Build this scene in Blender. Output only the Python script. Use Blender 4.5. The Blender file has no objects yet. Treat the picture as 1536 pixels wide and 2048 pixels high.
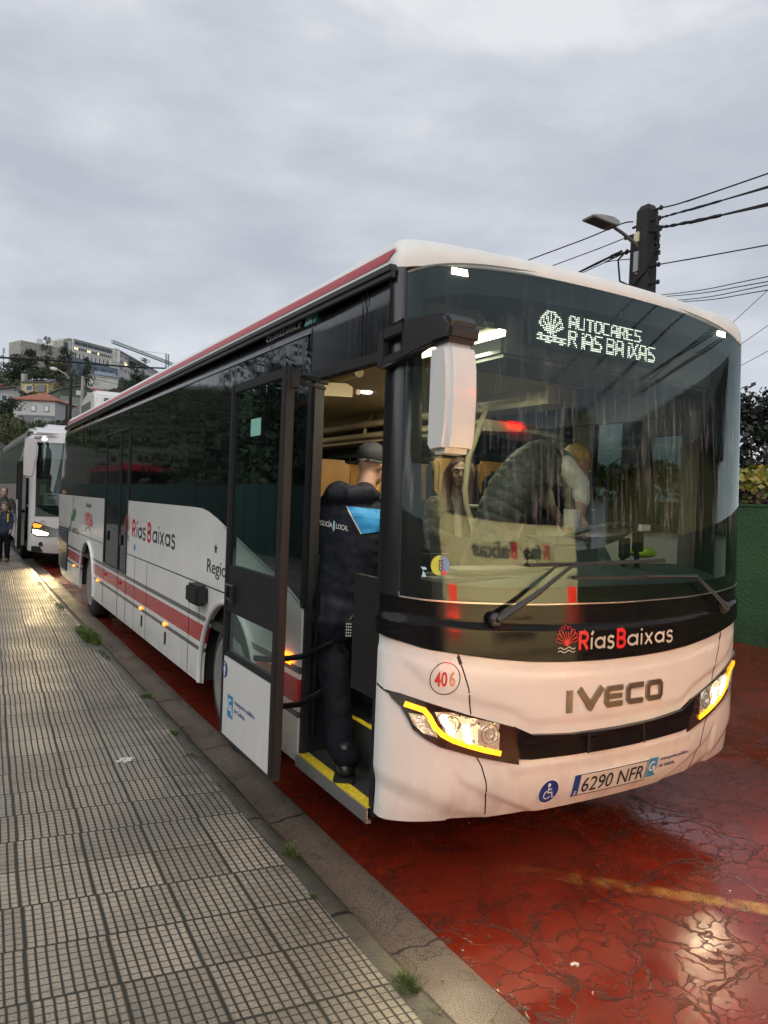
import bpy, bmesh, random
import numpy as np
from math import *
from mathutils import Vector, Matrix, noise as mn
random.seed(7)
C = bpy.context.scene.collection
sc = bpy.context.scene
R = radians
# ------------------------------------------------------------------ camera
CAM = (-1.68, -2.605, 1.815)
YAW, PIT, ROL, FPX = R(30.486), R(-.918), R(2.266), 1466.0
def _axes():
    F = Vector((sin(YAW)*cos(PIT), cos(YAW)*cos(PIT), sin(PIT)))
    R0 = Vector((cos(YAW), -sin(YAW), 0)); U0 = R0.cross(F)
    c, s = cos(ROL), sin(ROL)
    return R0*c+U0*s, -R0*s+U0*c, F
AR, AU, AF = _axes()
cd = bpy.data.cameras.new('camera'); cam = bpy.data.objects.new('camera', cd); C.objects.link(cam)
cam.matrix_world = Matrix(((AR.x, AU.x, -AF.x, CAM[0]), (AR.y, AU.y, -AF.y, CAM[1]), (AR.z, AU.z, -AF.z, CAM[2]), (0, 0, 0, 1)))
cd.sensor_fit = 'VERTICAL'; cd.sensor_height = 36.0; cd.lens = FPX/2048*36.0
cd.clip_start = .05; cd.clip_end = 6000
sc.camera = cam
def at(px, py, d):          # a point the camera sees at (px,py), d metres off horizontally
    r = AF+AR*((px-768)/FPX)+AU*((1024-py)/FPX)
    return Vector(CAM)+r*(d/hypot(r.x, r.y))
def atz(px, py, z):
    r = AF+AR*((px-768)/FPX)+AU*((1024-py)/FPX)
    return Vector(CAM)+r*((z-CAM[2])/r.z)
# ------------------------------------------------------------------ sky and light
w = bpy.data.worlds.new("World"); sc.world = w; w.use_nodes = True
nt = w.node_tree; nt.nodes.clear()
def N(nt, t, **k):
    n = nt.nodes.new(t)
    for a, b in k.items():
        if a == 'i':
            for q, v in b.items(): n.inputs[q].default_value = v
        else: setattr(n, a, b)
    return n
def LK(nt, a, b): nt.links.new(a, b)
SUN_EL, SUN_AZ = R(38), R(236)
sky = N(nt, 'ShaderNodeTexSky', sky_type='NISHITA', sun_disc=False, sun_elevation=SUN_EL, sun_rotation=SUN_AZ)
tc = N(nt, 'ShaderNodeTexCoord')
mp = N(nt, 'ShaderNodeMapping'); mp.inputs['Scale'].default_value = (1, 1, 2.6); mp.inputs['Location'].default_value = (.3, .65, .2)
n1 = N(nt, 'ShaderNodeTexNoise', i={'Scale': 1.7, 'Detail': 7, 'Roughness': .52, 'Distortion': .35})
n2 = N(nt, 'ShaderNodeTexNoise', i={'Scale': 5.0, 'Detail': 6, 'Roughness': .55, 'Distortion': .2})
LK(nt, tc.outputs['Generated'], mp.inputs[0]); LK(nt, mp.outputs[0], n1.inputs[0]); LK(nt, mp.outputs[0], n2.inputs[0])
ad = N(nt, 'ShaderNodeMath', operation='MULTIPLY_ADD'); ad.inputs[1].default_value = .62
LK(nt, n2.outputs[0], ad.inputs[0]); LK(nt, n1.outputs[0], ad.inputs[2])
rp = N(nt, 'ShaderNodeValToRGB')
e = rp.color_ramp.elements
e[0].position = .60; e[0].color = (.45, .485, .55, 1)
e[1].position = 1.0; e[1].color = (.73, .74, .77, 1)
x_ = e.new(.75); x_.color = (.52, .55, .605, 1); x_ = e.new(.86); x_.color = (.585, .61, .665, 1)
LK(nt, ad.outputs[0], rp.inputs[0])
sx = N(nt, 'ShaderNodeSeparateXYZ'); LK(nt, tc.outputs['Generated'], sx.inputs[0])
mr = N(nt, 'ShaderNodeMapRange', i={'From Min': .0, 'From Max': .22, 'To Min': 1.22, 'To Max': 1.0}); LK(nt, sx.outputs['Z'], mr.inputs[0])
mul = N(nt, 'ShaderNodeMixRGB', blend_type='MULTIPLY'); mul.inputs[0].default_value = 1
LK(nt, rp.outputs[0], mul.inputs[1]); LK(nt, mr.outputs[0], mul.inputs[2])
sm = N(nt, 'ShaderNodeMixRGB', blend_type='MULTIPLY'); sm.inputs[0].default_value = 1; sm.inputs[2].default_value = (.08, .08, .08, 1)
LK(nt, sky.outputs[0], sm.inputs[1])
mx = N(nt, 'ShaderNodeMixRGB'); mx.inputs[0].default_value = .93
LK(nt, sm.outputs[0], mx.inputs[1]); LK(nt, mul.outputs[0], mx.inputs[2])
bg = N(nt, 'ShaderNodeBackground', i={'Strength': .93}); ow = N(nt, 'ShaderNodeOutputWorld')
LK(nt, mx.outputs[0], bg.inputs[0]); LK(nt, bg.outputs[0], ow.inputs[0])
sl = bpy.data.lights.new('sun', 'SUN'); sl.energy = 1.5; sl.angle = R(75); sl.color = (1, .96, .9)
so = bpy.data.objects.new('sun', sl); C.objects.link(so)
so.rotation_euler = (pi/2-SUN_EL, 0, pi-SUN_AZ)
sc.view_settings.view_transform = 'Standard'; sc.view_settings.look = 'None'; sc.view_settings.exposure = .30; sc.view_settings.gamma = 1
try: sc.view_settings.use_curve_mapping = False
except Exception: pass
sc.render.engine = 'CYCLES'
sc.cycles.use_denoising = True
sc.cycles.max_bounces = 7; sc.cycles.transparent_max_bounces = 12; sc.cycles.glossy_bounces = 4; sc.cycles.diffuse_bounces = 3
sc.cycles.sample_clamp_indirect = 14
sc.cycles.caustics_reflective = False; sc.cycles.caustics_refractive = False

# ------------------------------------------------------------------ materials
_M = {}
def mat(name, base=(.5, .5, .5), rough=.5, metal=0., spec=.5, emit=None, es=0., bump=None, vary=None, coat=0., ior=1.5):
    """bump=(scale,strength,distance[,stretch]) noise bump; vary=(scale,amount[,detail]) value variation"""
    if name in _M: return _M[name]
    m = bpy.data.materials.new(name); m.use_nodes = True; t = m.node_tree; t.nodes.clear()
    b = N(t, 'ShaderNodeBsdfPrincipled'); o = N(t, 'ShaderNodeOutputMaterial'); LK(t, b.outputs[0], o.inputs[0])
    b.inputs['Base Color'].default_value = (*base, 1); b.inputs['Roughness'].default_value = rough
    b.inputs['Metallic'].default_value = metal; b.inputs['Specular IOR Level'].default_value = spec; b.inputs['IOR'].default_value = ior
    b.inputs['Coat Weight'].default_value = coat; b.inputs['Coat Roughness'].default_value = .05
    if emit: b.inputs['Emission Color'].default_value = (*emit, 1); b.inputs['Emission Strength'].default_value = es
    tc = N(t, 'ShaderNodeTexCoord')
    if vary:
        n = N(t, 'ShaderNodeTexNoise', i={'Scale': vary[0], 'Detail': vary[2] if len(vary) > 2 else 5, 'Roughness': .6})
        LK(t, tc.outputs['Object'], n.inputs[0])
        r = N(t, 'ShaderNodeMapRange', i={'From Min': .3, 'From Max': .7, 'To Min': 1-vary[1], 'To Max': 1+vary[1]}); LK(t, n.outputs[0], r.inputs[0])
        x = N(t, 'ShaderNodeMixRGB', blend_type='MULTIPLY'); x.inputs[0].default_value = 1; x.inputs[1].default_value = (*base, 1)
        LK(t, r.outputs[0], x.inputs[2]); LK(t, x.outputs[0], b.inputs['Base Color'])
    if bump:
        n = N(t, 'ShaderNodeTexNoise', i={'Scale': bump[0], 'Detail': 4})
        if len(bump) > 3:
            mp = N(t, 'ShaderNodeMapping'); mp.inputs['Scale'].default_value = bump[3]
            LK(t, tc.outputs['Object'], mp.inputs[0]); LK(t, mp.outputs[0], n.inputs[0])
        else: LK(t, tc.outputs['Object'], n.inputs[0])
        bp = N(t, 'ShaderNodeBump', i={'Strength': bump[1], 'Distance': bump[2]}); LK(t, n.outputs[0], bp.inputs['Height']); LK(t, bp.outputs[0], b.inputs['Normal'])
    _M[name] = m; return m

def math_(t, op, a, b=None, c=None):
    n = N(t, 'ShaderNodeMath', operation=op)
    for k, v in enumerate((a, b, c)):
        if v is None: continue
        if isinstance(v, (int, float)): n.inputs[k].default_value = v
        else: LK(t, v, n.inputs[k])
    return n.outputs[0]
def mixc(t, f, a, b, blend='MIX'):
    n = N(t, 'ShaderNodeMixRGB', blend_type=blend)
    for k, v in enumerate((f, a, b)):
        if isinstance(v, (int, float)): n.inputs[k].default_value = v if k == 0 else (v, v, v, 1)
        elif isinstance(v, tuple): n.inputs[k].default_value = (*v, 1)
        else: LK(t, v, n.inputs[k])
    return n.outputs[0]
def noise(t, co, scale, detail=4, rough=.55, dist=0., stretch=None):
    if stretch:
        mp = N(t, 'ShaderNodeMapping'); mp.inputs['Scale'].default_value = stretch; LK(t, co, mp.inputs[0]); co = mp.outputs[0]
    n = N(t, 'ShaderNodeTexNoise', i={'Scale': scale, 'Detail': detail, 'Roughness': rough, 'Distortion': dist}); LK(t, co, n.inputs[0]); return n.outputs[0]
def rng(t, v, a, b, c=0., d=1.):
    n = N(t, 'ShaderNodeMapRange', i={'From Min': a, 'From Max': b, 'To Min': c, 'To Max': d}); LK(t, v, n.inputs[0]); return n.outputs[0]
def base_mat(name):
    m = bpy.data.materials.new(name); m.use_nodes = True; t = m.node_tree; t.nodes.clear()
    o = N(t, 'ShaderNodeOutputMaterial'); tc = N(t, 'ShaderNodeTexCoord'); _M[name] = m
    return m, t, o, tc.outputs['Object']
def droplets(t, co, scale=110, dist=.0007):
    v = N(t, 'ShaderNodeTexVoronoi', i={'Scale': scale}); LK(t, co, v.inputs['Vector'])
    h = rng(t, v.outputs['Distance'], .12, .32, 1, 0)
    ms = rng(t, noise(t, co, 7, 3), .42, .6)
    h = math_(t, 'MULTIPLY', h, ms)
    bp = N(t, 'ShaderNodeBump', i={'Strength': .8, 'Distance': dist}); LK(t, h, bp.inputs['Height'])
    return bp.outputs[0]
def paint(name, base, rough=.16, stripes=None, drops=True):
    m, t, o, co = base_mat(name)
    b = N(t, 'ShaderNodeBsdfPrincipled'); LK(t, b.outputs[0], o.inputs[0])
    b.inputs['Roughness'].default_value = rough; b.inputs['Coat Weight'].default_value = .35; b.inputs['Coat Roughness'].default_value = .06
    col = mixc(t, 1, base, rng(t, noise(t, co, 2.2, 6), .3, .7, .93, 1.05), 'MULTIPLY')
    s = N(t, 'ShaderNodeSeparateXYZ'); LK(t, co, s.inputs[0])
    if stripes:
        for z0, z1, c in stripes:
            f = math_(t, 'MULTIPLY', math_(t, 'GREATER_THAN', s.outputs['Z'], z0), math_(t, 'LESS_THAN', s.outputs['Z'], z1))
            col = mixc(t, f, col, c)
    # road spray near the sills
    g = math_(t, 'MULTIPLY', rng(t, s.outputs['Z'], .30, .75, 1, 0), rng(t, noise(t, co, 9, 6, .65, .0, (1, 1, .35)), .42, .72))
    col = mixc(t, math_(t, 'MULTIPLY', g, .30), col, (.20, .16, .13))
    LK(t, col, b.inputs['Base Color'])
    if drops: LK(t, droplets(t, co), b.inputs['Normal'])
    return m
WHITE = (.74, .735, .71)
M_white = paint('white_paint', WHITE)
M_side = paint('striped_side_paint', (.80, .795, .77), .14, [(.832, .872, (.10, .10, .10)), (.662, .802, (.48, .028, .03)), (.588, .622, (.10, .10, .10))])
M_roofw = mat('roof_white', (.72, .72, .69), .3, bump=(60, .25, .002), vary=(3, .06))
M_redst = mat('red_stripe_paint', (.42, .035, .045), .35, bump=(140, .6, .003), vary=(40, .15))
def blackgloss(name, base=(.008, .009, .012), rough=.06, wav=.0015, spec=.7, streak=True):
    m, t, o, co = base_mat(name)
    b = N(t, 'ShaderNodeBsdfPrincipled'); LK(t, b.outputs[0], o.inputs[0])
    b.inputs['Base Color'].default_value = (*base, 1); b.inputs['Specular IOR Level'].default_value = spec; b.inputs['IOR'].default_value = 1.55
    rr = rng(t, noise(t, co, 30, 5, .6, 0, (1, 1, .08)), .45, .75, rough, rough+.10)
    LK(t, rr, b.inputs['Roughness'])
    h = noise(t, co, 1.1, 2)
    bp = N(t, 'ShaderNodeBump', i={'Strength': 1, 'Distance': wav*2}); LK(t, h, bp.inputs['Height'])
    if streak:
        h2 = noise(t, co, 70, 3, .6, .1, (1, 1, .05))
        b2 = N(t, 'ShaderNodeBump', i={'Strength': .25, 'Distance': .0008}); LK(t, h2, b2.inputs['Height']); LK(t, bp.outputs[0], b2.inputs['Normal']); bp = b2
    LK(t, bp.outputs[0], b.inputs['Normal'])
    return m
M_glossblack = blackgloss('gloss_black_panel', (.008, .008, .009), .09, spec=.13)
M_sideglass = blackgloss('tinted_side_glass', (.003, .0035, .004), .02, .002, .62, False)
M_bandblack = blackgloss('header_band_black', (.014, .015, .018), .12, spec=.55)
M_pillar = blackgloss('pillar_black', (.016, .016, .019), .2, .001, .5)
def thin_glass(name, tint=(.80, .86, .84), boost=1.6, rough=.01, streaks=0., f0=.02):
    m, t, o, co = base_mat(name)
    tr = N(t, 'ShaderNodeBsdfTransparent'); tr.inputs[0].default_value = (*tint, 1)
    gl = N(t, 'ShaderNodeBsdfGlossy'); gl.inputs['Roughness'].default_value = rough; gl.inputs[0].default_value = (.80, .95, .93, 1)
    fr = N(t, 'ShaderNodeFresnel', i={'IOR': 1.5})
    geo = N(t, 'ShaderNodeNewGeometry')
    # both faces of a thin pane see the same fresnel
    fac = math_(t, 'MULTIPLY', math_(t, 'ADD', fr.outputs[0], f0), boost)
    fac = math_(t, 'MINIMUM', fac, .95)
    fac = math_(t, 'MULTIPLY', fac, math_(t, 'SUBTRACT', 1, geo.outputs['Backfacing']))
    sh = N(t, 'ShaderNodeMixShader'); LK(t, fac, sh.inputs[0]); LK(t, tr.outputs[0], sh.inputs[1]); LK(t, gl.outputs[0], sh.inputs[2])
    out = sh.outputs[0]
    if streaks:
        s = N(t, 'ShaderNodeSeparateXYZ'); LK(t, co, s.inputs[0])
        n = noise(t, co, 42, 4, .6, .25, (1, 1, .045))
        band = math_(t, 'MULTIPLY', rng(t, s.outputs['Z'], 1.55, 1.85), rng(t, s.outputs['Z'], 2.25, 2.62, 1, .25))
        thr = rng(t, noise(t, co, 1.6, 2), .35, .65, .1, 1)
        f = math_(t, 'MULTIPLY', math_(t, 'MULTIPLY', rng(t, n, .50, .68), band), thr)
        f = math_(t, 'MULTIPLY', f, streaks)
        d = N(t, 'ShaderNodeBsdfDiffuse'); d.inputs[0].default_value = (.55, .58, .6, 1)
        s2 = N(t, 'ShaderNodeMixShader'); LK(t, f, s2.inputs[0]); LK(t, out, s2.inputs[1]); LK(t, d.outputs[0], s2.inputs[2]); out = s2.outputs[0]
        b1 = N(t, 'ShaderNodeBump', i={'Strength': .35, 'Distance': .001}); LK(t, math_(t, 'MULTIPLY', n, band), b1.inputs['Height']); LK(t, b1.outputs[0], gl.inputs['Normal'])
    LK(t, out, o.inputs[0])
    return m
M_wind = thin_glass('wet_windshield_glass', (.43, .50, .48), 1.35, .015, .24, 0.)
M_farglass = thin_glass('tinted_far_glass', (.10, .12, .12), 1.2, .0)
M_cabglass = thin_glass('cab_side_glass', (.36, .42, .39), 1.2, .0)
M_clear = thin_glass('clear_side_glass', (.75, .82, .8), 1.3, .0)
M_doorglass = thin_glass('door_glass', (.60, .70, .66), 1.6, .01)
M_plastic = mat('dark_plastic', (.022, .022, .024), .42, bump=(180, .2, .001))
M_rubber = mat('black_rubber', (.012, .012, .012), .6)
M_grey = mat('grey_plastic', (.14, .145, .14), .5, bump=(90, .2, .001))
M_dash = mat('dashboard_plastic', (.085, .10, .095), .55, bump=(150, .2, .001))
M_dashlt = mat('light_dashboard_plastic', (.24, .235, .20), .5)
M_cream = mat('cream_lining', (.62, .56, .40), .6, vary=(2, .08))
M_creamtube = mat('cream_handrail', (.70, .62, .44), .35)
M_ceil = mat('ceiling_lining', (.60, .57, .45), .7)
M_seat = mat('ochre_seat_leather', (.42, .23, .07), .55, vary=(5, .2))
M_seatdark = mat('dark_seat_fabric', (.03, .035, .05), .9)
M_floor = mat('dark_bus_floor', (.04, .04, .04), .6)
M_yellow = mat('yellow_step_edge', (.75, .55, .03), .6, vary=(60, .35))
M_alu = mat('brushed_aluminium', (.42, .43, .44), .35, metal=.8, bump=(200, .2, .0005))
M_chrome = mat('chrome', (.75, .75, .75), .12, metal=1., bump=(70, .6, .004))
M_badge = mat('badge_chrome', (.30, .27, .22), .3, metal=.85, bump=(120, .3, .001))
M_red = mat('red_vinyl', (.55, .015, .02), .35)
M_darkv = mat('dark_vinyl', (.035, .035, .035), .4)
M_silver = mat('silver_vinyl', (.50, .47, .43), .4)
M_blue = mat('blue_vinyl', (.008, .035, .20), .4)
M_cyan = mat('light_blue_vinyl', (.02, .25, .50), .4)
M_wv = mat('white_vinyl', (.75, .75, .75), .4)
M_green = mat('green_vinyl', (.02, .17, .06), .4)
M_plate = mat('plate_white', (.66, .66, .62), .4)
M_black = mat('matt_black', (.012, .012, .012), .7)
M_tyre = mat('tyre_rubber', (.035, .034, .032), .7, bump=(60, .3, .003))
M_rim = mat('grey_rim', (.30, .29, .28), .4, metal=.3, vary=(12, .3))
M_hub = mat('hub_cover', (.22, .21, .20), .4, vary=(8, .2))
M_hot = mat('lit_headlamp', (1, .95, .8), .2, emit=(1, .84, .52), es=900)
M_glow = mat('lit_reflector', (.8, .75, .6), .12, metal=.9, emit=(1, .80, .45), es=.9, bump=(30, .5, .02, (1, 1, .3)))
M_amber = mat('lit_indicator', (.9, .4, .02), .3, emit=(1, .38, .012), es=2.6)
M_amberm = mat('lit_marker', (.9, .3, .02), .3, emit=(1, .22, .01), es=3.)
M_led = mat('led_white', (.9, .9, .8), .3, emit=(1, .98, .84), es=3.0)
M_leds = mat('led_red', (.8, .05, .03), .3, emit=(1, .01, .01), es=5)
M_tube = mat('lamp_tube', (1, .95, .8), .3, emit=(1, .93, .66), es=7)
M_cabin = mat('cabin_lamp', (1, .95, .8), .3, emit=(1, .93, .70), es=9)

# ------------------------------------------------------------------ mesh helpers
OFF = {}
def tag(o, label=None, cat=None, group=None, kind=None):
    if label: o['label'] = label
    if cat: o['category'] = cat
    if group: o['group'] = group
    if kind: o['kind'] = kind
    return o
def thing(name, label, cat, loc=(0, 0, 0), group=None):
    o = bpy.data.objects.new(name, None); C.objects.link(o); o.location = loc; o.empty_display_size = .2
    OFF[o] = Vector(loc); return tag(o, label, cat, group)
def link(name, me, m, parent=None, loc=None):
    """me holds world coordinates; the object's origin goes to its thing's base"""
    o = bpy.data.objects.new(name, me); C.objects.link(o)
    if m is not None:
        for q in (m if isinstance(m, (list, tuple)) else [m]): me.materials.append(q)
    if parent is not None:
        off = OFF[parent]; o.parent = parent
        if off.length: me.transform(Matrix.Translation(-off))
        OFF[o] = off
    else:
        off = Vector(loc) if loc else Vector((0, 0, 0))
        if off.length: me.transform(Matrix.Translation(-off))
        o.location = off; OFF[o] = off
    return o
def smooth(me, ang=35):
    for p in me.polygons: p.use_smooth = True
    try: me.set_sharp_from_angle(angle=R(ang))
    except Exception: pass
class MB:
    def __init__(s): s.v = []; s.f = []; s.m = []
    def add(s, vs, fs, mi=0):
        n = len(s.v); s.v += [tuple(v) for v in vs]; s.f += [tuple(i+n for i in f) for f in fs]; s.m += [mi]*len(fs); return s
    def box(s, x0, x1, y0, y1, z0, z1, mi=0, M=None):
        vs = [Vector((x, y, z)) for x in (x0, x1) for y in (y0, y1) for z in (z0, z1)]
        if M: vs = [M @ v for v in vs]
        return s.add(vs, [(0, 1, 3, 2), (4, 6, 7, 5), (0, 4, 5, 1), (2, 3, 7, 6), (0, 2, 6, 4), (1, 5, 7, 3)], mi)
    def prism(s, poly, fn, d0, d1, mi=0):
        n = len(poly); vs = [fn(a, b, d0) for a, b in poly]+[fn(a, b, d1) for a, b in poly]
        return s.add(vs, [tuple(range(n))[::-1], tuple(range(n, 2*n))]+[(i, (i+1) % n, n+(i+1) % n, n+i) for i in range(n)], mi)
    def tube(s, pts, r, n=10, mi=0, caps=True, closed=False):
        pts = [Vector(p) for p in pts]; k = len(pts); rs = r if isinstance(r, list) else [r]*k
        up = None; rings = []
        for i, p in enumerate(pts):
            a = pts[(i-1) % k] if (closed or i > 0) else p; b = pts[(i+1) % k] if (closed or i < k-1) else p
            d = (b-a).normalized()
            if up is None: up = d.orthogonal().normalized()
            up = (up-d*up.dot(d)); up = up.normalized() if up.length > 1e-6 else d.orthogonal().normalized()
            sd = d.cross(up); rr = rs[i]
            ra, rb = rr if isinstance(rr, tuple) else (rr, rr)
            rings.append([p+up*(cos(2*pi*j/n)*ra)+sd*(sin(2*pi*j/n)*rb) for j in range(n)])
        vs = [v for q in rings for v in q]; fs = []
        for i in range(k if closed else k-1):
            a = i*n; b = ((i+1) % k)*n
            fs += [(a+j, a+(j+1) % n, b+(j+1) % n, b+j) for j in range(n)]
        if caps and not closed: fs += [tuple(range(n))[::-1], tuple(range((k-1)*n, k*n))]
        return s.add(vs, fs, mi)
    def lathe(s, prof, c, axis='x', n=32, mi=0, caps=True):
        c = Vector(c); rings = []
        for a, r in prof:
            for j in range(n):
                t = 2*pi*j/n; u, v = cos(t)*r, sin(t)*r
                rings.append(c+(Vector((a, u, v)) if axis == 'x' else Vector((u, a, v)) if axis == 'y' else Vector((u, v, a))))
        fs = []
        for i in range(len(prof)-1):
            fs += [(i*n+j, i*n+(j+1) % n, (i+1)*n+(j+1) % n, (i+1)*n+j) for j in range(n)]
        if caps: fs += [tuple(range(n))[::-1], tuple(range((len(prof)-1)*n, len(prof)*n))]
        return s.add(rings, fs, mi)
    def ell(s, c, r, n=14, mi=0, M=None):
        c = Vector(c); vs = []; fs = []
        for i in range(n+1):
            th = pi*i/n
            for j in range(2*n):
                ph = pi*j/n; v = Vector((r[0]*sin(th)*cos(ph), r[1]*sin(th)*sin(ph), r[2]*cos(th)))
                if M: v = M @ v
                vs.append(c+v)
        m = 2*n
        for i in range(n):
            fs += [(i*m+j, (i+1)*m+j, (i+1)*m+(j+1) % m, i*m+(j+1) % m) for j in range(m)]
        return s.add(vs, fs, mi)
    def mesh(s, name):
        me = bpy.data.meshes.new(name); me.from_pydata(s.v, [], s.f); 
        for p, i in zip(me.polygons, s.m): p.material_index = i
        bm = bmesh.new(); bm.from_mesh(me); bmesh.ops.remove_doubles(bm, verts=bm.verts, dist=1e-6)
        bmesh.ops.recalc_face_normals(bm, faces=bm.faces); bm.to_mesh(me); bm.free(); me.update(); return me
    def build(s, name, m, parent=None, sm=False, loc=None, bev=0., ang=35):
        me = s.mesh(name)
        if bev:
            bm = bmesh.new(); bm.from_mesh(me)
            es = [x for x in bm.edges if len(x.link_faces) == 2 and x.calc_face_angle(0) > R(30)]
            bmesh.ops.bevel(bm, geom=es, offset=bev, segments=2, affect='EDGES', clamp_overlap=True); bm.to_mesh(me); bm.free(); sm = True
        if sm: smooth(me, ang)
        return link(name, me, m, parent, loc)

# ---- the bus skin: (p,z) on the curved front, p = metres along the wrap from the centre line
W2 = 1.275
def _y0(s): s = abs(s); return .11*s*s+.15*(1-(1-min(s, 1)**3)**(1/3))
_tb = []; _L = 0.; _p = None
for i in range(4001):
    s_ = 1-(1-i/4000)**3; x_ = s_*W2; y_ = _y0(s_)
    if _p: _L += hypot(x_-_p[0], y_-_p[1])
    _p = (x_, y_); _tb.append((_L, x_, y_))
LC = 1.3965; _A = np.array(_tb)
_T = ([0, .2, .4, .6, .8, .9, 1.0, 1.1, 1.15, 1.2, 1.24, 1.28, 1.32, 1.36, 1.392, 1.3965], [0, .199, .395, .59, .783, .88, .978, 1.077, 1.127, 1.177, 1.218, 1.258, 1.291, 1.317, 1.344, _L])
def Cp(p):
    a = abs(p); sg = 1 if p >= 0 else -1
    if a <= LC: a = float(np.interp(a, *_T)); x = float(np.interp(a, _A[:, 0], _A[:, 1])); y = float(np.interp(a, _A[:, 0], _A[:, 2]))
    else: x = W2; y = .26+a-LC
    return 1.275+sg*x, y, x/W2
def rk(z):
    r = 0
    if z < .55: r += .05*((.55-z)/.21)**2
    if z > 1.2: r += .12*((z-1.2)/1.65)**1.3
    return r
def S0(p, z):
    x, y, s = Cp(p); f = (1-.75*s**4) if y <= .2601 else max(0, .25*(1-(y-.26)/.3))
    return Vector((x, y+rk(z)*f, z))
def SF(p, z, o=0.):
    a = S0(p, z)
    if o == 0: return a
    e = .004; n = (S0(p+e, z)-S0(p-e, z)).cross(S0(p, z+e)-S0(p, z-e)).normalized()
    return a+n*o
def SR(y, z, o=0.): return Vector((-o, y, z))
def SL(y, z, o=0.): return Vector((2.55+o, y, z))
def leafmap(x0): return lambda y, z, o=0.: Vector((x0-o, y, z))
def panel(name, outl, fn, off, thick, m, parent=None, res=(.06, .1), relief=None, sm=True, holes=None):
    bm = bmesh.new()
    if isinstance(outl, bmesh.types.BMesh): bm.free(); bm = outl
    else:
        from mathutils.geometry import tessellate_polygon
        vs = [bm.verts.new((a, b, 0)) for a, b in outl]
        for tr_ in tessellate_polygon([[Vector((a, b, 0)) for a, b in outl]]):
            try: bm.faces.new([vs[i] for i in tr_])
            except ValueError: pass
    if any(len(f.verts) > 4 for f in bm.faces): bmesh.ops.triangulate(bm, faces=bm.faces[:], ngon_method='EAR_CLIP')
    xs = [v.co.x for v in bm.verts]; ys = [v.co.y for v in bm.verts]
    for ax, lo, hi, st in ((0, min(xs), max(xs), res[0]), (1, min(ys), max(ys), res[1])):
        if not st: continue
        k = ceil(lo/st+1e-6)
        while k*st < hi-1e-6:
            c = [0, 0, 0]; c[ax] = k*st; nn = [0, 0, 0]; nn[ax] = 1
            bmesh.ops.bisect_plane(bm, geom=bm.verts[:]+bm.edges[:]+bm.faces[:], dist=1e-6, plane_co=c, plane_no=nn); k += 1
    bmesh.ops.remove_doubles(bm, verts=bm.verts, dist=1e-5)
    bmesh.ops.recalc_face_normals(bm, faces=bm.faces)
    for f in bm.faces:
        if f.normal.z < 0: f.normal_flip()
    uv = {v: (v.co.x, v.co.y) for v in bm.verts}
    bnd = [x for x in bm.edges if len(x.link_faces) == 1]; be = [(x.verts[0], x.verts[1]) for x in bnd]
    for v, (a, b) in uv.items(): v.co = fn(a, b, off+(relief(a, b) if relief else 0))
    if thick:
        mp_ = {}
        for a, b in be:
            for v in (a, b):
                if v not in mp_: mp_[v] = bm.verts.new(fn(uv[v][0], uv[v][1], off-thick))
            try: bm.faces.new((a, b, mp_[b], mp_[a]))
            except ValueError: pass
        bmesh.ops.recalc_face_normals(bm, faces=bm.faces)
    me = bpy.data.meshes.new(name); bm.to_mesh(me); bm.free()
    # front faces must look outward
    if len(me.polygons):
        P0 = max(me.polygons, key=lambda p: p.area) if thick else me.polygons[0]
        c = P0.center; a, b = (xs[0]+xs[-1])/2, (ys[0]+ys[-1])/2
        nrm = fn(a+0, b, .1)-fn(a, b, 0)
        tot = sum((p.normal.dot(nrm) * p.area for p in me.polygons))
        if tot < 0: me.flip_normals()
    if sm: smooth(me, 32)
    return link(name, me, m, parent)
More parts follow.
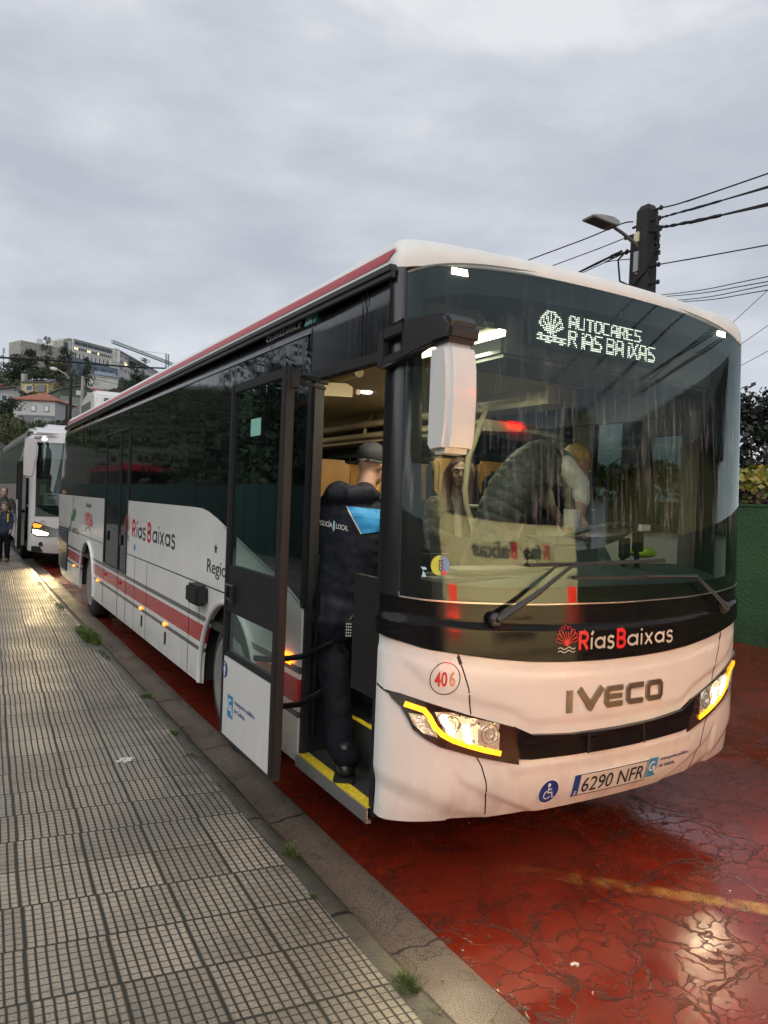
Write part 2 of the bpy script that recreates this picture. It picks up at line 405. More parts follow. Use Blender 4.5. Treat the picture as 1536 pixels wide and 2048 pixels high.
class U2:
    """flat shapes for lettering and marks"""
    def __init__(s): s.bm = bmesh.new()
    def poly(s, pts):
        s.bm.faces.new([s.bm.verts.new((a, b, 0)) for a, b in pts]); return s
    def disc(s, c, r, n=28, ry=None):
        return s.poly([(c[0]+r*cos(2*pi*i/n), c[1]+(ry or r)*sin(2*pi*i/n)) for i in range(n)])
    def rib(s, pts, w, closed=False):
        P = [Vector((a, b)) for a, b in pts]; k = len(P); L = []; Rr = []
        for i in range(k):
            a = P[(i-1) % k] if (closed or i) else None; b = P[(i+1) % k] if (closed or i < k-1) else None
            d1 = (P[i]-a).normalized() if a is not None else None; d2 = (b-P[i]).normalized() if b is not None else None
            if d1 is None: d1 = d2
            if d2 is None: d2 = d1
            n1 = Vector((-d1.y, d1.x)); n2 = Vector((-d2.y, d2.x)); m_ = n1+n2
            m_ = m_.normalized() if m_.length > 1e-6 else n1
            sc_ = min(2.2, 1/max(.3, m_.dot(n1))); L.append(P[i]+m_*w/2*sc_); Rr.append(P[i]-m_*w/2*sc_)
        for i in range(k if closed else k-1):
            j = (i+1) % k; s.poly([tuple(Rr[i]), tuple(Rr[j]), tuple(L[j]), tuple(L[i])])
        return s
    def ring(s, c, r, w, n=36, a0=0, a1=360, ry=None):
        ry = ry or r; cl = a1-a0 >= 360
        return s.rib([(c[0]+r*cos(R(a0+(a1-a0)*i/n)), c[1]+ry*sin(R(a0+(a1-a0)*i/n))) for i in range(n if cl else n+1)], w, cl)
    def text(s, txt, x, y, h, wid=None, bold=0., align='LEFT', sp=1., shear=0.):
        cu = bpy.data.curves.new('t', 'FONT'); cu.body = txt; cu.size = 1; cu.offset = bold; cu.space_character = sp; cu.shear = shear; cu.resolution_u = 3
        o = bpy.data.objects.new('t', cu); C.objects.link(o); dg = bpy.context.evaluated_depsgraph_get(); dg.update()
        me = bpy.data.meshes.new_from_object(o.evaluated_get(dg)); bpy.data.objects.remove(o); bpy.data.curves.remove(cu)
        xs = [v.co.x for v in me.vertices]; 
        if not xs: return s
        k = h/.72; x0, x1 = min(xs), max(xs); kx = wid/(x1-x0) if wid else k
        if align == 'CENTER': x -= (x1-x0)*kx/2
        vs = [s.bm.verts.new((x+(v.co.x-x0)*kx, y+v.co.y*k, 0)) for v in me.vertices]
        for p in me.polygons:
            try: s.bm.faces.new([vs[i] for i in p.vertices])
            except ValueError: pass
        bpy.data.meshes.remove(me); return s
    def put(s, name, fn, m, parent, off=.003, thick=.0015, res=(.12, .2), xf=None):
        if xf:
            for v in s.bm.verts: v.co.x, v.co.y = xf(v.co.x, v.co.y)
        return panel(name, s.bm, fn, off, thick, m, parent, res, None, False)
def flipx(c): return lambda x, y: (2*c-x, y)
#SECTION_END_HELPERS
# ================================================================== ground
def interp(x, a, b): return float(np.interp(x, a, b))
def terr(x, y):
    dx, dy = x-CAM[0], y-CAM[1]; r = hypot(dx, dy); az = degrees(atan2(dx, dy))
    F = interp(r, [0, 34, 60, 95, 120, 185, 260, 420, 520, 640, 2000], [-.08, -.08, 2.0, 6.0, 8.6, 15.5, 30, 53, 73, 80, 60])
    wz = interp(az, [-90, -60, 22, 40, 60, 100], [.3, 1, 1, .12, .05, .0])
    G = 0
    if x < -9: G = interp(-9-x, [0, 3, 20, 60], [0, 1.5, 9, 20])*interp(y, [-30, 0, 10], [0, 1, 1])
    h = max(F*wz, G-.08)
    if h > .5: h += mn.noise(Vector((x*.03, y*.03, 0)))*min(1.5, h*.06)
    return h
vs = []; fs = []; NR, NA = 70, 180
for i in range(NR):
    r = 2+1.105**i*1.0 if i else .01
    r = 1.5*1.11**i
    for j in range(NA):
        t = 2*pi*j/NA; x = CAM[0]+r*sin(t); y = CAM[1]+r*cos(t); vs.append((x, y, terr(x, y)))
for i in range(NR-1):
    fs += [(i*NA+j, i*NA+(j+1) % NA, (i+1)*NA+(j+1) % NA, (i+1)*NA+j) for j in range(NA)]
fs.append(tuple(range(NA)))
m, t, o, co = base_mat('hillside_ground')
b = N(t, 'ShaderNodeBsdfPrincipled'); LK(t, b.outputs[0], o.inputs[0]); b.inputs['Roughness'].default_value = .95
n_ = noise(t, co, .06, 8, .65); c_ = mixc(t, rng(t, n_, .4, .62), (.008, .014, .007), (.028, .034, .014)); LK(t, c_, b.inputs['Base Color'])
tag(MB().add(vs, fs).build('ground', m, sm=True), kind='structure')

# ---- red road
m, t, o, co = base_mat('wet_red_road')
b = N(t, 'ShaderNodeBsdfPrincipled'); LK(t, b.outputs[0], o.inputs[0]); b.inputs['IOR'].default_value = 1.36
b.inputs['Specular IOR Level'].default_value = .75
wob = N(t, 'ShaderNodeTexNoise', i={'Scale': 2.6, 'Detail': 5, 'Roughness': .6}); LK(t, co, wob.inputs[0])
va = N(t, 'ShaderNodeVectorMath', operation='SCALE'); va.inputs['Scale'].default_value = .55; LK(t, wob.outputs['Color'], va.inputs[0])
vb = N(t, 'ShaderNodeVectorMath', operation='ADD'); LK(t, co, vb.inputs[0]); LK(t, va.outputs[0], vb.inputs[1])
def crk(sc_, w_):
    v = N(t, 'ShaderNodeTexVoronoi', feature='DISTANCE_TO_EDGE', i={'Scale': sc_}); LK(t, vb.outputs[0], v.inputs['Vector'])
    return rng(t, v.outputs['Distance'], 0, w_, 1, 0)
fine = noise(t, co, 60, 4, .7)
c1 = math_(t, 'MULTIPLY', crk(2.4, .026), rng(t, noise(t, co, 1.3, 2), .36, .48, .15, 1))
c2 = math_(t, 'MULTIPLY', crk(6.8, .042), rng(t, noise(t, co, 2.1, 3), .38, .50))
cr = math_(t, 'MAXIMUM', c1, math_(t, 'MULTIPLY', c2, .85))
cr = math_(t, 'MULTIPLY', cr, rng(t, fine, .25, .6, .45, 1))
col = mixc(t, rng(t, noise(t, co, 3.2, 7, .65), .3, .7), (.20, .021, .009), (.115, .014, .007))
sp = N(t, 'ShaderNodeTexVoronoi', i={'Scale': 34}); LK(t, co, sp.inputs['Vector'])
chips = math_(t, 'MULTIPLY', rng(t, sp.outputs['Distance'], .1, .2, 1, 0), rng(t, noise(t, co, 5, 3), .56, .62))
col = mixc(t, math_(t, 'MULTIPLY', chips, .7), col, (.035, .03, .02))
col = mixc(t, cr, col, (.009, .010, .006))
# worn yellow line: (.85,.1) -> (1.6,-.65) and on
s = N(t, 'ShaderNodeSeparateXYZ'); LK(t, co, s.inputs[0])
dn = math_(t, 'ADD', math_(t, 'MULTIPLY', s.outputs['X'], .707), math_(t, 'MULTIPLY', s.outputs['Y'], .707))
dl = math_(t, 'ABSOLUTE', math_(t, 'SUBTRACT', dn, .675))
along = math_(t, 'SUBTRACT', math_(t, 'MULTIPLY', s.outputs['X'], .707), math_(t, 'MULTIPLY', s.outputs['Y'], .707))
ym = math_(t, 'MULTIPLY', rng(t, dl, .035, .06, 1, 0), rng(t, along, .3, 1.6, 0, 1))
grit = noise(t, co, 95, 3, .7)
ym = math_(t, 'MULTIPLY', ym, rng(t, math_(t, 'ADD', math_(t, 'MULTIPLY_ADD', noise(t, co, 160, 2, .8), .6, math_(t, 'MULTIPLY', noise(t, co, 11, 4), .5)), math_(t, 'MULTIPLY', along, .035)), .59, .62))
col = mixc(t, math_(t, 'MULTIPLY', ym, .8), col, (.52, .30, .07))
col = mixc(t, 1, col, rng(t, noise(t, co, 120, 4, .75), .3, .7, .72, 1.25), 'MULTIPLY')
LK(t, col, b.inputs['Base Color'])
pud = rng(t, noise(t, co, .9, 3, .5, .3), .42, .58)
ro = mixc(t, pud, .36, .085); ro = mixc(t, cr, ro, .6); LK(t, ro, b.inputs['Roughness'])
rip = noise(t, co, 14, 4, .6, .6, (1, .45, 1))
hh = math_(t, 'SUBTRACT', math_(t, 'MULTIPLY', rip, .35), math_(t, 'MULTIPLY', cr, .8))
hh = math_(t, 'ADD', hh, math_(t, 'MULTIPLY', grit, mixc(t, pud, .30, .035)))
bp = N(t, 'ShaderNodeBump', i={'Strength': .5, 'Distance': .006}); LK(t, hh, bp.inputs['Height']); LK(t, bp.outputs[0], b.inputs['Normal'])
M_road = m
tag(MB().box(.098, 7.98, -14, 75, -.3, 0.).build('road', M_road), kind='structure')

# ---- gutter and kerb
m, t, o, co = base_mat('wet_aggregate_concrete')
b = N(t, 'ShaderNodeBsdfPrincipled'); LK(t, b.outputs[0], o.inputs[0]); b.inputs['Specular IOR Level'].default_value = .6
v = N(t, 'ShaderNodeTexVoronoi', i={'Scale': 170}); LK(t, co, v.inputs['Vector'])
col = mixc(t, rng(t, v.outputs['Distance'], .1, .6), (.36, .30, .235), (.10, .078, .058))
col = mixc(t, rng(t, noise(t, co, 2.5, 5), .35, .65, .05, .6), col, (.085, .06, .045))
s = N(t, 'ShaderNodeSeparateXYZ'); LK(t, co, s.inputs[0])
fy = math_(t, 'FRACT', math_(t, 'ADD', math_(t, 'MULTIPLY', s.outputs['Y'], .77), math_(t, 'MULTIPLY', noise(t, co, 3, 4), .22)))
jt = math_(t, 'LESS_THAN', fy, .012)
ck = N(t, 'ShaderNodeTexVoronoi', feature='DISTANCE_TO_EDGE', i={'Scale': 1.5}); 
wv = N(t, 'ShaderNodeTexNoise', i={'Scale': 5, 'Detail': 5}); LK(t, co, wv.inputs[0]); 
ca = N(t, 'ShaderNodeVectorMath', operation='ADD'); LK(t, co, ca.inputs[0]); LK(t, wv.outputs['Color'], ca.inputs[1]); LK(t, ca.outputs[0], ck.inputs['Vector'])
jt = math_(t, 'MAXIMUM', jt, rng(t, ck.outputs['Distance'], 0, .012, .8, 0))
col = mixc(t, jt, col, (.012, .011, .008)); LK(t, col, b.inputs['Base Color'])
LK(t, rng(t, noise(t, co, 3, 3), .35, .6, .32, .6), b.inputs['Roughness'])
bp = N(t, 'ShaderNodeBump', i={'Strength': .8, 'Distance': .003}); LK(t, math_(t, 'SUBTRACT', rng(t, v.outputs['Distance'], 0, .5, 1, 0), jt), bp.inputs['Height']); LK(t, bp.outputs[0], b.inputs['Normal'])
M_gut = m
m, t, o, co = base_mat('dark_wet_kerb')
b = N(t, 'ShaderNodeBsdfPrincipled'); LK(t, b.outputs[0], o.inputs[0]); b.inputs['Specular IOR Level'].default_value = .6; b.inputs['Roughness'].default_value = .42
s = N(t, 'ShaderNodeSeparateXYZ'); LK(t, co, s.inputs[0]); ns = noise(t, co, 9, 7, .65)
fy = math_(t, 'FRACT', math_(t, 'MULTIPLY_ADD', noise(t, co, 6, 3), .03, math_(t, 'MULTIPLY', s.outputs['Y'], 1.02))); jt = math_(t, 'LESS_THAN', fy, .022)
col = mixc(t, rng(t, ns, .3, .7), (.030, .029, .022), (.085, .076, .058)); col = mixc(t, rng(t, noise(t, co, 2.2, 6), .52, .66), col, (.030, .042, .014)); col = mixc(t, jt, col, (.006, .006, .005)); LK(t, col, b.inputs['Base Color'])
bp = N(t, 'ShaderNodeBump', i={'Strength': .9, 'Distance': .006}); LK(t, math_(t, 'SUBTRACT', noise(t, co, 55, 5, .7), math_(t, 'MULTIPLY', jt, 1.5)), bp.inputs['Height']); LK(t, bp.outputs[0], b.inputs['Normal']); M_kerb = m
def strip(prof, y0, y1, n, jit=0.):
    mb = MB(); vs = []
    for k in range(n+1):
        y = y0+(y1-y0)*k/n
        for i, (x, z) in enumerate(prof):
            q = mn.noise(Vector((x*5, y*1.6, 3)))*jit; vs.append((x+q, y, z+q*.35))
    L = len(prof); fs = [(k*L+i, k*L+i+1, (k+1)*L+i+1, (k+1)*L+i) for k in range(n) for i in range(L-1)]
    return mb.add(vs, fs)
tag(strip([(-.24, -.02), (-.16, .006), (-.10, .004), (.02, .009), (.088, .016), (.099, .012), (.1, -.05)], -8, 75, 900, .006).build('gutter', M_gut, sm=True), kind='structure')
tag(strip([(-.322, .06), (-.320, .128), (-.29, .133), (-.245, .128), (-.215, .112), (-.195, .075), (-.18, .03), (-.165, -.02)], -8, 75, 900, .012).build('kerb', M_kerb, sm=True), kind='structure')

# ---- pavement tiles with a waffle of little squares
m, t, o, co = base_mat('waffle_paving')
b = N(t, 'ShaderNodeBsdfPrincipled'); LK(t, b.outputs[0], o.inputs[0]); b.inputs['Specular IOR Level'].default_value = .6
s = N(t, 'ShaderNodeSeparateXYZ')
wn = N(t, 'ShaderNodeTexNoise', i={'Scale': .9, 'Detail': 2}); LK(t, co, wn.inputs[0])
sc1 = N(t, 'ShaderNodeVectorMath', operation='SCALE'); sc1.inputs['Scale'].default_value = .018; LK(t, wn.outputs['Color'], sc1.inputs[0])
ad1 = N(t, 'ShaderNodeVectorMath', operation='ADD'); LK(t, co, ad1.inputs[0]); LK(t, sc1.outputs[0], ad1.inputs[1]); LK(t, ad1.outputs[0], s.inputs[0])
TX, TY = .281, .3075
v_ = math_(t, 'DIVIDE', math_(t, 'SUBTRACT', math_(t, 'MULTIPLY_ADD', s.outputs['X'], .13, s.outputs['Y']), -.19), TY)
rw = N(t, 'ShaderNodeTexWhiteNoise', noise_dimensions='1D'); LK(t, math_(t, 'FLOOR', v_), rw.inputs['W'])
ux = math_(t, 'MULTIPLY_ADD', s.outputs['Y'], -.035, s.outputs['X'])
u_ = math_(t, 'ADD', math_(t, 'DIVIDE', math_(t, 'ADD', ux, .285), TX), math_(t, 'MULTIPLY', rw.outputs['Value'], .035))
def groove(x, n, w_):
    f = math_(t, 'FRACT', math_(t, 'MULTIPLY', x, n)); d = math_(t, 'ABSOLUTE', math_(t, 'SUBTRACT', f, .5))
    return rng(t, d, .5-w_, .5-w_*.45)
gx = groove(u_, 8, .155); gy = groove(v_, 8, .08); gr = math_(t, 'MAXIMUM', gx, gy)
tx = groove(u_, 1, .036); ty = groove(v_, 1, .026); tj = math_(t, 'MAXIMUM', tx, ty)
cb = N(t, 'ShaderNodeCombineXYZ'); LK(t, math_(t, 'FLOOR', u_), cb.inputs[0]); LK(t, math_(t, 'FLOOR', v_), cb.inputs[1])
wh = N(t, 'ShaderNodeTexWhiteNoise', noise_dimensions='2D'); LK(t, cb.outputs[0], wh.inputs['Vector'])
agg = N(t, 'ShaderNodeTexVoronoi', i={'Scale': 240}); LK(t, co, agg.inputs['Vector'])
top = mixc(t, rng(t, agg.outputs['Distance'], .15, .6), (.50, .455, .375), (.25, .22, .17))
top = mixc(t, 1, top, rng(t, wh.outputs['Value'], 0, 1, .74, 1.14), 'MULTIPLY')
top = mixc(t, 1, top, rng(t, noise(t, co, 1.4, 7, .62), .32, .68, .60, 1.12), 'MULTIPLY')
top = mixc(t, math_(t, 'MULTIPLY', rng(t, noise(t, co, 3.7, 7, .7), .58, .70), .6), top, (.10, .088, .066))
col = mixc(t, math_(t, 'MULTIPLY', gr, .97), top, (.014, .0135, .011))
col = mixc(t, tj, col, (.014, .015, .009))
edge = math_(t, 'MULTIPLY', rng(t, s.outputs['X'], -.75, -.33), rng(t, noise(t, co, 6, 6, .65), .48, .66))
col = mixc(t, math_(t, 'MULTIPLY', edge, .55), col, (.028, .030, .012))
LK(t, col, b.inputs['Base Color'])
ro = mixc(t, gr, rng(t, noise(t, co, 2.0, 4), .35, .65, .34, .52), .65); LK(t, ro, b.inputs['Roughness'])
hh = math_(t, 'SUBTRACT', math_(t, 'MULTIPLY', math_(t, 'MAXIMUM', gr, tj), -1), math_(t, 'MULTIPLY', agg.outputs['Distance'], .22))
hh = math_(t, 'ADD', hh, math_(t, 'MULTIPLY', wh.outputs['Value'], .6))
bp = N(t, 'ShaderNodeBump', i={'Strength': .85, 'Distance': .005}); LK(t, hh, bp.inputs['Height']); LK(t, bp.outputs[0], b.inputs['Normal'])
mb = MB(); vs = []; nx, ny = 28, 240
for j in range(ny+1):
    for i in range(nx+1):
        x = -.322-(9.3-.322)*(i/nx)**1.5; y = -8+83*(j/ny)
        vs.append((x, y, .134+mn.noise(Vector((x*.8, y*.8, 0)))*.008+(0 if i else -.002)))
mb.add(vs, [(j*(nx+1)+i, j*(nx+1)+i+1, (j+1)*(nx+1)+i+1, (j+1)*(nx+1)+i) for j in range(ny) for i in range(nx)])
tag(mb.build('pavement', m, sm=True), kind='structure')
# bird dropping and scraps of paper on the ground
def splat(name, x, y, z, r, mt, label, cat, asp=1., n=9, group=None):
    mb = MB()
    for q in range(n):
        cx, cy = x+random.gauss(0, r*.45)*asp, y+random.gauss(0, r*.35); rr = r*random.uniform(.12, .42)
        k = 9; P = [(cx+rr*random.uniform(.6, 1.2)*cos(2*pi*i/k), cy+rr*random.uniform(.6, 1.2)*sin(2*pi*i/k)) for i in range(k)]
        mb.prism(P, lambda a, b_, c_: Vector((a, b_, c_)), z-.004, z+.0012+.0006*q)
    tag(mb.build(name, mt, loc=(x, y, z)), label, cat, group)
M_chalk = mat('dried_white', (.62, .62, .58), .8, vary=(80, .3))
splat('bird_dropping', -.72, 2.09, .137, .055, M_chalk, 'chalky white smear on the pavement tiles left of the kerb', 'bird dropping', 1.3, 16)
splat('paper_scrap', .501, -.543, .004, .022, M_chalk, 'larger torn white scrap stuck to the wet red road', 'litter', .7, 6, 'white scraps on the red road')
splat('paper_scrap', .432, -.696, .004, .009, M_chalk, 'smaller white scrap on the red road, nearer the gutter', 'litter', 1, 3, 'white scraps on the red road')
# ---- grass tufts along the kerb
M_grass = mat('grass_blades', (.085, .125, .025), .6, vary=(30, .5)); M_grass2 = mat('dark_grass_blades', (.055, .085, .025), .7, vary=(30, .4))
def tuft(x, y, z, r, h, n, label, ry=None, mt=None):
    vs = []; fs = []; ry = ry or r
    for q in range(n):
        a = random.uniform(0, 2*pi); d = sqrt(random.random()); bx, by = x+cos(a)*d*r*.6, y+sin(a)*d*ry*.8
        hh = h*random.uniform(.35, 1)*(1.1-.5*d); lean = Vector((random.gauss(cos(a)*.4, .45), random.gauss(sin(a)*.4, .45), 0))*hh
        wd = random.uniform(.0012, .0032); sd = Vector((-sin(a*3), cos(a*3), 0))*wd; p = Vector((bx, by, z))
        k = len(vs); vs += [p-sd, p+sd, p+lean*.35+Vector((0, 0, hh*.6))-sd*.7, p+lean*.35+Vector((0, 0, hh*.6))+sd*.7, p+lean+Vector((0, 0, hh*.9))]
        fs += [(k, k+1, k+3, k+2), (k+2, k+3, k+4)]
    tag(MB().add(vs, fs).build('grass_tuft', mt or M_grass, loc=(x, y, z)), label, 'grass', 'grass tufts growing along the kerb joint')
tuft(-.30, 6.3, .12, .17, .10, 2600, 'longest grass clump, along the kerb beside the rear wheel of the bus', .75)
tuft(-.32, 5.2, .12, .06, .05, 330, 'dark low grass strip on the kerb joint, just nearer than the longest clump', .35, M_grass2)
tuft(-.265, 3.5, .125, .08, .045, 420, 'flat green grass clump on the kerb beside the open front door, farther one', .10)
tuft(-.30, 2.5, .12, .05, .05, 240, 'grass clump on the kerb level with the bottom of the open door leaf', .07)
tuft(-.33, 2.02, .125, .05, .035, 170, 'small grass clump right of the white smear on the tiles', .05)
tuft(-.325, 1.5, .12, .04, .03, 160, 'creeping weeds in the kerb joint opposite the front steps', .22, M_grass2)
tuft(-.265, .54, .12, .045, .085, 190, 'bright tall weed at the kerb left of the bus front corner', .045)
tuft(-.325, .16, .125, .025, .03, 60, 'tiniest weed at the kerb between the tall weed and the large near tuft', .03)
tuft(-.272, -.50, .11, .055, .075, 420, 'large near grass tuft on the kerb at the bottom of the photo', .07)
tuft(-.27, -.66, .11, .04, .05, 120, 'last small tuft below the large near grass tuft at the photo edge', .04)
tuft(-.33, 8.6, .12, .07, .05, 300, 'grass strip on the kerb behind the rear wheel of the bus', .5)
tuft(-.33, 11.3, .12, .08, .05, 200, 'farthest grass strip on the kerb, in front of the white coach', .6, M_grass2)
#SECTION_END_GROUND
# ================================================================== the bus
bus = thing('city_bus', 'large white and black intercity bus with red stripe and open front door, number 406', 'bus')
B = bus
def arc(c, r, a0, a1, n=18): return [(c[0]+r*cos(R(a0+(a1-a0)*i/n)), c[1]+r*sin(R(a0+(a1-a0)*i/n))) for i in range(n+1)]
A1, A2, AR_ = (2.33, .42), (8.59, .42), .62
def body_outline(side='R'):
    o = [(1.10, .345)]
    o += [(A1[0]-AR_, .345)]+arc(A1, AR_, 180, 0)+[(A1[0]+AR_, .345)]
    o += [(5.86, .335), (A2[0]-AR_, .325)]+arc(A2, AR_, 180, 0)+[(A2[0]+AR_, .315), (10.5, .285), (11.3, .295), (11.7, .435), (11.83, .74), (11.93, 1.14), (11.99, 1.66), (11.99, 1.69)]
    if side == 'R': o += [(7.26, 1.695), (7.26, .885), (5.84, .885), (5.84, 1.70), (3.25, 1.70), (3.05, 1.695), (2.89, 1.675), (2.67, 1.63), (2.47, 1.58), (1.37, 1.31), (1.10, 1.215)]
    else: o += [(.27, 1.69), (.27, .36)]
    return o
panel('side_panel', body_outline(), SR, 0, .03, M_side, B, res=(.4, .3))
panel('far_side_panel', body_outline('L'), SL, 0, .03, M_white, B, res=(.6, .4))
# seams between the flaps of the side
u = U2()
for y, z0, z1 in ((5.40, .34, 1.105), (4.84, .34, 1.105), (3.31, .345, 1.105), (3.03, .8, 1.105)): u.rib([(y, z0), (y, z1)], .008)
u.rib([(2.42, 1.112), (5.84, 1.112)], .009); u.rib([(7.26, 1.118), (10.6, 1.125), (11.9, 1.20)], .008); u.rib([(5.84, .34), (5.84, .885)], .018); u.rib([(7.26, .33), (7.26, .885)], .018); u.rib([(6.31, .34), (6.31, .885)], .02)
u.rib([(10.62, .42), (10.62, 1.12)], .008); u.rib([(9.22, .32), (9.9, .32)], .006)
u.put('panel_seams', SR, M_black, B, .0015, .001)
# wheel arch lips
for nm, c in (('wheel_arch_lip', A1), ('wheel_arch_lip', A2)):
    mb = MB(); mb.tube([(-.004, a, b_) for a, b_ in arc(c, AR_+.012, -6, 186, 26)], (.02, .02), 8); mb.build(nm, M_white, B, True)
# stepped louvres at the rear corner
mb = MB()
for k in range(14):
    z = .43+k*.049; y1 = interp(z, [.42, .74, 1.12], [11.60, 11.76, 11.84])
    mb.prism([(0, z), (.022, z+.006), (.006, z+.04), (0, z+.044)], lambda a, b_, c_: Vector((-a, c_, b_)), 10.66, y1)
mb.build('rear_louvre', M_plastic, B)
u = U2().poly([(10.64, .415), (11.6, .415), (11.78, .74), (11.87, 1.13), (10.64, 1.13)]); u.put('louvre_recess', SR, M_black, B, .002, .001)
# upper black side: header band, glazing
panel('upper_side_band', [(.27, 2.49), (.27, 2.872), (11.28, 2.872), (11.40, 2.72), (1.095, 2.72), (1.095, 2.49)], SR, .002, .02, M_bandblack, B, res=(.8, .03), relief=lambda y, z: -.042*max(0, (z-2.73)/.14)*min(1, max(0, (y-.3)/.3)))
cut = [1.10, 1.70, 3.25, 4.75, 5.835]
def ztop(y): return interp(y, [1.10, 1.37, 2.47, 2.67, 2.89, 3.05, 3.25, 12], [1.215, 1.31, 1.58, 1.63, 1.675, 1.695, 1.702, 1.702])+.004
for a, b_ in zip(cut, cut[1:]):
    ys = [a+.004]+[q for q in (1.37, 2.47, 2.67, 2.89, 3.05) if a < q < b_]+[b_-.004]
    panel('side_window', [(y, ztop(y)) for y in ys]+[(b_-.004, 2.715), (a+.004, 2.715)], SR, -.004, .02, M_sideglass, B, res=(.3, .3))
for a, b_ in ((7.265, 8.72), (8.72, 10.2), (10.2, 11.98)):
    o_ = [(a+.004, 1.70), (b_-.004, 1.70), (b_-.004 if b_ < 11 else 11.42, 2.715), (a+.004, 2.715)]
    panel('side_window', o_, SR, -.004, .02, M_sideglass, B, res=(.3, .3))
U2().rib([(1.12, 2.722), (11.38, 2.722)], .007).put('window_trim_line', SR, M_alu, B, .005, .004)
U2().rib([(1.10, 1.212), (1.37, 1.304), (2.47, 1.574), (2.5, 1.58)], .006).put('glass_edge_trim', SR, M_alu, B, .004, .003)
U2().rib([(1.70, 1.45), (1.70, 2.86)], .006).rib([(1.098, 2.5), (1.098, 2.86)], .006).rib([(.52, 2.5), (.52, 2.83)], .004).rib([(.48, 2.5), (.48, 2.83)], .004).put('band_seams', SR, M_black, B, .005, .002)
u = U2()
for y in (1.8, 3.25): u.rib([(y, 1.705), (y-.9, 1.702)], .004)
panel('side_window', [(5.84, 2.52), (7.255, 2.52), (7.255, 2.715), (5.84, 2.715)], SR, -.004, .02, M_sideglass, B, res=(.3, .3))
# gutter rail
MB().box(-.038, .0, .215, 11.25, 2.835, 2.866).box(-.030, -.008, .215, 11.25, 2.808, 2.835).build('gutter_rail', M_plastic, B, bev=.004)
# middle door
for a, b_ in ((7.235, 6.325), (6.295, 5.86)):
    panel('middle_door', [(b_, .895), (a, .895), (a, 2.49), (b_, 2.49)], SR, -.002, .03, M_sideglass, B, res=(.3, .3))
mb = MB()
for y in (7.245, 6.31, 5.848): mb.box(-.012, .01, y-.012, y+.012, .885, 2.50)
mb.box(-.018, .01, 5.83, 7.26, 2.492, 2.515); mb.box(-.01, .01, 5.85, 7.24, .880, .896)
mb.build('middle_door_frame', M_plastic, B)
for y in (7.02, 6.17): MB().box(-.014, 0, y-.05, y+.05, 1.18, 1.30).build('middle_door_handle', M_plastic, B, bev=.006)
# ---- roof
def zedge(p): return 2.872+.082*max(0, 1-(abs(p)/1.36)**3)
loop = []; NP = 90
for i in range(NP+1):
    p = -LC+2*LC*i/NP; a = S0(p, 2.9); loop.append((a.x, a.y, zedge(p), p))
sd = [.28, .4, .6, .9]+[1.3+i*.8 for i in range(12)]+[11.0]
rear = [(x_, 11.45-.05*abs((x_-1.275)/1.275)**2-.3*(1-(1-min(1, abs((x_-1.275)/1.275))**5)**.2)) for x_ in [1.275-1.275*cos(pi*i/24) for i in range(25)]]
loop = loop+[(2.55, y, 2.872, 9) for y in sd]+[(x_, y, 2.872, 9) for x_, y in rear[::-1]]+[(0, y, 2.872, -9) for y in sd[::-1]]
prof = [(0, -.10), (0, 0), (.003, .15), (.012, .36), (.035, .56), (.075, .72), (.14, .84), (.26, .92), (.5, .97), (1.1, 1.0)]
def roofpt(P, ins, t_, o=0.):
    x, y, ze, p = P; qx, qy = 1.275, min(max(y, 1.35), 10.1); L = hypot(qx-x, qy-y); k = min(1, ins/L)
    return Vector((x+(qx-x)*k, y+(qy-y)*k, ze+(3.07-ze)*t_+o))
vs = []; fs = []; n = len(loop)
for ins, t_ in prof:
    for P in loop: vs.append(roofpt(P, ins, t_))
for i in range(len(prof)-1): fs += [(i*n+j, i*n+(j+1) % n, (i+1)*n+(j+1) % n, (i+1)*n+j) for j in range(n)]
vs.append(Vector((1.275, 1.35, 3.07))); 
fs.append(tuple(range((len(prof)-1)*n, len(prof)*n)))
MB().add(vs, fs).build('roof', M_roofw, B, sm=True, ang=60)
mb = MB(); vs = []; ys = [.30+(11.2-.30)*i/60 for i in range(61)]
for y in ys:
    for t_ in (.16, .24, .33, .42):
        ins = interp(t_, [0, .15, .36, .56], [0, .003, .012, .035]); sh_ = (t_-.16)*-.25 if y < .4 else 0
        a = roofpt((0, y, 2.872, -9), ins, t_); vs.append(Vector((a.x-.003, a.y+sh_, a.z+.0)))
mb.add(vs, [(k*4+i, k*4+i+1, (k+1)*4+i+1, (k+1)*4+i) for k in range(60) for i in range(3)]); mb.build('roof_red_stripe', M_redst, B, sm=True)
# ac box, hatch and aerial on the roof
def acpt(a, b_, c_): return Vector((c_, a, b_))
MB().prism([(10.02, 3.0), (10.07, 3.34), (10.20, 3.43), (10.9, 3.45), (11.35, 3.40), (11.55, 3.28), (11.60, 3.0)], acpt, .26, 2.29).build('roof_air_conditioner', M_roofw, B, bev=.03)
mb = MB()
for k in range(7):
    z = 3.10+k*.03; y = 10.02+(z-3.0)*.05/.34
    mb.box(.40, .95, y-.024, y-.012, z, z+.018)
mb.build('air_conditioner_grille', M_plastic, B)
mb = MB()
for k in range(9): mb.box(.246, .262, 10.45+k*.11, 10.52+k*.11, 3.12, 3.27)
mb.build('air_conditioner_side_vent', M_grey, B)
MB().prism([(2.9, 3.05), (3.3, 3.20), (3.9, 3.235), (4.5, 3.20), (5.1, 3.05)], acpt, .45, 2.1).build('roof_fairing', M_roofw, B, bev=.03)
MB().tube([(1.45, .9, 3.05), (1.42, 1.0, 3.27)], [.012, .009], 8).build('roof_aerial', M_black, B)
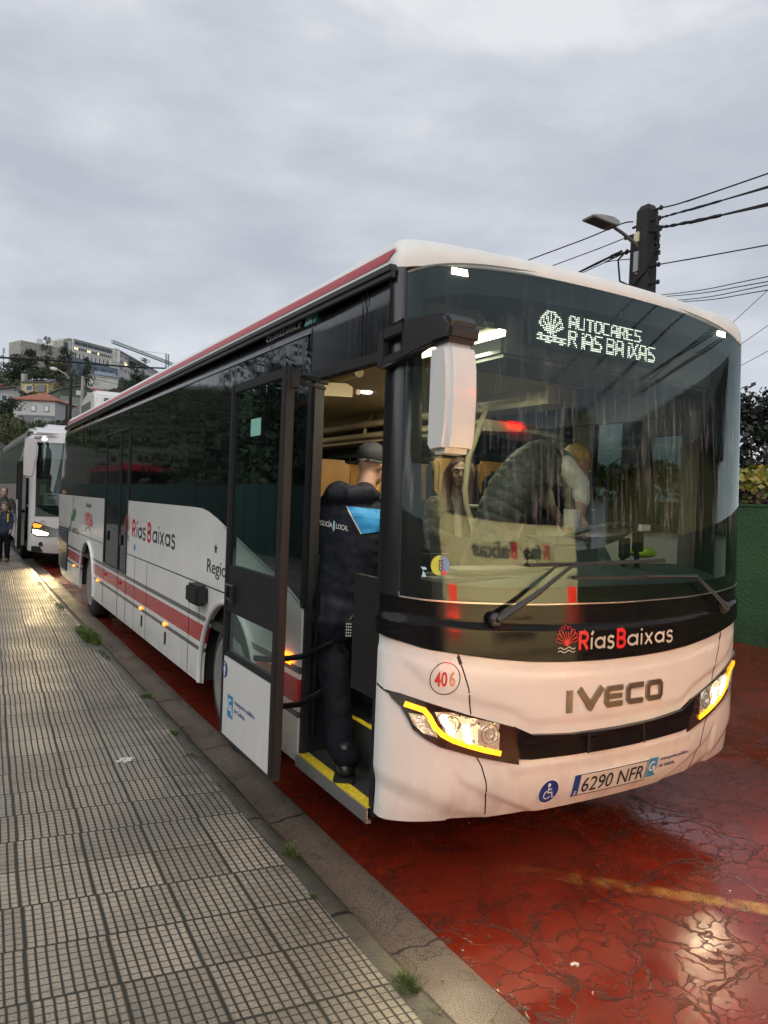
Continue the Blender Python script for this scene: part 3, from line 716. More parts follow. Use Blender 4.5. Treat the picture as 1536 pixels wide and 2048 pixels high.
# ---- front: white lower panel with creases
ZW = [(-1.392, 1.221), (-1.253, 1.19), (-1.138, 1.156), (-.979, 1.131), (-.807, 1.104), (-.578, 1.078), (-.36, 1.064), (-.125, 1.058)]
def zwb(p): return float(np.interp(-abs(p), [a for a, b_ in ZW]+[0], [b_ for a, b_ in ZW]+[1.057]))
def zbo(p): return .316+.062*(abs(p)/1.34)**4
def cline(pts):
    P = np.array(pts)
    def f(p): return float(np.interp(-abs(p), P[:, 0], P[:, 1]))
    return f
cU = cline([(-1.40, 1.25), (-1.177, 1.026), (-1.114, .962), (-1.017, .921), (-.895, .889), (-.663, .82), (-.545, .752), (0, .735)])
cL = cline([(-1.0, .70), (-.984, .642), (-.962, .596), (-.921, .546), (-.803, .483), (-.665, .419), (-.484, .334), (-.3, .25), (0, .2)])
cM = cline([(-1.40, .62), (-1.332, .606), (-1.246, .573), (-1.125, .519), (-.914, .405), (-.761, .351), (-.6, .2), (0, .1)])
def sst(x): x = max(0, min(1, x)); return x*x*(3-2*x)
def relief(p, z): return .85*relief0(p, z)
def relief0(p, z):
    r = 0
    r += .012*sst((z-cU(p))/.05+.0)*(1 if abs(p) < 1.18 else max(0, 1-(abs(p)-1.18)/.15))
    r -= .012*sst((cL(p)-z)/.035)*(1 if abs(p) < .98 else 0)*sst((.98-abs(p))/.03)
    r -= .018*sst((cM(p)-z)/.09)
    r -= .010*sst((z-(zwb(p)-.075))/.02)*.6
    if abs(p) < .66: r += .010*sst((.60-z)/.02)*sst((z-.52)/.06)
    return r
ps = [-1.392+2.784*i/60 for i in range(61)]
outl = [(p, zbo(p)) for p in ps]+[(p, zwb(p)-.004) for p in ps[::-1]]
panel('front_panel', outl, SF, .0, .03, M_white, B, res=(.016, .016), relief=relief)
SFr = lambda p, z, o=0.: SF(p, z, o+relief(p, z))
u = U2()
for sg in (-1, 1):
    u.rib([(sg*a, b_) for a, b_ in ((-.979, 1.125), (-.964, 1.085), (-.92, .969), (-.898, .845))], .007)
    u.rib([(sg*a, b_) for a, b_ in ((-.868, .66), (-.83, .60), (-.80, .52), (-.787, .444), (-.760, .34))], .007)
    u.rib([(sg*-1.30, .955), (sg*-1.385, .985)], .010)
u.put('front_panel_seams', SFr, M_black, B, .0015, .001, res=(.05, .04))
for sg in (-1, 1):
    U2().rib([(sg*-.979, 1.118), (sg*-.963, 1.082)], .016).put('latch_notch', SFr, M_black, B, .0025, .002, res=(.05, .05))
# grille strip
def mir(pts, sg): return [(sg*a, b_) for a, b_ in pts]
gt = [(-.655, .772), (-.553, .727), (-.3, .707), (0, .703), (.3, .707), (.553, .727), (.655, .772)]
gb = [(.625, .615), (.553, .606), (.3, .60), (0, .598), (-.3, .60), (-.553, .606), (-.625, .615)]
def grel(p, z):
    k = -.012
    if z > .675: k += .010*sst((z-.675)/.012)
    if abs(p) < .20: k += .006
    return k
panel('grille', gt+gb, SF, .026, .03, M_glossblack, B, res=(.03, .012), relief=grel)
u = U2().rib([(-.205, .60), (-.205, .70)], .007).rib([(.205, .60), (.190, .70)], .007); u.put('grille_seams', SF, M_black, B, .030, .006)
# black band under the windshield
WSB = [(-1.40, 1.402), (-1.31, 1.395), (-1.146, 1.374), (-.948, 1.361), (-.588, 1.347), (0, 1.340)]
def zws(p): return float(np.interp(-abs(p), [a for a, b_ in WSB], [b_ for a, b_ in WSB]))
def brel(p, z): return .016*sst((1.235+.05*(p/1.05)**2-z)/.03)
outl = [(p, zwb(p)+.002) for p in ps]+[(p, zws(p)-.004) for p in ps[::-1]]
panel('front_black_band', outl, SF, .0, .03, M_glossblack, B, res=(.04, .015), relief=brel)
SFb = lambda p, z, o=0.: SF(p, z, o+brel(p, z))
# windshield: glass, black surround, inner frit
def zwt(p): return 2.952-.085*(abs(p)/1.262)**6-.03*(abs(p)/1.262)**2
ps2 = [-1.262+2.524*i/50 for i in range(51)]
outl = [(p, zws(p)+.004) for p in ps2]+[(p, zwt(p)) for p in ps2[::-1]]
panel('windshield', outl, SF, .004, .0, M_wind, B, res=(.05, .08))
for sg in (-1, 1):
    o_ = [(sg*1.268, zws(1.27)-.002), (sg*1.398, zws(1.39)-.002), (sg*1.398, 2.868), (sg*1.268, 2.868)]
    panel('front_pillar', o_, SF, .0, .04, M_pillar, B, res=(.02, .1))
fr = lambda p, z: None
def frit(pts, nm='windshield_border'): panel(nm, pts, SF, -.006, .004, M_glossblack2, B, res=(.05, .1))
M_glossblack2 = mat('frit_black', (.02, .023, .026), .5)
q = [(p, zwt(p)+.012) for p in ps2]; ql = [(p, zwt(p)-(.125+.02*(abs(p)/1.26)**4)) for p in ps2]
frit(q+ql[::-1])
q = [(p, zws(p)+.002) for p in ps2]; ql = [(p, 1.425+.05*(abs(p)/1.2)**6) for p in ps2]
frit(q+ql[::-1])
for sg in (-1, 1): frit([(sg*1.268, 1.41), (sg*1.165, 1.41), (sg*1.185, 2.84), (sg*1.268, 2.85)])
U2().rib([(p, zws(p)) for p in ps2], .006).put('windshield_seal', SF, M_alu, B, .006, .004, res=(.05, .2))
U2().rib([(p, zwt(p)+.008) for p in ps2], .010).put('windshield_top_seal', SF, M_grey, B, .004, .004, res=(.05, .2))
# clearance lamps behind the glass corners
for sg in (-1, 1):
    c0 = sg*-.99
    U2().poly([(c0-.045, 2.868), (c0+.045, 2.868), (c0+.042, 2.898), (c0-.042, 2.898)]).put('clearance_lamp', SF, mat('lit_clearance_lamp', (1, 1, .9), .3, emit=(1, .95, .72), es=6), B, .008, .004)
# ---- headlights
HL = [(-1.306, .966), (-1.283, .936), (-1.241, .896), (-1.212, .848), (-1.181, .792), (-1.121, .745), (-1.047, .706), (-.865, .648), (-.622, .588), (-.652, .769), (-.901, .842), (-1.08, .90), (-1.243, .954)]
AMT = [(-1.224, .91), (-1.18, .895), (-1.136, .88), (-1.11, .85), (-1.08, .80), (-1.045, .765), (-.99, .735), (-.9, .702), (-.82, .677), (-.735, .655)]
M_hlbase = mat('headlamp_black_bezel', (.03, .02, .015), .15, coat=.6)
M_refl = mat('reflector', (.8, .76, .68), .18, metal=1., emit=(1, .84, .6), es=.22, bump=(14, .6, .03, (1, 1, .25)))  # slight emission stands in for bulb light falling on the chrome
M_lens = thin_glass('headlamp_lens', (.95, .95, .95), 1.6, .02)
for sg in (-1, 1):
    k = -sg
    hl = panel('headlight', mir(HL, k) if k < 0 else HL, SF, .010, .02, M_hlbase, B, res=(.03, .03))
    OFF[hl] = OFF[B]
    main = [(-1.085, .868), (-1.02, .757), (-.93, .718), (-.80, .684), (-.742, .672), (-.748, .795), (-.90, .832), (-1.0, .862)]
    panel('reflector', mir(main, k), SF, .0125, .002, M_refl, hl, res=(.02, .02), relief=lambda p, z: .004*sin(p*90)*sin(z*80))
    side = [(-1.205, .868), (-1.14, .858), (-1.10, .82), (-1.065, .752), (-1.13, .772), (-1.18, .815)]
    panel('side_reflector', mir(side, k), SF, .0125, .002, M_refl, hl, res=(.02, .02), relief=lambda p, z: .004*sin(p*120)*sin(z*100))
    # lit bulbs: two bright bars and a glow sheet behind the lens
    for nm, pts in (('lit_bulb', [(-1.062, .845), (-1.035, .853), (-.985, .77), (-.985, .752), (-1.01, .765)]), ('lit_bulb', [(-.945, .80), (-.915, .80), (-.895, .715), (-.925, .722)])):
        panel(nm, mir(pts, k), SF, .0155, .002, M_hot, hl, res=(0, 0))
    panel('glow_reflector', mir([(-1.06, .86), (-1.015, .762), (-.93, .725), (-.86, .707), (-.865, .80), (-.92, .835)], k), SF, .0140, .001, M_glow, hl, res=(.02, .02), relief=lambda p, z: .002*sin(p*150)*sin(z*60))
    panel('glow_reflector', mir([(-1.19, .86), (-1.15, .852), (-1.115, .80), (-1.085, .765), (-1.13, .78), (-1.17, .815)], k), SF, .0140, .001, mat('lit_side_reflector', (.8, .8, .75), .1, metal=.9, emit=(1, .85, .6), es=.35, bump=(60, 1., .02)), hl, res=(.02, .02))
    for c_, rr_ in (((-1.005, .805), .042), ((-.80, .752), .046)):
        U2().ring((k*c_[0], c_[1]), rr_, .005, 30).ring((k*c_[0], c_[1]), rr_*.55, .003, 24).put('lamp_bowl', SF, M_chrome, hl, .0175, .004, res=(.03, .03))
    U2().rib(mir(AMT, k), .023).put('indicator_strip', SF, M_amber, hl, .019, .006, res=(.02, .05))
    panel('lens', mir(HL, k), SF, .026, .0, M_lens, hl, res=(.03, .03))
    # the lamp's own beam
    ld = bpy.data.lights.new('headlight_beam', 'SPOT'); ld.energy = 1150; ld.color = (1, .74, .36); ld.spot_size = R(112); ld.spot_blend = .8; ld.shadow_soft_size = .05
    lo = bpy.data.objects.new('headlight_beam', ld); C.objects.link(lo); a = SF(k*-.97, .79, .06); lo.location = a
    lo.rotation_euler = (R(112), 0, R(180)); lo.parent = B
# ---- lettering and marks on the front
u = U2()
h0, h1 = .812, .922; ww = .024
u.poly([(-.352, h0), (-.318, h0), (-.318, h1), (-.352, h1)])
u.rib([(-.272, h1), (-.195, h0+.02), (-.118, h1)], .034).poly([(-.222, h0+.022), (-.205, h0), (-.185, h0), (-.168, h0+.022)])
def rc(x0, x1): return x0+.014, x1-.014
x0, x1 = rc(-.098, .032); u.rib([(x1+.012, h1-.014), (x0+.014, h1-.014), (x0, h1-.028), (x0, h0+.028), (x0+.014, h0+.014), (x1+.012, h0+.014)], .028).poly([(x0+.014, .855), (x1+.006, .855), (x1+.006, .879), (x0+.014, .879)])
x0, x1 = rc(.060, .188); u.rib([(x1+.012, h1-.014), (x0+.014, h1-.014), (x0, h1-.028), (x0, h0+.028), (x0+.014, h0+.014), (x1+.012, h0+.014)], .028)
x0, x1 = rc(.212, .350); u.rib([(x1-.014, h1-.014), (x0+.014, h1-.014), (x0, h1-.028), (x0, h0+.028), (x0+.014, h0+.014), (x1-.014, h0+.014), (x1, h0+.028), (x1, h1-.028)], .028, True)
u.put('maker_lettering', SFr, M_badge, B, .012, .012, res=(.08, .2))
u = U2().poly([(-.265, .375), (.275, .375), (.275, .492), (-.265, .492)]); u.put('number_plate', SFr, M_plate, B, .010, .008)
plate = bpy.data.objects['number_plate']
U2().rib([(-.262, .378), (.272, .378), (.272, .489), (-.262, .489)], .004, True).put('plate_border', SFr, M_darkv, plate, .0115, .001)
U2().poly([(-.262, .378), (-.222, .378), (-.222, .489), (-.262, .489)]).put('plate_country_band', SFr, M_blue, plate, .0118, .001)
U2().text('E', -.25, .385, .022, .014, .02).put('plate_country_letter', SFr, M_wv, plate, .0135, .001)
U2().text('6290 NFR', -.205, .393, .080, .46, .005).put('plate_lettering', SFr, M_black, plate, .0120, .001)
def shell(u1, u2, cx, cy, h, wv=True):
    """scallop shell of ribs (u1) over two waves (u2)"""
    w_ = h*.30
    for k in range(-4, 5):
        a = 90-k*19; rr = h*.50*(1-.03*abs(k)); bx, by = cx, cy-h*.18
        ex, ey = bx+rr*cos(R(a))*1.02, by+rr*sin(R(a))*1.05+h*.04
        c = .26*rr*1.0; px_, py_ = -sin(R(a)), cos(R(a)); tip = (ex, ey)
        u1.rib([(bx+px_*h*.012, by+py_*h*.012), (ex-px_*-c*.55, ey-py_*-c*.55), (ex+cos(R(a))*c*.5, ey+sin(R(a))*c*.5), (ex-px_*c*.55, ey-py_*c*.55), (bx-px_*h*.012, by-py_*h*.012)], h*.016)
    u1.poly([(cx-h*.10, cy-h*.24), (cx+h*.10, cy-h*.24), (cx+h*.03, cy-h*.15), (cx-h*.03, cy-h*.15)])
    for q in (0, 1):
        u2.rib([(cx-h*.38+h*.76*i/16, cy-h*.32-q*h*.11+h*.035*sin(i/16*4*pi)) for i in range(17)], h*.03)
u1, u2 = U2(), U2(); shell(u1, u2, -.370, 1.178, .145)
u1.put('shell_emblem', SFb, M_red, B, .004, .001, res=(.05, .05)); u2.put('emblem_waves', SFb, M_silver, B, .004, .001, res=(.05, .05))
def _ac(cx, cy, r, a0, a1, n=10, ry=None): return [(cx+r*cos(R(a0+(a1-a0)*i/n)), cy+(ry or r)*sin(R(a0+(a1-a0)*i/n))) for i in range(n+1)]
RG = {'R': (.66, [[(0, 0), (0, 1), (.34, 1)]+_ac(.34, .74, .26, 90, -90)+[(0, .48)], [(.30, .48), (.62, 0)]]), 'B': (.66, [[(0, 0), (0, 1), (.34, 1)]+_ac(.34, .76, .24, 90, -90)+[(0, .52)], [(.34, .52)]+_ac(.34, .26, .28, 90, -90, ry=.26)+[(0, 0)]]),
      'í': (.10, [[(.05, 0), (.05, .68)], [(.02, .84), (.14, 1.04)]]), 'i': (.10, [[(.05, 0), (.05, .68)], [(.05, .86), (.05, .98)]]), 'a': (.58, [_ac(.29, .34, .28, 0, 360, 22), [(.57, 0), (.57, .70)]]),
      's': (.42, [[(.40, .60)]+_ac(.22, .51, .17, 45, 270, 9)+_ac(.21, .17, .19, 90, -130, 9)+[(.02, .06)]]), 'x': (.46, [[(0, 0), (.44, .68)], [(.44, 0), (0, .68)]])}
def gword(u, txt, x, z, h, wid, wt):
    tot = sum(RG[c][0] for c in txt)+.20*(len(txt)-1)+.001; k = wid/tot; cx = x
    for c in txt:
        w_, pl = RG[c]
        for p in pl: u.rib([(cx+a*k, z+b_*h) for a, b_ in p], wt*h)
        cx += (w_+.20)*k
def riasbaixas(segs, z0, h, fn, m1, m2, off, nm):
    ur, ud = U2(), U2()
    gword(ur, 'R', segs[0][0], z0, h, segs[0][1], .20); gword(ur, 'B', segs[2][0], z0, h, segs[2][1], .20)
    gword(ud, 'ías', segs[1][0], z0, h, segs[1][1], .14); gword(ud, 'aixas', segs[3][0], z0, h, segs[3][1], .14)
    ur.put(nm+'_initials', fn, m1, B, off, .001, res=(.1, .1)); ud.put(nm+'_lettering', fn, m2, B, off, .001, res=(.1, .1))
riasbaixas([(-.286, .055), (-.213, .160), (-.025, .055), (.050, .365)], 1.118, .085, SFb, M_red, M_silver, .004, 'company')
U2().ring((-1.040, 1.018), .073, .004).put('fleet_number_ring', SFr, M_darkv, B, .003, .001, res=(.03, .03))
U2().text('40', -1.092, .985, .066, .062, .02).put('fleet_number_digits', SFr, M_red, B, .003, .001, res=(.03, .03))
U2().text('6', -1.020, .985, .066, .030, .02).put('faded_fleet_digit', SFr, mat('faded_red_vinyl', (.62, .28, .16), .5), B, .003, .001, res=(.03, .03))
def gallogo(x, z, s, fn, par, off, res=(.1, .1), k=1.):
    U2().poly([(x, z), (x+.078*s, z), (x+.078*s, z+.108*s), (x, z+.108*s)]).put('transport_logo', fn, M_cyan, par, off, .001)
    U2().ring((x+.034*s, z+.062*s), .024*s, .010*s, 20, 50, 340).rib([(x+.034*s, z+.056*s), (x+.056*s, z+.056*s), (x+.066*s, z+.024*s), (x+.074*s, z+.018*s)], .009*s).put('transport_logo_letter', fn, M_wv, par, off+.0012, .001)
    U2().text('transporte público', x+.098*s, z+.082*s, .022*s, .27*s, .0).text('de Galicia', x+.098*s, z+.042*s, .022*s, .145*s, .0).put('transport_lettering', fn, M_blue, par, off, .001)
gallogo(.295, .382, 1.0, SFr, B, .004)
U2().disc((-.415, .425), .062, 32).put('wheelchair_sign', SFr, M_blue, B, .003, .001, res=(.04, .04))
cx, cz = -.415, .425
U2().ring((cx, cz), .0625, .004).disc((cx-.004, cz+.036), .009, 14).rib([(cx-.004, cz+.024), (cx-.004, cz-.006), (cx+.022, cz-.006), (cx+.030, cz-.034), (cx+.040, cz-.032)], .006).rib([(cx-.004, cz+.012), (cx+.018, cz+.012)], .005).ring((cx-.004, cz-.016), .022, .005, 20, 110, 330).put('wheelchair_symbol', SFr, M_wv, B, .0045, .001, res=(.05, .05))
# windshield sticker
U2().disc((-1.078, 1.530), .046, 30).put('round_windshield_sticker', SF, mat('lime_sticker', (.42, .50, .06), .5), B, .007, .001, res=(.03, .03))
U2().poly([(-1.076, 1.486)]+[(-1.078+.0455*cos(R(a)), 1.53+.0455*sin(R(a))) for a in range(-84, 86, 12)]+[(-1.076, 1.574)]).put('sticker_blue_half', SF, mat('sticker_blue', (.12, .22, .45), .5), B, .0085, .001, res=(.03, .03))
u = U2().text('ECO', -.0, 0, .020, .05, .03)
u.put('sticker_lettering', SF, M_darkv, B, .010, .001, res=(0, 0), xf=lambda a, b_: (-1.086+b_, 1.555-a))
U2().poly([(-1.070, 1.488), (-1.050, 1.488), (-1.050, 1.506), (-1.070, 1.506)]).put('sticker_red_patch', SF, M_red, B, .0095, .001, res=(0, 0))
U2().poly([(-1.165, 1.478), (-1.143, 1.478), (-1.152, 1.497), (-1.160, 1.505)]).poly([(-1.160, 1.508), (-1.142, 1.512), (-1.148, 1.522), (-1.172, 1.524)]).put('small_corner_sticker', SF, mat('pale_sticker', (.35, .55, .65), .5), B, .007, .001, res=(0, 0))
# ---- wipers
def wiper(piv, el, b0, b1):
    a = SFb(piv[0], piv[1], .01); r = MB().lathe([(0, .034), (-.02, .034), (-.032, .024)], a, 'y', 20).build('wiper', M_plastic, B, True); OFF[r] = OFF[B]
    p0 = SF(piv[0], piv[1], .045); p1 = SF(piv[0]+(el[0]-piv[0])*.45, piv[1]+(el[1]-piv[1])*.42, .055); p2 = SF(el[0], el[1], .055)
    MB().tube([p0, p1, p2], [(.020, .012), (.013, .010), (.009, .008)], 8).build('wiper_arm', M_plastic, r, True)
    mid = ((b0[0]+b1[0])/2, (b0[1]+b1[1])/2)
    MB().tube([p2, SF(mid[0], mid[1]+.004, .040)], .006, 6).build('wiper_link', M_plastic, r)
    pts = [SF(b0[0]+(b1[0]-b0[0])*i/10, b0[1]+(b1[1]-b0[1])*i/10, .020) for i in range(11)]
    MB().tube(pts, (.012, .007), 6).build('wiper_blade', M_rubber, r)
wiper((-.80, 1.284), (-.389, 1.527), (-.613, 1.534), (.337, 1.553))
wiper((.966, 1.268), (.585, 1.458), (-.341, 1.473), (.648, 1.461))
# ---- near mirror
MB().prism([(.0, 2.478), (-.135, 2.478), (-.155, 2.38), (-.162, 2.25), (-.158, 2.10), (-.14, 2.022), (-.03, 2.015), (.0, 2.05)], acpt, .040, .198).build('mirror_housing', M_white, B, bev=.034)
MB().prism([(.015, 2.474), (-.150, 2.480), (-.155, 2.55), (-.11, 2.600), (.015, 2.606)], acpt, .034, .200).build('mirror_cap', M_plastic, B, bev=.018)
_a0, _a1 = Vector((-.036, .275, 0)), Vector((.075, -.06, 0)); _an = (_a1-_a0).normalized().cross(Vector((0, 0, 1)))
def armp(a, b_, c_): return _a0.lerp(_a1, a)+_an*c_+Vector((0, 0, b_))
mb = MB()
for pl in ([(.0, 2.405), (.09, 2.405), (.09, 2.575), (.0, 2.565)], [(.09, 2.525), (.42, 2.548), (.42, 2.604), (.09, 2.575)], [(.09, 2.405), (.42, 2.435), (.42, 2.478), (.09, 2.450)], [(.42, 2.435), (.74, 2.472), (1.0, 2.49), (1.0, 2.606), (.42, 2.604)]):
    mb.prism(pl, armp, -.026, .026)
mb.build('mirror_arm', M_plastic, B, True, bev=.006)
# ---- side lettering (u runs forward, so letters read left to right from the kerb)
SRt = lambda u_, z, o=0.: Vector((-o, -u_, z))
riasbaixas([(-5.57, .14), (-5.37, .42), (-4.85, .13), (-4.64, .82)], 1.322, .165, SRt, M_red, M_darkv, .003, 'side_company')
u1, u2 = U2(), U2(); shell(u1, u2, -5.86, 1.42, .33); u1.put('side_shell_emblem', SRt, mat('pale_red_vinyl', (.60, .14, .10), .4), B, .003, .001); u2.put('side_emblem_waves', SRt, M_darkv, B, .003, .001)
U2().text('eco', -10.12, 1.10, .125, .62, .01).put('eco_lettering', SRt, M_darkv, B, .003, .001)
u = U2().rib([(-10.62, 1.14), (-10.52, 1.12), (-10.36, 1.17), (-10.30, 1.30), (-10.22, 1.36)], .085).poly([(-10.25, 1.30), (-10.02, 1.28), (-9.80, 1.42), (-9.86, 1.48), (-9.98, 1.50), (-10.15, 1.42)]).rib([(-10.20, 1.42), (-10.12, 1.68)], .03)
u.put('eco_leaf_mark', SRt, M_green, B, .003, .001)
U2().text('1926', -8.86, 1.285, .19, .66, .02).put('anniversary_year', SRt, M_red, B, .003, .001)
U2().text('Desde', -8.83, 1.545, .075, .5, .0, shear=.5).rib([(-8.85+.62*i/10, 1.17+.09*sin(pi*i/10)) for i in range(11)], .018).put('anniversary_script', SRt, M_darkv, B, .003, .001)
U2().text('Regional', -2.86, 1.222, .105, .68, .0).put('regional_lettering', SRt, M_darkv, B, .003, .001)
def star(cx, cy, r): return [(cx+(r if i % 2 == 0 else r*.36)*sin(pi*i/5), cy+(r if i % 2 == 0 else r*.36)*cos(pi*i/5)) for i in range(10)]
U2().poly(star(-2.665, 1.41, .045)).put('star_mark', SRt, M_darkv, B, .003, .001)
U2().poly(star(-2.30, 1.36, .045)).put('star_mark', SRt, M_darkv, B, .003, .001)
U2().disc((-5.44, 1.21), .036).put('small_round_sticker', SRt, M_cyan, B, .003, .001)
U2().poly([(-5.86, .93), (-5.83, .93), (-5.83, 1.0), (-5.86, 1.0)]).put('fuel_sticker', SRt, M_green, B, .003, .001)
U2().text('CROSSWAY', -1.826, 2.785, .032, .545, .01, sp=1.25, shear=.15).put('model_lettering', SRt, M_wv, B, -.008, .008)
U2().poly([(-1.225, 2.775), (-1.08, 2.775), (-1.055, 2.828), (-1.20, 2.828)]).put('fuel_badge', SRt, mat('teal_badge', (.06, .35, .32), .3), B, -.004, .012)
U2().text('CNG', -1.200, 2.785, .032, .10, .02, shear=.2).put('fuel_badge_lettering', SRt, M_wv, B, -.002, .002)
# marker lamps and tie-down tabs
for y, z in ((9.84, .59), (7.62, .61), (5.04, .62), (4.06, .62)):
    MB().box(-.020, 0, y-.026, y+.026, z-.017, z+.017).build('side_marker_lamp', M_amberm, B, bev=.008)
for y in (4.99, 4.035): MB().box(-.010, 0, y-.02, y+.02, .44, .555).build('tie_down_tab', M_plastic, B, bev=.004)
for y in (7.09, 6.16): MB().box(-.014, 0, y-.03, y+.03, .73, .77).build('red_side_reflector', M_red, B, bev=.005)
MB().prism([(2.80, .965), (3.09, .965), (3.09, 1.115), (2.80, 1.115)], lambda a, b_, c_: Vector((c_, a, b_)), -.10, .0).build('external_camera_box', M_black, B, bev=.02)
# lit indicator seen on the white strip between door opening and leaf
MB().box(-.022, 0, 1.19, 1.34, .865, .925).build('side_indicator', M_amberm, B, bev=.012)
# ---- front door leaf, slid back and out
LX = -.25
leaf = MB().box(-.272, -.228, .79, 1.62, .385, .405).build('front_door', M_plastic, B); OFF[leaf] = OFF[B]
mb = MB()
for a, b_ in ((.79, .845), (1.575, 1.62)): mb.box(-.275, -.222, a, b_, .40, 2.46)
for a, b_ in ((2.405, 2.46), (1.125, 1.40), (.862, .895)): mb.box(-.270, -.226, .845, 1.575, a, b_)
mb.build('door_frame', M_rubber, leaf, bev=.006)
MB().box(-.258, -.250, .845, 1.575, 1.40, 2.405).build('upper_door_glass', M_doorglass, leaf)
MB().box(-.258, -.250, .845, 1.575, .895, 1.125).build('lower_door_glass', M_clear, leaf)
MB().box(-.274, -.230, .846, 1.574, .405, .862).build('lower_door_panel', M_white, leaf)
MB().tube([(-.29, 1.53, 1.29), (-.29, 1.53, 1.21), (-.29, 1.42, 1.20), (-.29, 1.42, 1.285)], .012, 8, closed=True).build('door_handle', M_plastic, leaf, True)
MB().box(-.273, -.268, 1.41, 1.54, 1.19, 1.30).build('handle_recess', M_black, leaf)
LFt = lambda u_, z, o=0.: Vector((-.274-o, -u_, z))
U2().poly([(-1.305, 2.14), (-1.155, 2.14), (-1.155, 2.235), (-1.305, 2.235)]).put('door_glass_label', LFt, mat('mint_label', (.25, .55, .45), .6), leaf, -.014, .001)
U2().disc((-1.555, .785), .048, 28).put('pedestrian_sign', LFt, M_blue, leaf, .0015, .001)
U2().disc((-1.553, .818), .008, 12).rib([(-1.553, .806), (-1.553, .775)], .016).rib([(-1.557, .775), (-1.562, .745)], .007).rib([(-1.549, .775), (-1.543, .747)], .007).rib([(-1.562, .803), (-1.570, .775)], .005).rib([(-1.545, .803), (-1.538, .777)], .005).put('pedestrian_symbol', LFt, M_wv, leaf, .003, .001)
def gl2():
    x, z, s = -1.485, .530, .95
    gallogo(x, z, s*1.25, LFt, leaf, .0015)
gl2()
# door arms
mb = MB()
for z0, z1 in ((.92, 1.04), (.66, .80)):
    mb.tube([(-.23, 1.20, z0), (-.14, 1.12, z0), (-.03, 1.02, z0+.03), (.10, .92, z1), (.16, 1.10, z1)], .016, 10)
mb.build('door_arm', M_glossblack, B, True)
MB().tube([(-.23, .80, 2.42), (-.15, .85, 2.43), (.05, 1.0, 2.44)], .014, 8).tube([(-.23, .84, 2.39), (-.1, .9, 2.40), (.05, 1.02, 2.41)], .010, 8).box(-.245, -.20, .78, .84, 2.36, 2.45).build('upper_door_arm', M_plastic, B, True)
# ---- wheels
def wheel(c, y, front):
    x0 = .045
    wb = thing_child = MB().lathe([(0, .30), (-.006, .34), (.0, .42), (.03, .47), (.08, .485), (.22, .485), (.27, .47), (.29, .40), (.29, .28)], (x0, y, c), 'x', 48, caps=False).build('wheel', M_tyre, B, True, ang=50); OFF[wb] = OFF[B]
    if front:
        MB().lathe([(.02, .355), (-.004, .350), (-.018, .335), (-.028, .30), (-.024, .255), (-.012, .235), (-.008, .13), (-.026, .10), (-.030, .05)], (x0, y, c), 'x', 40).build('rim', M_hub, wb, True)
        MB().lathe([(-.020, .13), (-.024, .12), (-.026, .02)], (x0, y, c), 'x', 30).build('hub_cap', M_grey, wb, True)
    else:
        MB().lathe([(.0, .325), (-.012, .318), (.0, .285), (.06, .24), (.09, .15), (.02, .11), (.0, .06), (-.01, .03)], (x0, y, c), 'x', 40).build('rim', M_rim, wb, True)
        mb = MB()
        for k in range(10): a = 2*pi*k/10; mb.lathe([(-.0, .014), (-.03, .012)], (x0+.06, y+.18*cos(a), c+.18*sin(a)), 'x', 8)
        mb.build('wheel_bolts', M_rim, wb)
wheel(.485, 2.35, True); wheel(.485, 8.45, False)
for x0 in (2.21, 2.21):
    pass
for y in (2.35, 8.45): MB().lathe([(0, .30), (.0, .42), (.03, .47), (.22, .485), (.29, .40)], (2.22, y, .485), 'x', 32).build('far_wheel', M_tyre, B, True)
MB().tube([(.35, 8.45, .5), (2.2, 8.45, .5)], .09, 12).tube([(.35, 2.35, .45), (2.2, 2.35, .45)], .06, 10).build('axle', M_black, B)
# wheel housings, underbody, floor
mb = MB()
mb.box(.05, 2.5, 2.97, 7.95, .36, .80); mb.box(.05, 2.5, 9.22, 11.6, .36, .80); mb.box(1.15, 2.5, .2, 1.70, .36, .80); mb.box(.05, 1.15, 1.13, 1.70, .36, .80)
mb.box(.42, 2.1, 1.70, 2.97, .5, 1.0); mb.box(.42, 2.1, 7.95, 9.22, .5, 1.0); mb.box(.05, 2.5, 1.70, 2.97, 1.05, 1.08); mb.box(.05, 2.5, 7.95, 9.22, 1.05, 1.08)
mb.build('underbody', M_black, B)
MB().box(.03, 2.52, 1.14, 11.6, .80, .86).box(1.12, 2.52, .25, 1.14, .80, .86).build('bus_floor', M_floor, B)
# far side: sill, header, pillars and glass
mb = MB()
mb.box(2.49, 2.55, .27, 11.95, 1.69, 1.72); mb.box(2.49, 2.55, .27, 11.4, 2.45, 2.872)
for a, b_ in ((.27, .50), (.88, .95), (1.40, 1.62), (3.1, 3.2), (4.6, 4.7), (6.1, 6.2), (7.6, 7.7), (9.1, 9.2), (10.6, 10.7), (11.35, 11.95)): mb.box(2.50, 2.55, a, b_, 1.72, 2.45)
mb.box(2.50, 2.548, .95, 1.40, 1.72, 1.81); mb.box(2.50, 2.548, .50, .88, 2.33, 2.45)
mb.box(2.38, 2.50, .34, .50, 1.3, 2.8); mb.build('far_side_pillars', M_plastic, B)
MB().box(2.26, 2.36, .38, .43, 1.42, 2.45).build('cab_curtain', mat('grey_curtain', (.12, .11, .115), .9, bump=(40, 1, .01, (1, 1, .05))), B)
for a, b_ in ((.50, .88), (.95, 1.40), (1.62, 3.1), (3.2, 4.6), (4.7, 6.1), (6.2, 7.6), (7.7, 9.1), (9.2, 10.6), (10.7, 11.35)):
    MB().box(2.525, 2.529, a, b_, 1.72, 2.45).build('far_side_window', M_cabglass if a < 1.5 else M_farglass, B)
MB().box(.03, 2.52, 11.55, 11.60, .36, 2.85).build('rear_wall', M_white, B)
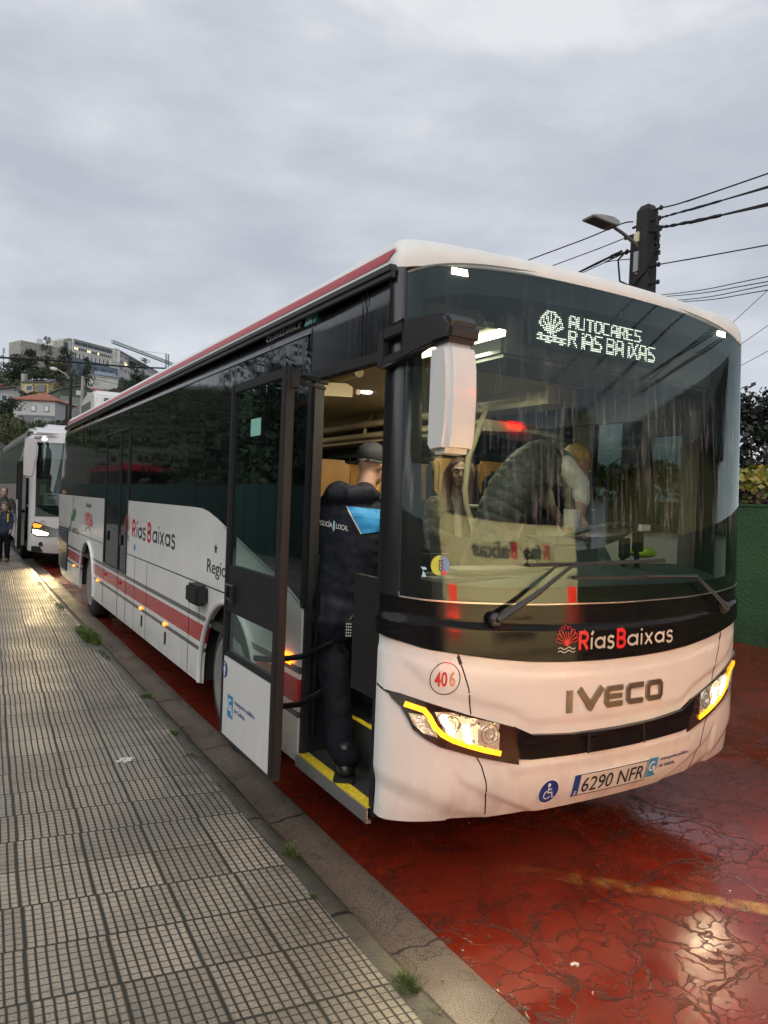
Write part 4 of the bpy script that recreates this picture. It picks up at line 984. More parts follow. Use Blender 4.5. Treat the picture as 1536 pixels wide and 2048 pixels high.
# ---- front step well
mb = MB()
mb.box(.012, 1.12, .30, 1.09, .37, .395); mb.box(.235, 1.12, .30, 1.09, .395, .615); mb.box(.52, 1.12, .30, 1.09, .615, .86)
mb.build('entrance_steps', M_floor, B)
MB().box(-.004, .055, .29, 1.07, .3965, .402).build('yellow_step_edge', M_yellow, B)
MB().box(-.012, -.0045, .28, 1.09, .345, .397).box(-.010, .012, .28, 1.09, .330, .3445).build('step_nosing', M_alu, B)
MB().box(.230, .262, .30, 1.08, .6165, .621).build('yellow_step_edge', M_yellow, B)
mb = MB(); mb.box(.06, 1.12, .27, .30, .36, 1.22).box(.085, .112, .30, .66, .86, 1.44); mb.build('stepwell_front_panel', M_black, B)
MB().box(.03, 1.0, 1.095, 1.13, .36, 1.50).build('entrance_bulkhead', M_plastic, B)
MB().box(.012, .045, 1.06, 1.11, .38, 2.49).box(.012, .045, .268, .305, .36, 2.49).box(-.004, .05, .27, 1.10, 2.455, 2.50).box(.0, .08, 1.085, 1.13, 1.2, 2.5).build('door_surround', M_rubber, B)
MB().tube([(.06, 1.03, .5), (.06, 1.03, 1.3)], .014, 8).build('entrance_rail', M_glossblack, B, True)
# ---- interior
mb = MB(); mb.box(.04, 2.5, .42, 11.5, 2.735, 2.76); mb.build('ceiling', M_ceil, B)
mb = MB()
for x0, x1, y0 in ((.06, .42, 1.4), (2.08, 2.48, 2.2)):
    mb.prism([(x0, 2.42), (x1, 2.44), (x1, 2.50), (x1-.04 if x0 < 1 else x0, 2.52), (x0, 2.50)], lambda a, b_, c_: Vector((a, c_, b_)), y0, 11.2)
mb.build('luggage_rack', M_cream, B)
mb = MB()
for x0, y0 in ((.46, 1.4), (2.03, 2.2)):
    mb.tube([(x0, y0, 2.60), (x0, 11.2, 2.60)], .034, 10); mb.tube([(x0, y0, 2.475), (x0, 11.2, 2.475)], .018, 8)
for k in range(7):
    for x0, sx_ in ((.46, -1), (2.03, 1)):
        y = 2.9+k*1.3; mb.tube([(x0+sx_*.02, y, 2.47), (x0+sx_*.03, y, 2.60), (x0+sx_*.12, y, 2.72)], .02, 8)
mb.build('rack_rails', M_creamtube, B, True)
MB().box(2.20, 2.49, 1.6, 11.2, 2.60, 2.735).build('coving_panel', M_cream, B)
# handrails by the driver
HR = MB()
HR.tube([(1.54, 1.1, 2.518), (1.154, 1.1, 2.432)], .016, 10)
HR.tube([(1.235, 1.1, 2.445), (1.19, 1.1, 2.33), (1.10, 1.1, 2.10), (1.085, 1.1, 1.90), (1.10, 1.1, 1.80), (1.165, 1.1, 1.66), (1.18, 1.1, 1.50), (1.18, 1.1, .87)], .019, 10)
HR.tube([(1.10, 1.1, 1.80), (1.20, 1.1, 1.80)], .012, 8)
HR.build('handrail', M_creamtube, B, True)
# header console with display
mb = MB(); mb.box(.72, 2.4, .34, .80, 2.575, 2.80); mb.box(.05, .66, .40, .80, 2.70, 2.80); mb.build('header_console', M_grey, B, bev=.02)
MB().box(.08, .66, .30, .78, 2.66, 2.69).build('door_canopy_lining', M_cream, B)
MB().box(.545, .585, .16, .95, 2.625, 2.655).build('ceiling_lamp_strip', M_tube, B)
MB().box(.50, .63, .20, 1.0, 2.656, 2.662).build('lamp_strip_backing', M_cream, B)
disp = MB().box(.83, 1.82, .245, .32, 2.642, 2.848).build('destination_display', mat('display_housing', (.012, .016, .016), .4), B); OFF[disp] = OFF[B]
GLY = {'A': [[(0, 0), (0, .75), (.3, 1), (.7, 1), (1, .75), (1, 0)], [(0, .4), (1, .4)]], 'U': [[(0, 1), (0, .15), (.2, 0), (.8, 0), (1, .15), (1, 1)]], 'T': [[(0, 1), (1, 1)], [(.5, 1), (.5, 0)]],
       'O': [[(.2, 0), (0, .2), (0, .8), (.2, 1), (.8, 1), (1, .8), (1, .2), (.8, 0), (.2, 0)]], 'C': [[(1, 1), (.2, 1), (0, .8), (0, .2), (.2, 0), (1, 0)]], 'R': [[(0, 0), (0, 1), (.8, 1), (1, .8), (.8, .5), (0, .5)], [(.5, .5), (1, 0)]],
       'E': [[(1, 1), (0, 1), (0, 0), (1, 0)], [(0, .5), (.8, .5)]], 'S': [[(1, 1), (.2, 1), (0, .8), (.15, .52), (.85, .48), (1, .2), (.8, 0), (0, 0)]], 'B': [[(0, 0), (0, 1), (.8, 1), (1, .8), (.8, .52), (0, .52)], [(.8, .52), (1, .3), (.85, 0), (0, 0)]],
       'I': [[(.5, .72), (.5, 0)], [(.5, .98), (.5, 1)]], 'X': [[(0, 0), (1, 1)], [(0, 1), (1, 0)]],
       'a': [[(.1, .75), (.75, .78), (1, .6), (1, 0)], [(1, .45), (.3, .45), (0, .25), (.2, 0), (.8, 0), (1, .15)]]}
segs = []
def put_word(wd, x, z, h, cw, adv):
    for ch in wd:
        if ch == ' ': x += adv*.35; continue
        for pl in GLY[ch]:
            for a, b_ in zip(pl, pl[1:]): segs.append(((x+a[0]*cw, z+a[1]*h), (x+b_[0]*cw, z+b_[1]*h)))
        x += adv*(.62 if ch == 'I' else 1)
put_word('AUTOCARES', .985, 2.725, .062, .044, .062)
put_word('RIAS BAIXAS', .985, 2.632, .076, .052, .071)
sc0 = (.855, 2.665)
for k in range(-3, 4):
    a = R(90-k*24); segs.append(((sc0[0], sc0[1]+.008), (sc0[0]+.085*cos(a), sc0[1]+.02+.10*sin(a))))
    a2 = R(90-(k+1)*24)
    if k < 3: segs.append(((sc0[0]+.085*cos(a), sc0[1]+.02+.10*sin(a)), (sc0[0]+.085*cos(a2), sc0[1]+.02+.10*sin(a2))))
for q in (0, 1):
    zz = 2.657-q*.020
    for i in range(8): segs.append(((.765+i*.024, zz+.006*sin(i*1.57)), (.765+(i+1)*.024, zz+.006*sin((i+1)*1.57))))
def sdist(p, a, b_):
    ax, ay = a; bx, by = b_; dx, dy = bx-ax, by-ay; L = dx*dx+dy*dy
    t_ = 0 if L == 0 else max(0, min(1, ((p[0]-ax)*dx+(p[1]-ay)*dy)/L)); return hypot(p[0]-ax-dx*t_, p[1]-ay-dy*t_)
on = MB(); off_ = MB(); stp = .0098
for i in range(int(.98/stp)):
    for j in range(int(.20/stp)):
        p = (.838+i*stp, 2.650+j*stp)
        lit = min(sdist((p[0]-.092, p[1]-.032), a, b_) for a, b_ in segs) < .0072
        r_ = .0036 if lit else .0016; n0 = [(p[0]+r_*cos(pi/3*q), .2405, p[1]+r_*sin(pi/3*q)) for q in range(6)]
        (on if lit else off_).add(n0, [tuple(range(6))])
on.build('display_lit_dots', M_led, disp); off_.build('display_unlit_dots', M_grey, disp)
# dashboard
def dz(x): return interp(x, [.1, .3, .9, 1.25, 1.5, 2.4], [1.30, 1.40, 1.44, 1.47, 1.50, 1.47])
mb = MB(); prof_ = []
vs = []; xs = [.12+2.3*i/40 for i in range(41)]
for x in xs:
    p = x-1.275; yf = _y0(p/W2)+.10; z = dz(x)
    vs += [Vector((x, yf, 1.22)), Vector((x, yf, z-.10)), Vector((x, yf+.06, z-.035)), Vector((x, yf+.20, z)), Vector((x, yf+.42, z+.0)), Vector((x, yf+.46, z-.04)), Vector((x, yf+.46, .9))]
mb.add(vs, [(k*7+i, k*7+i+1, (k+1)*7+i+1, (k+1)*7+i) for k in range(40) for i in range(6)])
mb.build('dashboard', M_dash, B, sm=True, ang=50)
MB().tube([(.35, .42, 1.455), (.8, .34, 1.475), (1.15, .36, 1.49)], .012, 8).box(.55, 1.10, .40, .62, 1.44, 1.475).build('dashboard_tray', M_dashlt, B, bev=.006)
MB().prism([(.50, 1.48), (.70, 1.48), (.80, 1.64), (.52, 1.60)], acpt, 1.30, 1.66).build('ticket_desk', M_dash, B, bev=.02)
MB().box(.35, 1.12, .34, .52, 1.30, 1.44).build('dashboard_front', M_dashlt, B, bev=.01)
tw = Matrix.Translation((1.86, .76, 1.63)) @ Matrix.Rotation(R(-24), 4, 'X')
MB().tube([tw @ Vector((.235*cos(2*pi*i/32), .235*sin(2*pi*i/32), 0)) for i in range(32)], .016, 8, closed=True).tube([tw @ Vector((-.22, 0, 0)), tw @ Vector((0, -.02, -.03)), tw @ Vector((.22, 0, 0))], .02, 8).tube([tw @ Vector((0, 0, -.02)), tw @ Vector((0, -.05, -.3))], .05, 10).build('steering_wheel', M_dash, B, True)
for x_, z_ in ((1.62, 1.60), (1.73, 1.635)): MB().box(x_-.032, x_+.032, .27, .31, z_-.06, z_+.055).tube([(x_, .30, z_-.04), (x_, .28, 1.40)], .017, 8).build('card_reader', M_black, B, bev=.014)
MB().box(1.69, 1.77, .24, .26, 1.70, 1.735).build('paper_slip', M_wv, B)
MB().ell((2.08, .55, 1.55), (.10, .08, .035)).build('vest_on_dashboard', mat('lime_cloth', (.35, .55, .03), .8, bump=(40, 1, .02)), B, True)
def seat(x, y, z, mback, wd=.46, dr=1, head=True, nm='passenger_seat'):
    r = MB().prism([(-.02, 0), (.44, .03), (.46, .10), (.40, .14), (.02, .12)], lambda a, b_, c_: Vector((x+c_, y-dr*a+dr*.1, z+b_)), -wd/2, wd/2).build(nm, M_seatdark, B, bev=.03); OFF[r] = OFF[B]
    MB().prism([(0, .06), (.10, .08), (.03, .45), (.02, .80), (-.03, .86), (-.08, .80), (-.07, .45)], lambda a, b_, c_: Vector((x+c_, y-dr*a+dr*.14, z+b_)), -wd/2, wd/2).build('seat_back', M_seatdark, r, bev=.03)
    if head: MB().prism([(.055, .50), (.065, .80), (.03, .88), (-.05, .87), (-.08, .78)], lambda a, b_, c_: Vector((x+c_, y-dr*a+dr*.14, z+b_)), -wd/2+.03, wd/2-.03).build('headrest', mback, r, bev=.03)
seat(1.86, 1.42, 1.18, M_seatdark, .50, nm='driver_seat')
for k in range(9):
    y = 2.15+k*.95
    for x in (1.84, 2.30): seat(x, y, 1.30, M_seat)
    if k: 
        for x in (.26, .72): seat(x, y, 1.30, M_seat)
seat(.62, 2.05, 1.22, M_seat)
MB().box(1.62, 2.50, 1.75, 11.4, .86, 1.10).box(.42, .95, 1.6, 11.4, .86, 1.06).build('seat_podium', M_floor, B)
mb = MB(); mb.tube([(.30, .98, 1.35), (.32, 1.08, 1.52), (.33, 1.16, 1.66), (.33, 1.20, 1.80), (.32, 1.2, 1.3)], .017, 8)
mb.build('entrance_handrail', M_creamtube, B, True)
MB().tube([(.325, 1.10, 1.62), (.33, 1.18, 1.75)], .028, 10).build('blue_grip_sleeve', M_cyan, B, True)
# round cabin lamps
for x, y in ((1.34, 2.9), (1.25, 5.2), (1.25, 7.6), (.5, .75)):
    MB().lathe([(0, .05), (-.012, .045)], (x, y, 2.735 if y > 1 else 2.66), 'z', 20).build('round_cabin_lamp', M_cabin, B)
for x, y, e_ in ((1.25, 3.0, 15), (1.25, 6.0, 7), (.57, .62, 12), (1.25, 9.0, 5), (1.6, 1.75, 9)):  # last entry is an added fill to brighten the seated woman, no lamp there
    ld = bpy.data.lights.new('cabin_and_fill_light', 'AREA'); ld.energy = e_; ld.size = .35; ld.color = (1, .88, .62)
    lo = bpy.data.objects.new('cabin_and_fill_light', ld); C.objects.link(lo); lo.location = (x, y, 2.70 if y > 1 else 2.615); lo.parent = B
#SECTION_END_BUS
# ================================================================== beside the road: wall, plants, pole, wires
m, t, o, co = base_mat('green_rough_render')
b = N(t, 'ShaderNodeBsdfPrincipled'); LK(t, b.outputs[0], o.inputs[0]); b.inputs['Roughness'].default_value = .8
g_ = noise(t, co, 26, 5, .6); col = mixc(t, rng(t, noise(t, co, 1.2, 6, .6), .35, .65), (.022, .074, .026), (.014, .048, .018))
col = mixc(t, rng(t, g_, .3, .7), col, mixc(t, 1, col, 1.5, 'MULTIPLY')); s = N(t, 'ShaderNodeSeparateXYZ'); LK(t, co, s.inputs[0])
col = mixc(t, math_(t, 'MULTIPLY', rng(t, s.outputs['Z'], .0, .35, 1, 0), rng(t, noise(t, co, 4, 5), .4, .6)), col, (.012, .018, .010))
LK(t, col, b.inputs['Base Color']); bp = N(t, 'ShaderNodeBump', i={'Strength': 1, 'Distance': .03}); LK(t, g_, bp.inputs['Height']); LK(t, bp.outputs[0], b.inputs['Normal'])
tag(MB().box(7.95, 8.17, -60, 60, -.05, 1.95).box(7.93, 8.19, -60.02, 60, 1.935, 1.965).build('boundary_wall', m, loc=(8.06, 4, 0)), 'rough dark green rendered wall along the far side of the red road', 'wall')
def leaves(n, fn, size, mats=1, droop=.3):
    vs = []; fs = []; mi = []
    for q in range(n):
        c, k = fn(); s_ = size*random.uniform(.55, 1.25)
        nn = Vector((random.gauss(0, 1), random.gauss(0, 1), random.gauss(.4, 1))).normalized(); a = nn.orthogonal().normalized(); a.rotate(Matrix.Rotation(random.uniform(0, 6.28), 3, nn)); b_ = nn.cross(a)
        i = len(vs); vs += [c-a*s_*.5, c-b_*s_*.36+a*.1*s_, c+a*s_*.55-nn*s_*droop*.3, c+b_*s_*.36+a*.1*s_]; fs.append((i, i+1, i+2, i+3)); mi.append(k)
    return vs, fs, mi
def leafmat(name, c1, c2, sc_=1.5, rough=.6, fine=9.):
    if name in _M: return _M[name]
    m, t, o, co = base_mat(name)
    b = N(t, 'ShaderNodeBsdfPrincipled'); b.inputs['Roughness'].default_value = rough; LK(t, b.outputs[0], o.inputs[0])
    f = math_(t, 'ADD', math_(t, 'MULTIPLY', noise(t, co, sc_, 3), .6), math_(t, 'MULTIPLY', noise(t, co, sc_*fine, 2), .4))
    LK(t, mixc(t, rng(t, f, .38, .62), c1, c2), b.inputs['Base Color']); return m
def tree(label, base, h, cw, mt, trunk_mt, n=900, leaf=None, nb=12, cone=False, crown0=.28, name='tree', cat='tree', group=None, flat=1.):
    base = Vector(base); r = thing(name, label, cat, base, group)
    rnd = random.Random(hash(label) % 1000 if False else int(abs(base.x*13+base.y*7+base.z*3)*10) % 9973)
    blobs = []
    for q in range(nb):
        f = rnd.random(); z = h*(crown0+(1-crown0)*f**.9)
        if cone: rad = cw*.5*(1-f)**.8+.04*cw; a = rnd.uniform(0, 6.28); d = rad*.5*rnd.random(); br = rad*.65+.03*cw
        else: env = sin(pi*min(1, .12+.80*f)); a = rnd.uniform(0, 6.28); d = cw*.5*env*sqrt(rnd.random())*.75; br = cw*rnd.uniform(.12, .24)
        blobs.append((Vector((cos(a)*d, sin(a)*d*flat, min(z, h-br*.7))), br))
    if cone: blobs.append((Vector((0, 0, h*.93)), cw*.06))
    mb = MB(); top = Vector((0, 0, h*(.9 if cone else .6)))
    tr = max(.05, cw*.035)
    mb.tube([base+Vector((0, 0, -.3)), base+top*.35+Vector((cw*.02, 0, 0)), base+top*.7, base+top], [tr*1.2, tr, tr*.65, tr*.3], 7)
    for c, br in blobs[:8]:
        st = Vector((0, 0, min(h*.55, max(h*.15, c.z*.65)))); mb.tube([base+st, base+(st+c)/2+Vector((0, 0, -.03*h)), base+c], [tr*.45, tr*.3, tr*.12], 5)
    mb.build('trunk', trunk_mt, r)
    w_ = [b_[1]**2 for b_ in blobs]
    def fn():
        c, br = rnd.choices(blobs, w_)[0]; v = Vector((rnd.gauss(0, 1), rnd.gauss(0, 1), rnd.gauss(0, 1))).normalized()*br*rnd.uniform(.55, 1.08); v.z *= .8
        return base+c+v, 0
    st0 = random.getstate(); random.seed(rnd.random())
    vs, fs, mi = leaves(n, fn, leaf or cw*.07); random.setstate(st0)
    MB().add(vs, fs).build('crown', mt, r); return r
M_bark = mat('bark', (.06, .05, .04), .9, vary=(6, .4)); M_darkleaf = leafmat('dark_evergreen_leaves', (.010, .022, .010), (.035, .055, .025))
M_midleaf = leafmat('green_leaves', (.02, .04, .016), (.06, .085, .03)); M_oliveleaf = leafmat('olive_leaves', (.045, .055, .018), (.12, .12, .035)); M_brownleaf = leafmat('brown_olive_leaves', (.04, .035, .015), (.09, .075, .03))
M_vineleaf = leafmat('autumn_vine_leaves', (.13, .17, .025), (.38, .27, .05), 3., .45)
M_vine2 = leafmat('green_vine_leaves', (.05, .12, .035), (.22, .26, .05), 3., .45)
M_russet = leafmat('russet_stems', (.16, .06, .03), (.30, .17, .06), 5.)
tree('dark loose crowned tree against the sky right of the bus', (15.4, 8.4, 0), 4.95, 2.9, leafmat('very_dark_leaves', (.006, .010, .007), (.022, .03, .018)), M_bark, 3800, .16, 24, crown0=.35)
tree('small bare pointed conifer low behind the vine at the photo edge', (19.0, 10.4, 0), 4.8, 2.0, M_brownleaf, M_bark, 700, .15, 10, cone=True)
# vine over the wall
def vine(x0, x1, y0, y1, z0, z1, n, label, sz, stems):
    r = thing('grape_vine', label, 'vine', ((x0+x1)/2, (y0+y1)/2, 0))
    mb = MB()
    for k in range(stems):
        y = random.uniform(y0, y1); x = random.uniform(x0, x1); p = [Vector((x, y, .0)), Vector((x, y+.05, 1.4)), Vector((x+random.gauss(0, .15), y+random.gauss(0, .2), 1.95))]
        zz = 1.95
        for q in range(3): zz += random.uniform(.15, .32); p.append(Vector((p[-1].x+random.gauss(0, .12), p[-1].y+random.gauss(0, .2), min(zz, z1))))
        mb.tube(p, [.022, .018, .014, .010, .008, .005], 5)
    mb.build('vine_stem', M_bark, r)
    def fn():
        y = random.uniform(y0, y1); u_ = random.random()**.8
        top = z1-.35+.35*mn.noise(Vector((y*1.1, 2.2, 1)))+.2*mn.noise(Vector((y*3.1, 5, 1)))
        return Vector((random.uniform(x0, x1)-.15, y, z0+(top-z0)*u_)), (0 if random.random() < .55 else 1)
    vs, fs, mi = leaves(n, fn, sz)
    mb = MB(); mb.add(vs, fs); mb.m = mi; mb.build('leaves', [M_vineleaf, M_vine2], r); return r
vine(8.25, 9.0, 2.4, 9.5, 2.18, 2.98, 1500, 'yellow green vine with broad autumn leaves above the green wall', .17, 16)
def fnr(): return Vector((random.uniform(8.2, 9.4), random.uniform(2, 16), 1.8+random.random()**1.5*.55)), 0
vs, fs, mi = leaves(2600, fnr, .075); tag(MB().add(vs, fs).build('russet_undergrowth', M_russet, loc=(8.8, 8, 0)), 'tangle of russet and brown undergrowth along the top of the green wall', 'undergrowth', kind='stuff')
def fng(): return Vector((random.uniform(9.0, 12), random.uniform(4, 32), .3+random.random()*2.0)), 0
vs, fs, mi = leaves(3500, fng, .2); tag(MB().add(vs, fs).build('garden_bushes', M_oliveleaf, loc=(10, 15, 0)), 'olive green garden bushes behind the green wall', 'bushes', kind='stuff')
# pole
pr_ = thing('utility_pole', 'dark weathered double concrete pole carrying cables, behind the bus', 'utility pole', (8.7, 6.3, 0))
M_pole = mat('dark_stained_concrete', (.022, .020, .018), .85, bump=(14, .6, .01), vary=(7, .5, 8))
mb = MB(); mb.add([(8.7+dx, 6.32+dy, z) for z, k in ((0, 1.5), (5.6, 1.08), (7.06, 1.)) for dx, dy in ((-.13*k, -.125*k), (.13*k, -.125*k), (.13*k, .125*k), (-.13*k, .125*k))]+[(8.7+dx, 6.32+dy, 7.16) for dx, dy in ((-.08, -.08), (.08, -.08), (.08, .08), (-.08, .08))],
              [(k*4+i, k*4+(i+1) % 4, k*4+4+(i+1) % 4, k*4+4+i) for k in range(3) for i in range(4)]+[(12, 13, 14, 15)]); mb.build('pole_shaft', M_pole, pr_)
MB().box(8.62, 8.80, 6.47, 6.60, 0, 6.72).build('second_shaft', M_pole, pr_)
MB().box(8.54, 8.62, 6.36, 6.47, 6.52, 6.70).build('junction_box', M_cream, pr_, bev=.01)
mb = MB()
for z, y0, y1 in ((7.02, 6.0, 6.15), (6.85, 6.02, 6.6), (6.66, 6.0, 6.6), (6.05, 6.0, 6.2), (5.75, 6.0, 6.2), (6.72, 6.55, 6.75), (6.45, 6.5, 6.72)):
    mb.tube([(8.66, y0, z), (8.66, y1, z)], .022, 7).ell((8.66, y0 if y0 < 6.3 else y1, z), (.035, .035, .045), 5)
mb.tube([(8.56, 6.6, 6.45), (8.52, 6.78, 6.3), (8.5, 6.7, 5.9), (8.52, 6.45, 5.75), (8.55, 6.2, 5.95), (8.6, 6.05, 6.4), (8.64, 6.02, 6.85)], .018, 7)
mb.tube([(8.6, 6.03, 6.9), (8.58, 6.0, 6.5), (8.6, 5.98, 6.1)], .022, 7).tube([(8.6, 5.98, 6.7), (8.56, 5.93, 6.45), (8.62, 6.0, 6.2)], .014, 6)
for q in range(12):
    z = random.uniform(6.0, 6.7); mb.box(8.56, 8.62, 5.93+random.uniform(0, .06), 6.03, z, z+random.uniform(.03, .07))
mb.build('pole_fittings', M_black, pr_)
lp = thing('street_lamp', 'grey street lamp head on a bent arm fixed to the dark pole', 'street lamp', (8.56, 6.38, 6.3))
def aty(px, py, y):
    r = AF+AR*((px-768)/FPX)+AU*((1024-py)/FPX); return Vector(CAM)+r*((y-CAM[1])/r.y)
pa = [Vector((8.57, 6.40, 5.95)), aty(1283, 508, 6.40), aty(1270, 487, 6.41), aty(1245, 466, 6.43), aty(1224, 452, 6.45)]
MB().tube(pa, [.035, .035, .033, .030, .028], 10).build('lamp_arm', M_grey, lp, True)
h0_, h1_ = aty(1226, 450, 6.45), aty(1175, 433, 6.50); dv = (h1_-h0_).normalized(); up = Vector((0, 0, 1)); sd_ = dv.cross(up).normalized(); upn = sd_.cross(dv); L_ = (h1_-h0_).length
def lh(a, b_, c_): return h0_+dv*a*L_+sd_*c_+upn*b_
MB().prism([(-.05, -.05), (.2, -.06), (1.0, -.035), (1.0, .0), (.6, .05), (.2, .07), (-.05, .03)], lh, -.15, .15).build('lamp_head', mat('lamp_head_grey', (.30, .31, .31), .5), lp, bev=.012)
MB().prism([(.25, -.066), (.92, -.046), (.92, -.04), (.25, -.058)], lh, -.11, .11).build('lamp_panel', mat('lamp_panel_dark', (.10, .085, .08), .3), lp)
MB().box(8.53, 8.57, 6.34, 6.44, 6.0, 6.35).build('lamp_bracket', M_alu, lp)
def wire(pts, r, label, ext0=None, ext1=None, tw=0, cat='cable', group='overhead cables at the pole'):
    P = [Vector(p) for p in pts]
    if ext1: d = (P[-1]-P[-2]).normalized(); P.append(P[-1]+d*ext1+Vector((0, 0, .0)))
    if ext0: d = (P[0]-P[1]).normalized(); P.insert(0, P[0]+d*ext0)
    # smooth resample
    Q = []
    for i in range(len(P)-1):
        p0, p1, p2, p3 = P[max(0, i-1)], P[i], P[i+1], P[min(len(P)-1, i+2)]
        for k in range(10):
            t_ = k/10; Q.append(.5*((2*p1)+(p2-p0)*t_+(2*p0-5*p1+4*p2-p3)*t_*t_+(3*p1-p0-3*p2+p3)*t_**3))
    Q.append(P[-1]); rr = r
    mb = MB()
    if tw:
        for ph in (0, pi): 
            mb.tube([q+Vector((cos(i*1.1+ph)*r*.6, 0, sin(i*1.1+ph)*r*.6)) for i, q in enumerate(Q)], r*.75, 6)
    else: mb.tube(Q, r, 6)
    return tag(mb.build('cable', M_black, loc=tuple(P[0])), label, cat, group)
def ax_(px, py, x):
    r = AF+AR*((px-768)/FPX)+AU*((1024-py)/FPX); return Vector(CAM)+r*((x-CAM[0])/r.x)
X = 8.66
wire([(X, 6.02, 7.02), ax_(1355, 408, X), ax_(1440, 380, X), ax_(1536, 347, X)], .012, 'topmost cable running right from the head of the dark pole', ext1=16)
wire([(X, 6.02, 6.85), ax_(1344, 429, X), ax_(1440, 402, X), ax_(1536, 374, X)], .016, 'second cable down, running right from the dark pole, twisted', ext1=16, tw=1)
wire([(X, 6.02, 6.70), ax_(1344, 451, X), ax_(1440, 431, X), ax_(1536, 409, X)], .022, 'thickest twisted cable running right from the dark pole', ext1=16, tw=1)
wire([(X, 6.02, 6.05), ax_(1420, 511, X), ax_(1536, 490, X)], .010, 'single thin cable leaving the dark pole below the others to the right', ext1=16)
wire([(X, 6.6, 6.96), ax_(1242, 448, X), ax_(1170, 478, X), ax_(1060, 519, X)], .012, 'upper cable passing left behind the street lamp head', ext1=12)
wire([(X, 6.75, 6.72), ax_(1190, 500, X), ax_(1104, 532, X)], .009, 'thin middle cable running left from the dark pole to behind the bus', ext1=12)
wire([(X, 6.72, 6.45), ax_(1210, 519, X), ax_(1155, 546, X)], .018, 'thick lower cable running left from the dark pole down to the bus roof', ext1=12, tw=1)
wire([(X, 6.6, 6.3), ax_(1210, 525, X), ax_(1160, 548, X)], .008, 'thin cable just under the thick one left of the dark pole', ext1=12)
for k, (a, b_) in enumerate((((1314, 591), (1536, 553)), ((1319, 594), (1536, 563)), ((1341, 602), (1536, 570)), ((1353, 604), (1536, 580)))):
    p0, p1 = at(a[0], a[1], 26), at(b_[0], b_[1], 19); md = (p0+p1)/2-Vector((0, 0, .06))
    wire([p0, md, p1], .012, ['upper', 'second', 'third', 'lowest'][k]+' of the four distant wires right of the pole, above the bus corner', ext0=6, ext1=14, group='four distant wires')
for k, (a, b_) in enumerate((((1445, 664), (1536, 580)), ((1452, 709), (1536, 651)), ((1458, 744), (1536, 702)))):
    wire([at(a[0], a[1], 20), at(b_[0], b_[1], 17)], .007, ['steepest', 'middle', 'lowest'][k]+' of the three slanting thin wires right of the windshield', ext0=8, ext1=10, group='three slanting wires')
wire([at(-60, 711, 30), at(0, 715, 29), at(120, 722, 30), at(250, 733, 32), at(340, 737, 34)], .034, 'dark sagging cable across the hillside above the houses', ext1=6, group=None)
